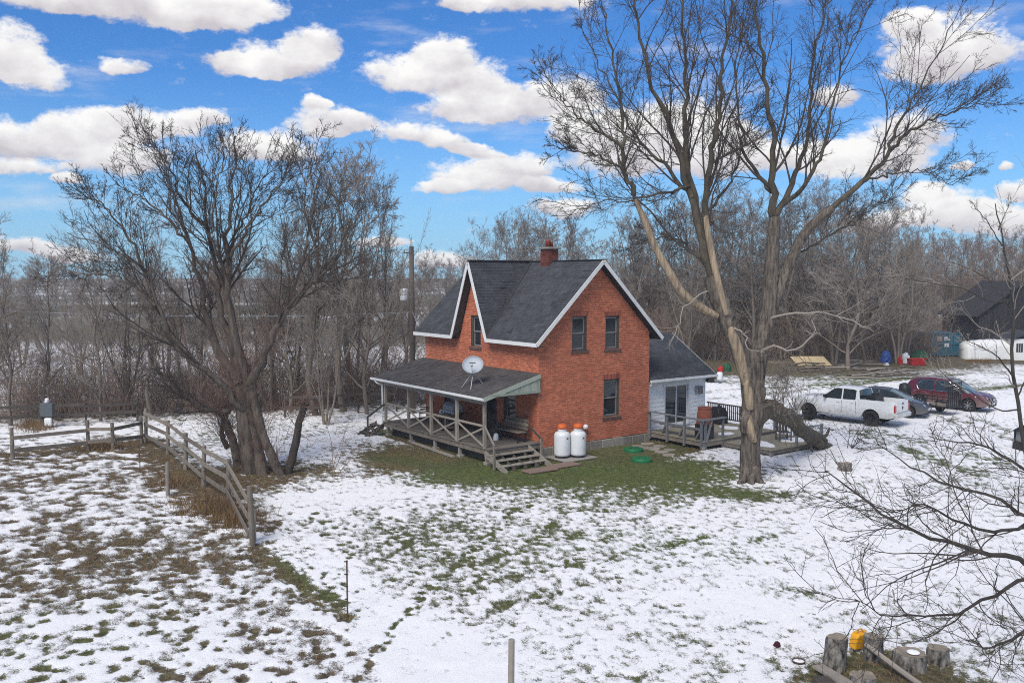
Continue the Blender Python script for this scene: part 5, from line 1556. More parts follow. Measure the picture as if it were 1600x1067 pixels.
# ---------------------------------------------------------------- deck by the wing
dk = house_thing('wooden_deck', 'low wooden deck with grey railing in front of the white wing', 'deck', 0, 0, 0)
DZ2 = .40
mb = MB(); mb.box((6.62, -3.3, .16), (11.6, -3.24, DZ2 - .035)); mb.box((6.62, -3.24, .16), (6.68, .22, DZ2 - .035)); mb.box((11.54, -3.24, .16), (11.6, .22, DZ2 - .035)); mb.box((6.7, -1.6, .14), (11.5, -1.5, DZ2 - .035))
frm = mb.build('deck_frame', M['wood'], dk)
bm_ = MB().box((6.58, 0, 0), (11.62, .138, .034)).mesh('deck_plank', M['deckwood'])
y = -3.33
while y < .14:
    obj('deck_board', bm_, frm, (R.uniform(-.01, .01), y, DZ2 - .035 + R.uniform(-.003, .003))); y += .146
mb = MB(); mb.box((7.9, -5.9, .08), (11.6, -5.84, .245)); mb.box((7.9, -5.84, .08), (7.96, -3.34, .245)); mb.box((11.54, -5.84, .08), (11.6, -3.34, .245))
frm2 = mb.build('lower_frame', M['wood'], dk)
bm2 = MB().box((7.86, 0, 0), (11.64, .138, .034)).mesh('lower_plank', M['deckwood'])
y = -5.93
while y < -3.45:
    obj('deck_board', bm2, frm2, (R.uniform(-.01, .01), y, .246 + R.uniform(-.003, .003))); y += .146
def deck_post(x, y, z0, z1, lean=(0, 0), m_='railwood'):
    mb = MB(); mb.beam((x, y, z0), (x + lean[0], y + lean[1], z1), .09, .09); mb.build('post', M[m_], dk)
EDGE = ((6.56, -.05), (6.56, -1.15), (6.56, -2.2), (6.56, -3.2))
for (x, y) in EDGE: deck_post(x, y, .08, 1.32, (0, 0) if y > -1 else (.0, .0))
for k in range(1, 4):
    mb = MB(); mb.beam((6.66, EDGE[k][1] + .42, .44), (6.60, EDGE[k][1] + .02, 1.0), .045, .07); mb.build('brace', M['railwood'], dk)
mb = MB(); mb.box((6.45, -3.38, 1.32), (6.67, .1, 1.365)); mb.build('rail_cap', M['railwood'], dk)
mb = MB(); mb.box((6.59, -3.2, .86), (6.63, -.1, .96)); mb.build('rail', M['railwood'], dk)
mb = MB(); mb.box((6.67, -3.38, 1.318), (8.05, -3.17, 1.363)); mb.build('rail_cap', M['railwood'], dk)
deck_post(7.9, -3.27, -.05, 1.31); deck_post(6.75, -3.27, -.05, 1.31, (0, 0))
mb = MB(); mb.beam((6.75, -3.32, .35), (7.1, -3.32, 1.28), .05, .09); mb.build('brace', M['railwood'], dk)
# built-in bench seat along the railing
mb = MB(); mb.box((6.72, -2.9, .80), (7.12, -.5, .84)); bs = mb.build('bench_seat', M['wood'], dk)
for y in (-2.7, -1.7, -.7):
    mb = MB(); mb.beam((6.8, y, .42), (7.05, y, .80), .05, .08); mb.build('bench_bracket', M['wood'], bs)
mb = MB(); mb.box((6.74, -2.1, .842), (7.1, -1.2, .87)); mb.build('seat_snow', M['snow'], bs)
# far railing with dark balusters
mb = MB(); mb.box((11.55, -2.1, 1.24), (11.65, .9, 1.29)); tp_ = mb.build('far_rail', M['wood_dk'], dk)
mb = MB(); mb.box((11.57, -2.1, .52), (11.63, .9, .57)); mb.build('bottom_rail', M['wood_dk'], dk)
bal = MB().box((-.02, -.02, .57), (.02, .02, 1.24)).mesh('baluster', M['wood_dk'])
y = -2.05
while y < .9:
    obj('baluster', bal, tp_, (11.6, y, 0)); y += .125
for (x, y, z1) in ((11.6, -3.25, 1.3), (11.5, -5.85, 1.05), (9.7, -5.85, 1.0), (11.55, -4.4, 1.05)): deck_post(x, y, -.05, z1)
mb = MB(); mb.box((9.7, -5.89, .98), (11.55, -5.81, 1.03)); mb.build('rail', M['railwood'], dk)
for (x, y) in ((6.62, -3.25), (8.0, -3.25), (9.8, -3.25), (7.93, -5.87), (9.7, -5.87), (11.57, -5.87)):
    mb = MB(); mb.box((x - .07, y - .07, -.15), (x + .07, y + .07, .16)); mb.build('pier', M['cap'], dk)
mb = MB(); mb.box((6.9, -3.05, .0), (11.4, -2.98, .28)); mb.build('skirt', M['wood_dk'], dk)
for i, (cx1, cy1, w1, h1, z1) in enumerate(((8.6, -4.6, .6, .9, .281), (10.6, -5.0, .8, .5, .281), (9.4, -.5, .9, .35, .401), (8.9, -2.6, .5, .3, .401), (10.4, -1.6, .4, .6, .401))):
    poly = [(cx1 + w1 * math.cos(q) * R.uniform(.7, 1.15), cy1 + h1 * math.sin(q) * R.uniform(.7, 1.15), z1) for q in np.linspace(0, 6.28, 17)[:-1]]
    mb = MB(); mb.prism(poly, (0, 0, .022)); mb.build('snow_patch', M['snow'], dk)
# terracotta tub on the deck corner
t = house_thing('planter', 'large upturned terracotta tub standing on the deck railing corner', 'planter', 7.3, -2.72, .42)
mb = MB(); mb.lathe([(.37, .62), (.36, .66), (.34, .95), (.30, 1.28), (.29, 1.30), (.31, 1.31), (.31, 1.38), (.28, 1.39), (.26, 1.30)], 22); mb.build('pot', M['terra'], t, smooth=True)
mb = MB(); mb.box((-.3, -.3, .0), (.3, .3, .62)); mb.build('stand', M['wood_dk'], t)
mb = MB(); mb.lathe([(.26, 1.33), (.2, 1.36), (.02, 1.37)], 16); mb.build('soil', M['wood_dk'], t)
# things under covers at the back of the deck
t = house_thing('covered_grill', 'black covered grill at the back of the deck by the dark railing', 'grill', 11.0, -.4, DZ2)
mb = MB(); mb.prism([(-.35, -.3, 0), (.35, -.3, 0), (.33, -.28, .55), (.22, -.2, .8), (-.22, -.2, .8), (-.33, -.28, .55)], (0, .6, 0)); mb.build('cover', M['black'], t, bevel=.06)
mb = MB(); mb.lathe([(.08, .78), (.1, .82), (.07, .9), (.02, .94)], 10); mb.build('vent_cap', M['black'], t, smooth=True)
for i, (a, b) in enumerate(((10.9, -2.2), (10.2, -4.8))):
    t = house_thing('deck_chair', ('dark slatted chair by the dark railing on the upper deck', 'dark slatted chair standing on the lower deck behind the big trunk')[i], 'chair', a, b, (DZ2, .28)[i], -.6)
    for k in range(4):
        mb = MB(); mb.box((-.25, -.26 + k * .135, .38), (.25, -.14 + k * .135, .41)); mb.build('seat_slat', M['wood_dk'], t)
        mb = MB(); mb.beam((-.19 + k * .13, .27, .40), (-.19 + k * .13, .42, .98), .10, .025); mb.build('back_slat', M['wood_dk'], t)
    for x_ in (-.25, .25):
        for y in (-.25, .27):
            mb = MB(); mb.box((x_ - .025, y - .025, 0), (x_ + .025, y + .025, .6 if y < 0 else .4)); mb.build('leg', M['wood_dk'], t)
        mb = MB(); mb.box((x_ - .04, -.3, .6), (x_ + .04, .33, .63)); mb.build('armrest', M['wood_dk'], t)

# ---------------------------------------------------------------- fences
def fence(name, label, posts, levels, post_r=.085, heights=None, m_='wood', lean=.06):
    b = posts[0]
    t = thing(name, label, 'fence', (b.x, b.y, 0))
    tops = []
    for i, p in enumerate(posts):
        h = (heights[i] if heights else 1.3)
        d = Vector((R.uniform(-lean, lean), R.uniform(-lean, lean), 0))
        q = p - b
        mb = MB(); mb.tube([(q.x, q.y, -.15), (q.x + d.x * .5, q.y + d.y * .5, h * .5), (q.x + d.x, q.y + d.y, h)], [post_r, post_r * .95, post_r * .9], 9)
        mb.build('post', M[m_], t)
        tops.append((q, d, h))
    for i in range(len(posts) - 1):
        for z in levels:
            (q0, d0, h0), (q1, d1, h1) = tops[i], tops[i + 1]
            n_ = Vector((-(q1 - q0).y, (q1 - q0).x, 0)).normalized() * .09
            if n_.y > 0: n_ = -n_
            z0, z1 = z + R.uniform(-.05, .05), z + R.uniform(-.05, .05)
            f0, f1 = z0 / h0, z1 / h1
            mb = MB(); mb.beam(q0 + d0 * f0 + Vector((0, 0, z0)) + n_, q1 + d1 * f1 + Vector((0, 0, z1)) + n_, .04, .15)
            mb.build('rail', M[m_], t)
    return t
pts = [on_ground(*q) for q in ((228, 690), (262, 708), (290, 732), (318, 757), (357, 782), (395, 852))]
for p in pts: p.z = 0
fence('paddock_fence', 'three-rail weathered wooden fence running diagonally towards the house', pts, (.35, .85, 1.33), heights=(1.55, 1.42, 1.42, 1.45, 1.45, 1.72), m_='wood')
pts = [on_ground(*q) for q in ((20, 718), (138, 702), (177, 702), (222, 692))]
fence('field_fence', 'low two-rail weathered wooden fence along the back of the paddock at the left', [p * 1 for p in pts], (.40, .95), heights=(1.35, 1.3, 1.2, 1.2), m_='wood')
pts = [on_ground(*q) for q in ((-60, 672), (66, 664), (135, 662), (215, 658))]
fence('dark_fence', 'dark split-rail fence behind the driveway at the far left', pts, (.55, 1.0), heights=(1.2, 1.3, 1.1, 1.1), m_='wood_dk', post_r=.06)
pts = [on_ground(*q) for q in ((445, 652), (500, 650), (560, 646), (620, 643))]
fence('hedge_fence', 'dark old rail fence half hidden in the brush left of the porch', pts, (.5, 1.05), heights=(1.3, 1.2, 1.3, 1.2), m_='wood_dk', post_r=.06)
pts = [G(x, 497) for x in (5, 28, 48, 70)]
fence('far_fence', 'far white rail fence across the snowy field at the left', pts, (.5, 1.0, 1.5), heights=(1.8,) * 4, m_='wood_dk', post_r=.10)
# lone posts
def lone_post(px, py, h, r_, label, m_='wood', name='wooden_post'):
    p = on_ground(px, py); t = MB().tube([(0, 0, -.15), (.01, 0, h * .6), (.015, .01, h)], [r_, r_ * .95, r_ * .92], 9).build(name, M[m_]); t.location = p
    tag(t, label, 'post'); return t
lone_post(262, 773, 1.15, .07, 'short grey wooden post standing just in front of the diagonal fence', 'wood_lt')
o = lone_post(396, 846, .95, .08, 'thick split wooden post strapped to the near end of the diagonal fence', 'wood_lt')
o = lone_post(798, 1110, 1.28, .06, 'pale wooden post at the bottom edge of the snow', 'wood_lt')
def tpost(px, py, h, label):
    p = on_ground(px, py); t = thing('steel_fence_post', label, 'post', p)
    mb = MB(); mb.box((-.018, -.005, -.15), (.018, .005, h)); mb.box((-.005, .005, -.15), (.005, .03, h)); mb.build('stake', M['rust'], t)
    for k in range(4):
        mb = MB(); mb.box((-.06, -.015, h * (.97 - k * .22)), (.02, .01, h * (.97 - k * .22) + .02)); mb.build('insulator', M['black'], t)
tpost(543, 960, 1.30, 'thin dark steel fence stake standing alone on the snow')
tpost(219, 738, 1.35, 'thin dark steel fence stake in front of the fence corner at the left')
tpost(322, 806, 1.45, 'thin dark steel fence stake beside the diagonal fence')

# ---------------------------------------------------------------- utility pole, wires, meter
p = on_ground(645, 646)
up_ = thing('utility_pole', 'tall wooden utility pole with a pale transformer left of the house', 'utility pole', p)
mb = MB(); mb.tube([(0, 0, -.2), (0, 0, 5), (0, 0, 9.25)], [.17, .15, .125], 12); mb.build('pole', M['polewood'], up_, smooth=True)
mb = MB(); mb.lathe([(.05, 6.25), (.24, 6.28), (.25, 6.34), (.25, 6.86), (.23, 6.9), (.06, 6.94)], 18, (-.44, -.05, 0)); tr_ = mb.build('transformer', M['tank'], up_, smooth=True)
mb = MB(); mb.tube([(-.5, -.05, 6.9), (-.5, -.05, 7.12)], .035, 8); mb.build('bushing', M['cap'], tr_)
mb = MB(); mb.box((-.4, -.05, 6.45), (0, .0, 6.5)); mb.box((-.4, -.05, 6.72), (0, .0, 6.77)); mb.build('bracket', M['metal'], tr_)
mb = MB(); mb.beam((-.45, 0, 8.9), (.1, 0, 8.9), .06, .06); mb.build('cross_arm', M['wood_dk'], up_)
mb = MB(); mb.lathe([(.03, 0), (.05, .04), (.03, .08), (.05, .12), (.02, .15)], 8, (-.4, 0, 8.93)); mb.build('insulator', M['cap'], up_)
def wire(name, label, a, b, sag, r_=.012):
    pts = [tuple(Vector(a).lerp(Vector(b), k / 20) - Vector((0, 0, sag * 4 * (k / 20) * (1 - k / 20)))) for k in range(21)]
    o = MB().tube(pts, r_, 5).build(name, M['grey']); tag(o, label, 'wire')
wire('power_wire', 'thin pale wire running left from the utility pole across the trees', (p.x, p.y, 5.65), tuple(at(-80, 480, 47)), .35)
wire('service_wire', 'thin pale wire running from the utility pole to the house wall', (p.x, p.y, 5.75), tuple(HW(.2, HLEN + .05, 4.5)), .25)
# leaning yellow pole behind the porch
o = MB().tube([(0, 0, 0), (.5, 0, 1.9)], .03, 6).build('leaning_pole', M['plywood']); o.location = on_ground(613, 632); tag(o, 'thin yellow pole leaning in the brush behind the porch', 'pole')
# grey box on a stand at the far left
p = on_ground(75, 668)
t = thing('utility_pedestal', 'grey utility box on a stand beside the driveway at the left', 'utility box', p)
mb = MB(); mb.box((-.32, -.15, .55), (.32, .15, 1.25)); mb.build('cabinet', mat('dull_green_grey', (.10, .115, .12), (.07, .08, .085), rough=.7), t, bevel=.03)
mb = MB(); mb.lathe([(.16, 0), (.17, .05), (.12, .14), (.02, .16)], 14, (0, 0, 1.25)); mb.build('cap', M['metal'], t, smooth=True)
mb = MB(); mb.lathe([(.09, 1.33), (.11, 1.40), (.09, 1.48), (.02, 1.5)], 12); mb.build('meter', M['tank'], t, smooth=True)
for x_ in (-.24, .2): mb = MB(); mb.box((x_, -.05, -.1), (x_ + .06, .05, .56)); mb.build('leg', M['wood_dk'], t)
mb = MB(); mb.box((-.1, -.2, .1), (.26, .12, .5)); mb.build('snowy_base', M['snow'], t, bevel=.06)

# ---------------------------------------------------------------- vehicles
PAINT = dict(
 white=mat('white_car_paint', (0.70, 0.70, 0.69), (0.64, 0.64, 0.62), rough=0.35, coat=0.6, scale=1.5),
 maroon=mat('maroon_car_paint', (0.10, 0.008, 0.016), (0.075, 0.006, 0.012), rough=0.3, coat=0.8, scale=2),
 grey=mat('grey_car_paint', (0.03, 0.034, 0.042), (0.024, 0.028, 0.034), rough=0.3, coat=0.8, scale=2),
)
M['lamp_red'] = mat('red_lamp', (0.35, 0.01, 0.015), rough=0.2, coat=.5)
M['lamp_clear'] = mat('clear_lamp', (0.55, 0.56, 0.58), (0.35, 0.36, 0.38), rough=0.15, coat=.5, scale=14)
M['chrome'] = mat('chrome', (0.6, 0.6, 0.62), rough=0.15, metal=1.0)
for pm_, amt in ((PAINT['white'], .75), (PAINT['maroon'], .55), (PAINT['grey'], .3)):     # road salt and mud low on the bodywork
    nt = pm_.node_tree; bs_ = nt.nodes['Principled BSDF']
    src = bs_.inputs['Base Color'].links[0].from_socket
    tc2 = nt.nodes.new('ShaderNodeTexCoord'); sx = nt.nodes.new('ShaderNodeSeparateXYZ'); nt.links.new(tc2.outputs['Object'], sx.inputs[0])
    nz = nt.nodes.new('ShaderNodeTexNoise'); nz.inputs['Scale'].default_value = 5; nz.inputs['Detail'].default_value = 6; nt.links.new(tc2.outputs['Object'], nz.inputs['Vector'])
    ad = nt.nodes.new('ShaderNodeMath'); ad.operation = 'MULTIPLY_ADD'; nt.links.new(nz.outputs['Fac'], ad.inputs[0]); ad.inputs[1].default_value = -.9; nt.links.new(sx.outputs[2], ad.inputs[2])
    mrr = nt.nodes.new('ShaderNodeMapRange'); mrr.inputs['From Min'].default_value = .55; mrr.inputs['From Max'].default_value = -.15; mrr.inputs['To Max'].default_value = amt; nt.links.new(ad.outputs[0], mrr.inputs['Value'])
    mxx = nt.nodes.new('ShaderNodeMix'); mxx.data_type = 'RGBA'; nt.links.new(mrr.outputs['Result'], mxx.inputs[0]); nt.links.new(src, mxx.inputs[6]); mxx.inputs[7].default_value = (.22, .20, .175, 1)
    nt.links.new(mxx.outputs[2], bs_.inputs['Base Color'])
def loft(sections, closed_ends=True):
    """sections: list of (x, [(y,z)...half section from bottom centre to top centre])"""
    vs_, fs = [], []
    n = None
    for x, half in sections:
        ring = [(x, y, z) for y, z in half] + [(x, -y, z) for y, z in reversed(half[1:-1])]
        n = len(ring); vs_ += ring
    for i in range(len(sections) - 1):
        for k in range(n):
            k2 = (k + 1) % n
            fs.append((i * n + k, i * n + k2, (i + 1) * n + k2, (i + 1) * n + k))
    if closed_ends:
        fs.append(tuple(range(n))); fs.append(tuple((len(sections) - 1) * n + k for k in range(n - 1, -1, -1)))
    return vs_, fs
def wheel(parent, x, y, r_, w_, rimmat, spokes=7):
    s = 1 if y > 0 else -1
    mb = MB(); prof = [(r_ * .62, -w_ / 2), (r_ * .93, -w_ / 2), (r_, -w_ * .36), (r_, w_ * .36), (r_ * .93, w_ / 2), (r_ * .62, w_ / 2)]
    mb.lathe(prof, 28, cap=False)
    o = mb.build('wheel', M['rubber'], parent, smooth=False)
    o.rotation_euler = (math.pi / 2, 0, 0); o.location = (x, y, r_)
    mb = MB(); mb.lathe([(r_ * .62, -w_ * .3), (r_ * .66, s * -w_ * .46), (r_ * .60, s * -w_ * .40), (r_ * .56, s * -w_ * .2), (.02, s * -w_ * .18)], 24, cap=False)
    rm = mb.build('rim', M['rim_dk'], o, smooth=True)
    mb = MB()
    for k in range(spokes):
        th = 2 * math.pi * k / spokes
        mb.beam((0, 0, s * -w_ * .40), (r_ * .62 * math.cos(th), r_ * .62 * math.sin(th), s * -w_ * .42), .05, .03, up=(0, 0, 1))
    mb.lathe([(.07, s * -w_ * .45), (.06, s * -w_ * .3)], 10)
    mb.build('spokes', rimmat, o)
def vehicle(name, label, cat, spec, loc, heading):
    """x forward, y left"""
    t = thing(name, label, cat, loc, heading)
    L_, W_, sill, pm = spec['L'], spec['W'], spec['sill'], PAINT[spec['paint']]
    r_ = spec['wheel_r']; arches = spec['axles']; ra = r_ * 1.2
    xs = set(np.linspace(-L_ / 2, L_ / 2, 34).tolist())
    for xa in arches:
        xs |= set((xa + ra * np.cos(np.linspace(0, math.pi, 13))).tolist())
    for x in [q[0] for q in spec['top']] : xs.add(x)
    xs = sorted(x for x in xs if -L_ / 2 <= x <= L_ / 2)
    tx, tz = [q[0] for q in spec['top']], [q[1] for q in spec['top']]
    secs = []
    bed = spec.get('bed')
    for x in xs:
        zt = float(np.interp(x, tx, tz))
        e = min(abs(x - L_ / 2), abs(x + L_ / 2))
        front = x > 0
        rnd = spec.get('round_f', .5) if front else spec.get('round_r', .35)
        ws = 1 - (.16 if front else .08) * max(0, 1 - e / rnd) ** 2
        w = W_ / 2 * ws
        zb = sill + (.10 * max(0, 1 - e / .35))
        for xa in arches:
            if abs(x - xa) < ra: zb = max(zb, r_ + math.sqrt(max(ra ** 2 - (x - xa) ** 2, 0)))
        zb = min(zb, zt - .12)
        h = zt - zb
        if bed and bed[0] < x < bed[1]:
            half = [(0, zb), (w * .85, zb), (w * .985, zb + .01), (w, zb + .35 * h), (w, zb + .7 * h), (w * .985, zt - .015), (w * .90, zt), (w * .875, zt - .48), (0, zt - .48)]
            half[7] = (w * .875, max(zt - .48, zb + .02)); half[8] = (0, max(zt - .48, zb + .02))
        else:
            half = [(0, zb), (w * .85, zb), (w * .985, zb + .01), (w, zb + .35 * h), (w * .995, zb + .68 * h), (w * .955, zt - .05), (w * .87, zt), (w * .45, zt + .025), (0, zt + .03)]
        secs.append((x, half))
        if bed:
            pass
    body = MB().add(*loft(secs)).build('body', pm, t, smooth=True)
    body.modifiers.new('split', 'EDGE_SPLIT').split_angle = math.radians(32)
    mb = MB(); mb.box((-L_ / 2 + .25, -W_ / 2 * .62, sill - .04), (L_ / 2 - .3, W_ / 2 * .62, sill + .45)); mb.build('underbody', M['black'], t)
    for xa in arches:
        for s in (-1, 1):
            wheel(t, xa, s * (W_ / 2 - spec['tyre_w'] / 2 - .015), r_, spec['tyre_w'], spec['rim'])
    # cabin
    cx_, cz_ = [q[0] for q in spec['cabin']], [q[1] for q in spec['cabin']]
    zroof = max(cz_)
    wb, wr_ = W_ / 2 * .915, W_ / 2 * spec.get('roof_w', .73)
    vs2, n2 = [], 7
    xs2 = sorted(set(cx_) | set(np.linspace(cx_[0], cx_[-1], 30).tolist()))
    for x in xs2:
        zr = float(np.interp(x, cx_, cz_)); zl = float(np.interp(x, tx, tz)) - .03
        zr = max(zr, zl + .02)
        f_ = min(1, max(0, (zr - zl) / (zroof - zl)))
        we = wb + (wr_ - wb) * f_
        e_ = .05 * f_
        for y, z in ((wb, zl), (we + .01, zr - e_ - .01), (we - .06, zr), (0, zr + .035 * f_), (-we + .06, zr), (-we - .01, zr - e_ - .01), (-wb, zl)):
            vs2.append((x, y, z))
    def faces(test):
        mb_ = MB(); fs = []
        for i in range(len(xs2) - 1):
            for k in range(n2 - 1):
                if test(i, k): fs.append((i * n2 + k, i * n2 + k + 1, (i + 1) * n2 + k + 1, (i + 1) * n2 + k))
        used = sorted({q for f in fs for q in f}); mp_ = {q: j for j, q in enumerate(used)}
        mb_.add([vs2[q] for q in used], [tuple(mp_[q] for q in f) for f in fs]); return mb_
    roof_lo, roof_hi = spec['roof_x']
    mid = lambda i: (xs2[i] + xs2[i + 1]) / 2
    faces(lambda i, k: k in (1, 2, 3, 4) and roof_lo <= mid(i) <= roof_hi).build('roof_panel', pm, t, smooth=True)
    faces(lambda i, k: k in (1, 2, 3, 4) and mid(i) > roof_hi).build('windscreen', M['screen'], t, smooth=True)
    faces(lambda i, k: k in (1, 2, 3, 4) and mid(i) < roof_lo).build('rear_window', M['carglass'], t, smooth=True)
    gl0, gl1 = spec['glass_x']
    for s, nm in ((0, 'left'), (5, 'right')):
        faces(lambda i, k: k == s and gl0 <= mid(i) <= gl1).build('side_window', M['carglass'], t, smooth=True)
        q = faces(lambda i, k: k == s and not (gl0 <= mid(i) <= gl1))
        if q.f: q.build('quarter_panel', pm, t, smooth=True)
    for (xb, xt, w_) in spec['pillars']:
        for s in (-1, 1):
            zl = float(np.interp(xb, tx, tz)) - .03; zr = float(np.interp(xt, cx_, cz_))
            fr_ = (zr - zl) / (zroof - zl)
            mb = MB(); mb.beam((xb, s * (wb + .004), zl), (xt, s * (wb + (wr_ - wb) * fr_ + .012), zr - .03), w_, .03, up=(0, s, .3)); mb.build('pillar', pm, t)
    for s in (-1, 1):   # mirrors, door seams and handles
        xm = spec['mirror_x']; zl = float(np.interp(xm, tx, tz))
        mb = MB(); mb.box((xm - .08, s * W_ / 2 - .06, zl + .02), (xm + .06, s * W_ / 2 + s * .20, zl + .19)) if s > 0 else mb.box((xm - .08, -W_ / 2 - .20, zl + .02), (xm + .06, -W_ / 2 + .06, zl + .19))
        mb.build('mirror', spec.get('mirror_mat', pm), t, bevel=.03)
        for xd in spec['doors']:
            zl = float(np.interp(xd, tx, tz))
            mb = MB(); mb.box((xd - .008, s * (W_ / 2) - .012, sill + .12), (xd + .008, s * (W_ / 2) + .004, zl - .1)); mb.build('door_seam', M['black'], t)
            mb = MB(); mb.box((xd + .10, s * (W_ / 2) - .03, zl - .20), (xd + .28, s * (W_ / 2) + .02, zl - .165)); mb.build('door_handle', spec.get('handle', pm), t)
    return t, secs
# white pickup
fr, rr_ = G(1265, 654), G(1358.5, 665)
hd = math.atan2(fr.y - rr_.y, fr.x - rr_.x)
hv = Vector((math.cos(hd), math.sin(hd), 0)); lv = Vector((-hv.y, hv.x, 0))
wb_ = 3.57
mid_ = (fr + rr_) / 2 - lv * (1.0 - .14)
pk = dict(L=5.82, W=2.02, sill=.46, paint='white', wheel_r=.42, tyre_w=.29, axles=(-1.62, 1.95), rim=M['rim_dk'],
          top=[(-2.91, 1.16), (-2.88, 1.40), (-.95, 1.40), (-.90, 1.36), (1.05, 1.33), (1.25, 1.34), (2.55, 1.26), (2.80, 1.15), (2.91, .95)], bed=(-2.80, -.95),
          cabin=[(-.98, 1.42), (-.86, 1.86), (-.6, 1.95), (.35, 1.96), (.55, 1.90), (1.32, 1.36)], roof_x=(-.86, .52), glass_x=(-.72, 1.0), roof_w=.76,
          pillars=[(-.92, -.82, .14), (.02, .02, .07), (1.28, .56, .07)], mirror_x=.95, doors=(-.78, .02), round_f=.6, round_r=.2, mirror_mat=M['black'])
t, secs = vehicle('pickup_truck', 'white crew-cab pickup truck parked on the snow', 'pickup truck', pk, (mid_.x - hv.x * .165, mid_.y - hv.y * .165, .0), hd)
t.scale = (.94, .94, .94)
for s in (-1, 1):
    y0, y1 = (s * .98, s * .80)
    mb = MB(); mb.box((-2.935, min(y0, y1), .84), (-2.87, max(y0, y1), 1.22)); mb.build('tail_light', M['lamp_red'], t, bevel=.01)
    mb = MB(); mb.box((2.66, min(y0, y1) * .86, .92), (2.90, max(y0, y1) * .86, 1.10)); mb.build('headlight', M['lamp_clear'], t, bevel=.02)
mb = MB(); mb.box((-2.945, -.76, .80), (-2.885, .76, 1.38)); tg = mb.build('tailgate', PAINT['white'], t, bevel=.015)
mb = MB(); mb.box((-2.962, -.12, 1.24), (-2.946, .12, 1.30)); mb.build('handle', M['black'], tg)
mb = MB(); mb.prism([(-2.95, -.07, 1.12), (-2.95, .07, 1.12), (-2.95, .085, 1.04), (-2.95, .04, .97), (-2.95, 0, .94), (-2.95, -.04, .97), (-2.95, -.085, 1.04)], (-.008, 0, 0)); mb.build('emblem', M['black'], tg)
mb = MB(); mb.prism([(-3.05, -.98, .52), (-2.86, -1.0, .52), (-2.86, -1.0, .76), (-3.05, -.98, .74)], (0, 1.97, 0)); bp_ = mb.build('rear_bumper', M['chrome'], t, bevel=.03)
bp_.data.materials[0] = PAINT['white']
mb = MB(); mb.box((-3.058, -.2, .58), (-3.05, .2, .70)); mb.build('number_plate', M['tank'], bp_)
for s in (-1, 1):
    mb = MB(); mb.tube([(-1.0, s * .97, .40), (1.35, s * .97, .40)], .045, 8); mb.build('side_step', M['metal'], t)
    for k, xw in enumerate(np.linspace(-1.7, 2.0, 0)): pass
mb = MB(); mb.prism([(2.82, -.9, .45), (2.98, -.85, .45), (2.98, -.85, .72), (2.84, -.9, .74)], (0, 1.75, 0)); mb.build('front_bumper', M['chrome'], t, bevel=.03)
bedpos = t.location
mb = MB(); mb.box((-.24, -.55, 0), (.24, .55, .50)); mb.box((-.15, -.3, .50), (.1, .2, .58))
o = mb.build('cargo_box', M['black'], bevel=.03); o.location = Vector((t.location.x, t.location.y, 1.02)) - hv * 1.36; o.rotation_euler = (0, .06, hd); tag(o, 'black box standing in the bed of the white pickup behind its cab', 'box')
# maroon suv
hd2 = math.radians(-45)
hv2 = Vector((math.cos(hd2), math.sin(hd2), 0)); lv2 = Vector((-hv2.y, hv2.x, 0))
fw = G(1513, 643)
suv = dict(L=4.69, W=1.84, sill=.30, paint='maroon', wheel_r=.355, tyre_w=.23, axles=(-1.38, 1.33), rim=M['rim'],
           top=[(-2.345, .80), (-2.25, 1.02), (-1.2, 1.04), (.85, 1.0), (1.2, 1.02), (1.9, .95), (2.2, .82), (2.345, .62)],
           cabin=[(-2.28, 1.05), (-2.0, 1.50), (-1.75, 1.66), (-.9, 1.72), (.0, 1.70), (.35, 1.63), (1.28, 1.02)], roof_x=(-1.85, .28), glass_x=(-1.55, 1.05), roof_w=.74,
           pillars=[(-1.62, -1.85, .22), (-.55, -.6, .07), (.38, .30, .07), (1.24, .36, .06)], mirror_x=.75, doors=(-.62, .42), round_f=.8, round_r=.5)
c_ = fw - hv2 * 1.33 + lv2 * (.92 - .1)
t, secs = vehicle('maroon_car', 'maroon sport utility car parked behind the utility trailer', 'car', suv, (c_.x, c_.y, 0), hd2)
for s in (-1, 1):
    mb = MB(); mb.beam((1.80, s * .80, .86), (2.22, s * .56, .76), .16, .12); mb.build('headlight', M['lamp_clear'], t, bevel=.02)
    mb = MB(); mb.beam((-2.28, s * .70, 1.0), (-2.12, s * .80, 1.14), .12, .16); mb.build('tail_light', M['lamp_red'], t, bevel=.02)
    mb = MB(); mb.tube([(-1.6, s * .76, 1.30), (-1.3, s * .735, 1.545), (-.5, s * .735, 1.62), (.25, s * .735, 1.58), (1.0, s * .81, 1.14)], .014, 5); mb.build('window_trim', M['chrome'], t)
    mb = MB(); mb.tube([(-1.6, s * .76, 1.30), (-1.45, s * .85, 1.06), (-.5, s * .86, 1.04), (1.0, s * .85, 1.02)], .012, 5); mb.build('window_trim', M['chrome'], t)
    mb = MB(); mb.tube([(-1.75, s * .62, 1.73), (-.9, s * .62, 1.785), (.15, s * .62, 1.75)], .018, 6); mb.build('roof_rail', M['metal'], t)
mb = MB(); mb.prism([(2.28, -.45, .80), (2.36, -.36, .55), (2.36, .36, .55), (2.28, .45, .80)], (.02, 0, -.01)); gr = mb.build('grille', M['black'], t)
for s in (-1, 1):
    mb = MB(); mb.beam((2.30, s * .44, .80), (2.39, s * .16, .54), .05, .03); mb.build('grille_bar', M['chrome'], gr)
mb = MB(); mb.tube([(2.375, 0, .68), (2.40, 0, .68)], .085, 14); mb.build('emblem', M['chrome'], gr)
mb = MB(); mb.box((2.36, -.24, .42), (2.385, .24, .52)); mb.build('number_plate', M['tank'], t)
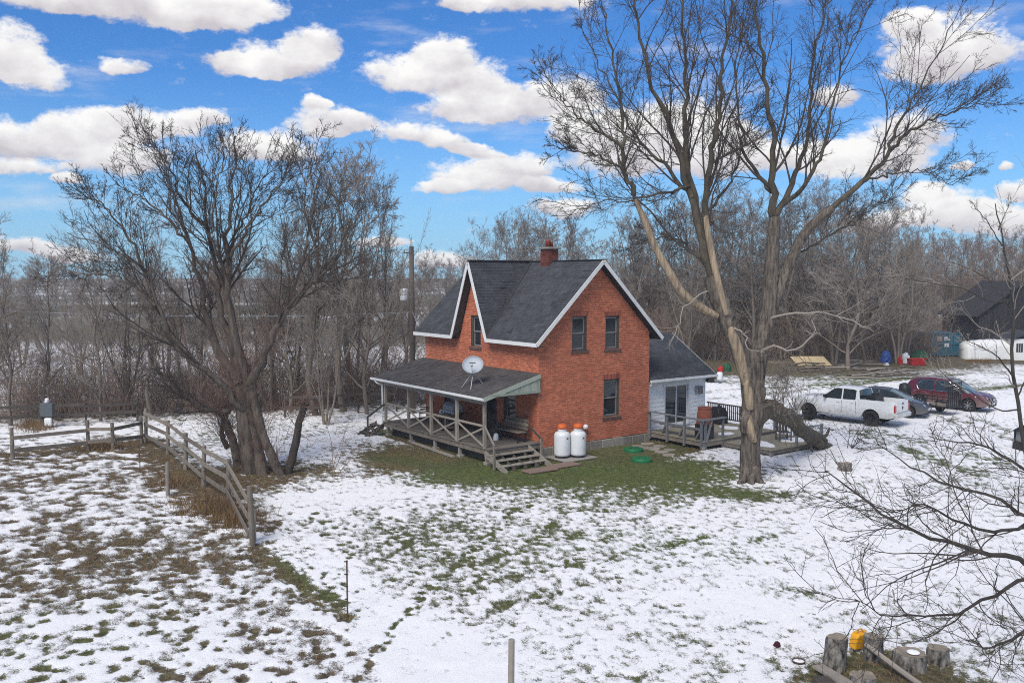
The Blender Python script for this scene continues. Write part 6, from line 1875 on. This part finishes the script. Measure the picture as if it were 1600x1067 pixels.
mb = MB(); mb.prism([(2.1, -.8, .28), (2.36, -.6, .28), (2.38, -.6, .40), (2.15, -.82, .42)], (0, 0, .001)); 
mb = MB(); mb.beam((2.33, -.62, .36), (2.33, .62, .36), .06, .14); mb.build('front_bumper', M['black'], t, bevel=.02)
# grey hatchback behind the pickup
gy = dict(L=4.5, W=1.80, sill=.22, paint='grey', wheel_r=.32, tyre_w=.21, axles=(-1.32, 1.32), rim=M['rim'],
          top=[(-2.25, .70), (-2.15, .98), (-1.2, 1.0), (.9, .94), (1.3, .92), (1.95, .78), (2.25, .52)],
          cabin=[(-2.1, 1.0), (-1.5, 1.32), (-.7, 1.47), (.1, 1.45), (.4, 1.38), (1.45, .92)], roof_x=(-.9, .3), glass_x=(-1.4, 1.2), roof_w=.68,
          pillars=[(-1.45, -1.15, .14), (-.2, -.25, .06), (1.4, .4, .06)], mirror_x=.85, doors=(-.3, .75), round_f=.9, round_r=.6)
nf_ = G(1446, 654)
hd3 = math.radians(-33)
hv3 = Vector((math.cos(hd3), math.sin(hd3), 0)); lv3 = Vector((-hv3.y, hv3.x, 0))
c_ = nf_ - hv3 * 2.15 + lv3 * .62
t, secs = vehicle('grey_car', 'dark grey low car parked half hidden behind the white pickup', 'car', gy, (c_.x, c_.y, 0), hd3)
for s in (-1, 1):
    mb = MB(); mb.beam((1.75, s * .74, .74), (2.1, s * .52, .66), .14, .09); mb.build('headlight', M['lamp_clear'], t, bevel=.02)
mb = MB(); mb.box((2.23, -.24, .40), (2.275, .24, .51)); mb.build('number_plate', M['tank'], t)
mb = MB(); mb.beam((2.2, -.5, .36), (2.2, .5, .36), .06, .12); mb.build('grille', M['black'], t)
# utility trailer
tw = G(1466, 642.5)
tc_ = G(1460, 645)
hdt = math.radians(-57)
t = thing('utility_trailer', 'black steel utility trailer with upright mesh ramp gate in front of the maroon car', 'trailer', (tc_.x, tc_.y, 0), hdt)
for y in (-.60, .60):
    mb = MB(); mb.beam((-1.5, y, .46), (1.1, y, .46), .05, .09); mb.build('frame_rail', M['black'], t)
    mb = MB(); mb.beam((-1.5, y, .86), (1.1, y, .86), .04, .04); mb.build('side_rail', M['black'], t)
    for x_ in (-1.48, -.85, -.2, .45, 1.08):
        mb = MB(); mb.box((x_ - .02, y - .02, .48), (x_ + .02, y + .02, .85)); mb.build('upright', M['black'], t)
for k in range(7):
    mb = MB(); mb.box((-1.5, -.58 + k * .166, .49), (1.1, -.43 + k * .166, .52)); mb.build('bed_plank', M['wood'], t)
for x_ in (-1.5, 1.12):
    mb = MB(); mb.beam((x_, -.60, .46), (x_, .60, .46), .05, .09); mb.build('cross_rail', M['black'], t)
for k in range(7):
    y = -.58 + k * .194
    mb = MB(); mb.box((1.13, y - .03, .45), (1.17, y + .03, 1.80)); mb.build('gate_bar', M['black'], t)
for z in (.48, .9, 1.35, 1.8):
    mb = MB(); mb.box((1.12, -.63, z - .03), (1.18, .63, z + .03)); mb.build('gate_bar', M['black'], t)
for y in (-.70, .70): wheel(t, -.1, y, .27, .17, M['rim'])
for y in (-.70, .70):
    mb = MB(); mb.prism([(-.45, y - .1, .42), (-.38, y - .1, .58), (-.1, y - .1, .62), (.18, y - .1, .58), (.25, y - .1, .42), (.2, y - .1, .42), (.13, y - .1, .54), (-.1, y - .1, .58), (-.33, y - .1, .54), (-.4, y - .1, .42)], (0, .2, 0)); mb.build('mudguard', M['black'], t)
mb = MB(); mb.beam((-1.5, .6, .46), (-2.5, 0, .46), .06, .08); mb.beam((-1.5, -.6, .46), (-2.5, 0, .46), .06, .08); mb.build('tongue', M['black'], t)
mb = MB(); mb.box((-2.32, -.03, -.03), (-2.26, .03, .75)); mb.build('jack', M['metal'], t)
mb = MB(); mb.lathe([(.34, 0), (.36, .2), (.33, .62), (.28, .95), (.1, 1.02)], 12, (-1.9, .05, .48)); mb.build('covered_load', M['black'], t, smooth=True)

# ---------------------------------------------------------------- far side of the yard
# dumpster
p = on_ground(1478, 557)
t = thing('container', 'teal blue steel waste container with lettered panel at the edge of the wood', 'container', p, .12)
M['teal'] = mat('teal_paint', (0.014, 0.11, 0.16), (0.02, 0.08, 0.115), rough=.6, scale=3)
mb = MB(); mb.box((-1.45, 0, .1), (1.45, 4.5, 2.25)); bd = mb.build('body', M['teal'], t)
for x_ in (-1.45, -.75, -.25, .25, .75, 1.45): mb = MB(); mb.box((x_ - .06, -.07, .1), (x_ + .06, -.003, 2.25)); mb.build('rib', M['teal'], bd)
for z in (.1, 1.15, 2.2): mb = MB(); mb.box((-1.5, -.075, z), (1.5, -.071 + .07, z + .10)); mb.build('rim_bar', M['teal'], bd)
for x_ in (-.23, .03): mb = MB(); mb.box((x_, -.08, .95), (x_ + .2, -.076, 1.3)); mb.build('notice', M['tank'], bd)
mb = MB(); mb.box((-.28, -.08, 1.78), (.06, -.076, 1.9)); mb.box((-.28, -.08, 1.6), (.3, -.076, 1.7)); mb.build('lettering', M['tank'], bd)
mb = MB(); mb.box((-1.05, -.08, 1.5), (-.5, -.076, 1.95)); mb.build('faded_notice', M['cap'], bd)
for x_ in (-1.2, 1.2): mb = MB(); mb.tube([(x_ - .08, .2, .1), (x_ + .08, .2, .1)], .12, 12); mb.build('roller', M['rust'], bd)
# white tank-like tarp-covered trailer
p = on_ground(1545, 560)
t = thing('covered_stack', 'long low stack under a white tarpaulin beside the teal container', 'tarp', p, .02)
mb = MB(); V_, F_ = [], []
nx = 20
for i in range(nx + 1):
    x_ = -2.45 + 5.3 * i / nx
    k = math.sin(math.pi * min(1, max(0, (i + 2) / (nx + 4)))) ** .4
    for j, (yy, zz) in enumerate(((-.9, .05), (-.85, 1.0), (-.7, 1.6), (0, 1.85), (.7, 1.6), (.85, .9), (.9, .05))):
        V_.append((x_, yy + R.uniform(-.05, .05), zz * (.72 + .28 * k) + R.uniform(-.04, .04)))
for i in range(nx):
    for j in range(6): F_.append((i * 7 + j, i * 7 + j + 1, (i + 1) * 7 + j + 1, (i + 1) * 7 + j))
F_.append(tuple(range(7))); F_.append(tuple(nx * 7 + j for j in range(6, -1, -1)))
MB().add(V_, F_).build('sheet', M['white'], t, smooth=True)
for x_ in (-1.8, 0.2, 1.9): mb = MB(); mb.tube([(x_, -.93, .05), (x_, -.88, 1.0), (x_, -.73, 1.64), (x_, 0, 1.9)], .015, 5); mb.build('rope', M['rust'], t)
p = on_ground(1605, 562)
t = thing('white_shed', 'small white shed with a dark paned window at the right edge', 'shed', p, .0)
mb = MB(); mb.box((-1.3, 0, 0), (1.6, 3, 1.95)); mb.build('wall', M['siding'], t)
mb = MB(); mb.prism([(-1.5, -.2, 1.93), (.15, -.2, 2.7), (1.8, -.2, 1.93), (.15, -.2, 2.55)], (0, 3.4, 0)); mb.build('roof', M['shingle'], t)
mb = MB(); mb.box((-1.05, -.03, .75), (-.45, -.003, 1.55)); w_ = mb.build('window', M['glass'], t)
for q in (-.86, -.66): mb = MB(); mb.box((q - .015, -.05, .75), (q + .015, -.031, 1.55)); mb.build('glazing_bar', M['white'], w_)
# barn
p = G(1590, 556)
t = thing('barn', 'dark weathered barn with steep gable behind the trees at the right edge', 'barn', (54.0, 95, 0), .0)
M['barn'] = mat('barn_board', (0.020, 0.018, 0.020), (0.036, 0.033, 0.034), rough=.95, scale=3, stretch=(1, 1, .2), obj_var=.2)
mb = MB(); mb.prism([(-4.6, 0, 0), (4.6, 0, 0), (4.6, 0, 3.6), (0, 0, 7.0), (-4.6, 0, 3.6)], (0, 8, 0)); bw = mb.build('wall', M['barn'], t)
x_ = -4.6
while x_ < 4.5:
    h_ = 3.6 + 3.4 * (1 - abs(x_ + .15) / 4.6)
    mb = MB(); mb.box((x_ + .012, -.04, 0), (x_ + .30, -.003, h_ - .05)); mb.build('plank', M['barn'], bw); x_ += .315
for s in (-1, 1): mb = MB(); mb.beam((s * 5.0, 4, 3.36), (0, 4, 7.1), 8.8, .12, up=(s * .5, 0, .8)); mb.build('roof', M['barn'], t)
# plywood sheets
for i, (px, w_, lab) in enumerate(((1254, .75, 'narrow grey-tan plywood sheet leaning low at the edge of the wood'), (1281, 2.1, 'wide tan plywood sheet leaning low at the edge of the wood'))):
    p = on_ground(px, 571); mb = MB(); mb.add([(-w_ / 2, 0, 0), (w_ / 2, 0, 0), (w_ / 2 - .45, .9, .72), (-w_ / 2 - .45, .9, .72), (-w_ / 2, .03, -.03), (w_ / 2, .03, -.03), (w_ / 2 - .45, .93, .69), (-w_ / 2 - .45, .93, .69)], MB.BOX)
    o = mb.build('plywood_sheet', M['plywood']); o.location = p; tag(o, lab, 'plywood')
# brush pile logs
for i in range(22):
    p = on_ground(R.uniform(1255, 1420), R.uniform(570, 592)); L_ = R.uniform(1.2, 4.0); a_ = R.uniform(-.5, .5)
    o = MB().tube([(-L_ / 2, 0, .08), (0, R.uniform(-.1, .1), R.uniform(.1, .35)), (L_ / 2, 0, R.uniform(.06, .4))], [.09, .07, .04], 6).build('cut_branch', M['pale_twig' if i % 3 == 0 else 'bark']); o.location = p; o.rotation_euler = (0, 0, a_)
    tag(o, 'cut branch lying in the brush pile along the far edge of the yard', 'log', 'cut branches of the brush pile')
# coloured clutter
M['blue'] = mat('blue_tarp', (0.03, 0.09, 0.32), (0.02, 0.06, 0.22), rough=.6, scale=3)
M['red'] = mat('red_plastic', (0.42, 0.02, 0.015), (0.33, 0.015, 0.012), rough=.5, scale=3)
M['gtarp'] = mat('green_tarp', (0.015, 0.09, 0.035), (0.012, 0.065, 0.03), rough=.7, scale=3)
def heap(px, py, w_, d_, h_, m_, name, lab, cat, seed):
    rr = random.Random(seed); p = on_ground(px, py); V_, F_ = [], []; n, k = 14, 6
    for j in range(k + 1):
        f_ = j / k
        for i in range(n):
            th = 2 * math.pi * i / n; r1 = math.cos(f_ * math.pi / 2) ** .7 * rr.uniform(.82, 1.12)
            V_.append((w_ / 2 * r1 * math.cos(th), d_ / 2 * r1 * math.sin(th), h_ * math.sin(f_ * math.pi / 2) * rr.uniform(.88, 1.05) - .03))
    for j in range(k):
        for i in range(n): F_.append((j * n + i, j * n + (i + 1) % n, (j + 1) * n + (i + 1) % n, (j + 1) * n + i))
    F_.append(tuple(k * n + i for i in range(n)))
    o = MB().add(V_, F_).build(name, m_); o.location = p; tag(o, lab, cat); return o
heap(1384, 566, 1.0, .9, 1.15, M['blue'], 'tarp_bundle', 'blue tarpaulin bundle standing left of the red tub', 'tarp', 1)
heap(1436, 563, 1.7, 1.2, 1.05, M['gtarp'], 'green_tarp', 'dark green tarpaulin heap behind the red tub', 'tarp', 2)
heap(1414, 566, .9, .7, .95, M['tank'], 'white_sack', 'crumpled white sack between blue bundle and red tub', 'sack', 3)
heap(1406, 568, .45, .5, .75, M['red'], 'red_cloth', 'small red cloth bundle between the white sack and the blue bundle', 'cloth', 4)
heap(1385, 570, .5, .4, .25, M['tank'], 'white_tray', 'small white lump on the snow in front of the blue bundle', 'tray', 5)
heap(1136, 580, .8, .6, .7, M['gtarp'], 'green_bin', 'green tarpaulin heap showing between the wing roof and the big trunk', 'tarp', 6)
heap(1126, 580, .6, .5, .45, M['red'], 'red_bag', 'small red bag beside the green heap behind the wing', 'bag', 7)
p = on_ground(1432, 570)
t = thing('red_tub', 'rectangular red plastic tub on the snow at the edge of the wood', 'tub', p, .15)
mb = MB(); mb.prism([(-.62, -.3, 0), (.62, -.3, 0), (.72, -.36, .55), (-.72, -.36, .55)], (0, .7, 0)); mb.build('shell', M['red'], t, bevel=.04)
mb = MB(); mb.box((-.76, -.40, .55), (.76, .40, .60)); mb.build('rim', M['red'], t, bevel=.02)
for x_ in (-.3, .3): mb = MB(); mb.box((x_ - .03, -.37, .06), (x_ + .03, -.34, .5)); mb.build('rib', M['red'], t)
# things right of the wing
t = thing('yard_cart', 'dark cart with pale drum standing behind the right end of the wing', 'cart', on_ground(1113, 597), .3)
mb = MB(); mb.box((-.5, -.35, .3), (.4, .35, .75)); mb.build('tray', M['black'], t)
mb = MB(); mb.lathe([(.2, .2), (.22, .25), (.22, .7), (.15, .78)], 14, (.35, -.4, 0)); mb.build('drum', M['tank'], t, smooth=True)
for y in (-.35, .35): mb = MB(); mb.tube([(-.25, y - .05, .2), (-.25, y + .05, .2)], .2, 14); mb.build('wheel', M['rubber'], t)
# black lantern-like stove at the right edge
p = on_ground(1600, 702)
t = thing('garden_stove', 'black lantern-shaped garden stove with pale window at the right edge', 'stove', p, .2)
mb = MB(); mb.box((-.34, -.3, .0), (.34, .3, .30)); mb.box((-.31, -.27, .30), (.31, .27, .36)); mb.build('base', M['black'], t)
for x_ in (-.28, .28):
    for y in (-.24, .24): mb = MB(); mb.box((x_ - .03, y - .03, .36), (x_ + .03, y + .03, .82)); mb.build('corner_post', M['black'], t)
mb = MB(); mb.box((-.25, -.21, .36), (.25, .21, .82)); mb.build('pane', M['curtain'], t)
mb = MB(); mb.add([(-.36, -.32, .82), (.36, -.32, .82), (.36, .32, .82), (-.36, .32, .82), (-.08, -.08, 1.08), (.08, -.08, 1.08), (.08, .08, 1.08), (-.08, .08, 1.08)], MB.BOX); mb.build('roof', M['black'], t)

# ---------------------------------------------------------------- fire ring in the foreground
def stump(px, py, w_, h_, label, seed, lean=(0, 0), hollow=False):
    rr = random.Random(seed); p = on_ground(px, py); t = thing('log_stump', label, 'stump', p)
    n = 22; V_, F_ = [], []
    ph = [rr.uniform(-.09, .09) for _ in range(n)]
    lv_ = [(-.08, 1.10), (.1, 1.04), (.5, .98), (.9, .98), (1.0, .96)]
    for j, (f_, s) in enumerate(lv_):
        for i in range(n):
            th = 2 * math.pi * i / n; r1 = w_ / 2 * s * (1 + ph[i] + rr.uniform(-.03, .03))
            V_.append((r1 * math.cos(th) + lean[0] * f_, r1 * .92 * math.sin(th) + lean[1] * f_, h_ * f_ + (rr.uniform(-.02, .02) if j == 4 else 0)))
    for j in range(len(lv_) - 1):
        for i in range(n): F_.append((j * n + i, j * n + (i + 1) % n, (j + 1) * n + (i + 1) % n, (j + 1) * n + i))
    MB().add(V_, F_).build('bark', M['stump_bark'], t, smooth=True)
    top = [V_[4 * n + i] for i in range(n)]
    cz = h_ - (.05 if hollow else 0.0)
    tv = [(q[0], q[1], q[2] + .002) for q in top] + [((q[0] - lean[0]) * .5 + lean[0], (q[1] - lean[1]) * .5 + lean[1], cz - .005) for q in top] + [(lean[0], lean[1], cz)]
    tf = [(i, (i + 1) % n, n + (i + 1) % n, n + i) for i in range(n)] + [(n + i, n + (i + 1) % n, 2 * n) for i in range(n)]
    MB().add(tv, tf).build('cut_face', M['end_grain'], t)
    return t
stump(1303, 1044, .42, .66, 'tall pale cracked log stump at the left of the fire ring', 1, (.06, .02))
stump(1364, 1026, .38, .48, 'tall dark log stump directly right of the yellow jerrycan', 2, (.0, .0))
t = stump(1421, 1040, .62, .32, 'wide squat log stump with a little snow on its top', 3, hollow=True)
mb = MB(); mb.lathe([(.13, 0), (.12, .02), (.06, .035), (.01, .04)], 10, (.08, .03, .29)); mb.build('snow_cap', M['snow'], t, smooth=True)
stump(1465, 1032, .43, .30, 'small round log stump at the right end of the fire ring', 4)
stump(1348, 1078, .48, .30, 'low stump at the bottom edge between plank and pole', 5)
p = on_ground(1338, 1014)
t = thing('jerrycan', 'yellow plastic jerrycan lying tilted between two log stumps', 'jerrycan', p, .5)
mb = MB(); mb.prism([(-.16, -.09, .04), (.16, -.09, .04), (.17, -.09, .30), (.08, -.09, .38), (-.12, -.09, .38), (-.17, -.09, .30)], (0, .18, 0)); cn = mb.build('can', M['yellow'], t, bevel=.03)
mb = MB(); mb.tube([(-.12, 0, .37), (-.10, 0, .45), (.0, 0, .46), (.06, 0, .40)], .018, 8); mb.build('handle', M['yellow'], cn)
mb = MB(); mb.lathe([(.035, .0), (.035, .06), (.03, .07)], 10, (.12, 0, .34)); mb.build('cap', M['yellow'], cn)
t.rotation_euler = (.15, .1, .5)
def board(a, b, za, zb, w_, h_, m_, name, label, cat):
    A, B = on_ground(*a), on_ground(*b); A.z += za; B.z += zb
    o = MB().beam((0, 0, 0), B - A, w_, h_).build(name, M[m_]); o.location = A; tag(o, label, cat)
board((1278, 1048), (1345, 1100), .14, .22, .24, .05, 'wood_lt', 'plank', 'pale plank leaning over low supports at the bottom of the fire ring', 'plank')
o = MB().tube([(0, 0, .32), (.35, -.75, .14), (.62, -1.35, .02)], [.05, .055, .06], 8).build('log_pole', M['pale_twig']); o.location = on_ground(1352, 1028); tag(o, 'pale thin log leaning between the stumps of the fire ring', 'log')
o = MB().box((-.2, -.16, -.05), (.2, .16, .17)).build('wood_block', M['wood_dk'], bevel=.03); o.location = on_ground(1290, 1072); tag(o, 'dark wooden block under the plank at the bottom edge', 'block')
# round metal pan, maroon ball of cloth, stake
p = on_ground(1248, 1034); t = thing('metal_pan', 'small round metal pan with snow inside lying on the snow', 'pan', p)
mb = MB(); mb.lathe([(.10, 0), (.12, .01), (.13, .05), (.12, .05), (.11, .02), (.01, .02)], 18); mb.build('bowl', M['rust'], t, smooth=True)
mb = MB(); mb.lathe([(.112, .025), (.06, .04), (.01, .042)], 14); mb.build('snow_fill', M['snow'], t)
mb = MB(); mb.tube([(0, 0, .03), (0.005, 0, .2)], .006, 5); mb.build('spike', M['rust'], t)
heap(1214, 1008, .17, .15, .13, mat('maroon_cloth', (.05, .006, .012), (.03, .005, .01), rough=.8), 'maroon_toy', 'small dark maroon lump on the clean snow left of the pan', 'toy', 9)
o = MB().tube([(0, 0, -.1), (.0, 0, .26)], .014, 6).build('iron_stake', M['rust']); o.location = on_ground(1317, 1015); tag(o, 'short iron stake behind the tall pale stump', 'stake')
# fallen limb end in the snow right of the deck is part of the big tree; a low stump beside it
stump(1320, 735, .55, .28, 'low dark rotten stump in the snow below the parked pickup', 12)

# ---------------------------------------------------------------- shrubs and saplings
def shrub(px, py, h_, n_, label, m_, seed, spread=.5, group=None, name='bare_shrub'):
    rng = np.random.default_rng(seed); p = on_ground(px, py)
    t = thing(name, label, 'shrub', p, 0, group)
    P = np.empty((n_, 6, 3)); q = rng.normal(size=(n_, 3)) * [.08, .08, 0]; q[:, 2] = -.05
    d = nrm(rng.normal(size=(n_, 3)) * spread + [0, 0, 1]); d[:, 2] = np.abs(d[:, 2]) + .2
    for k in range(6): P[:, k] = q; d = nrm(d + rng.normal(size=(n_, 3)) * .12); q = q + d * h_ * rng.uniform(.7, 1.1, (n_, 1)) / 5
    R_ = np.tile(np.linspace(.016, .006, 6), (n_, 1))
    P1, R1 = grow(rng, P, R_, 7, (.25, .55), (20, 60), 5, up=.06, wander=.2, rmin=.006)
    P2, R2 = grow(rng, P1, R1, 3, (.3, .6), (20, 60), 3, wander=.2, rmin=.005)
    V, Q = tubes(P, R_, 5); obj('stems', fast_mesh('shrub_stems', V, Q, M[m_]), t)
    V, Q = join([tubes(P1, R1, 3), tubes(P2, R2, 3)]); obj('twigs', fast_mesh('shrub_twigs', V, Q, M[m_]), t)
shrub(522, 745, 2.6, 4, 'thin bare sapling standing between the many-stemmed tree and the porch', 'brush', 41, .35)
shrub(1330, 700, 1.6, 9, 'low twiggy shrub in the snow just right of the fallen limb', 'bark_dk', 43, .8)
shrub(1245, 690, 1.5, 10, 'twiggy shrub tangled under the fallen limb of the big tree', 'bark_dk', 44, .7)
shrub(1250, 655, 2.0, 10, 'twiggy shrub behind the fallen limb beside the front of the pickup', 'bark_dk', 45, .7)
shrub(330, 640, 2.2, 14, 'dense reddish shrub across the driveway left of the many-stemmed tree', 'sucker', 46, .6)
shrub(250, 640, 2.0, 14, 'dense brown shrub behind the fence corner across the driveway', 'brush', 47, .7)
shrub(500, 640, 2.4, 14, 'dense reddish shrub across the driveway left of the porch', 'sucker', 48, .6)

# ---------------------------------------------------------------- grass
def blades(name, label, cat, pts, hgt, m_, rng, wid=.008, lean=.6):
    n = len(pts)
    a = rng.uniform(0, 6.28, n); h = rng.uniform(*hgt, n)
    w = np.stack([np.cos(a), np.sin(a), np.zeros(n)], 1) * wid
    l = rng.normal(size=(n, 3)) * lean; l[:, 2] = 1; l = nrm(l)
    V = np.stack([pts - w, pts + w, pts + l * h[:, None]], 1).reshape(-1, 3)
    T = np.arange(3 * n).reshape(n, 3)
    o = obj(name, fast_mesh(name, V, T, m_, rng.uniform(0, 1, n), smooth=False))
    tag(o, label, cat, None, 'stuff')
rng = np.random.default_rng(55)
def bare_points(n, x0, x1, y0, y1, thr, tone_lo=0.0, tone_hi=1.0, cap=90000):
    x = rng.uniform(x0, x1, n); y = rng.uniform(y0, y1, n)
    s, tone, a_, b_, c_ = ground_fields(x, y)
    hx, hy = x - CX, y - CY
    la, lb = hx * CT + hy * ST, -hx * ST + hy * CT
    indoors = (la > -2.5) & (la < 11.6) & (lb > -.2) & (lb < 9.3)
    k = (s < thr) & (tone >= tone_lo) & (tone <= tone_hi) & ~indoors & (np.abs(x) < y * .62)
    z = ground_z(x, y, s, a_, b_, c_)
    return np.stack([x[k], y[k], z[k] - .01], 1)[:cap]
blades('lawn_grass', 'short green grass showing where the snow has melted', 'grass', bare_points(420000, -14, 16, 16, 38, -.05, 0, .55, 85000), (.03, .085), M['blade'], rng, .007)
blades('dead_grass', 'brown dead grass and leaf litter poking through the snow', 'grass', bare_points(420000, -24, 10, 16, 44, -.08, .55, 1.0, 60000), (.03, .12), M['straw'], rng, .008, .9)
# tufts of tall straw along the fences
ctr = [G(*q) for q in ((300, 790), (322, 800), (345, 805), (365, 800), (380, 812), (335, 790), (150, 697), (172, 700), (265, 755), (60, 672), (45, 668), (372, 822), (50, 664), (1520, 566), (1540, 566))]
pts = []
for c in ctr:
    k = 420
    q = rng.normal(size=(k, 3)) * np.array([.38, .38, 0]) + np.array([c.x, c.y, -.03]); pts.append(q)
blades('straw_tufts', 'tall straw-coloured dead grass along the paddock fence', 'grass', np.concatenate(pts), (.15, .62), M['straw'], rng, .009, .45)
# ---------------------------------------------------------------- winter haze
hz_m = bpy.data.materials.new('winter_haze')
hz_m.use_nodes = True
ht = hz_m.node_tree
ht.nodes.remove(ht.nodes['Principled BSDF'])
pv = ht.nodes.new('ShaderNodeVolumePrincipled')
pv.inputs['Color'].default_value = (0.86, 0.90, 0.96, 1)
pv.inputs['Density'].default_value = 0.0007
pv.inputs['Anisotropy'].default_value = 0.0
ht.links.new(pv.outputs[0], ht.nodes['Material Output'].inputs['Volume'])
mb = MB(); mb.box((-420, -60, -1.3), (420, 420, 25))
hz = mb.build('haze', hz_m)
tag(hz, kind='stuff')
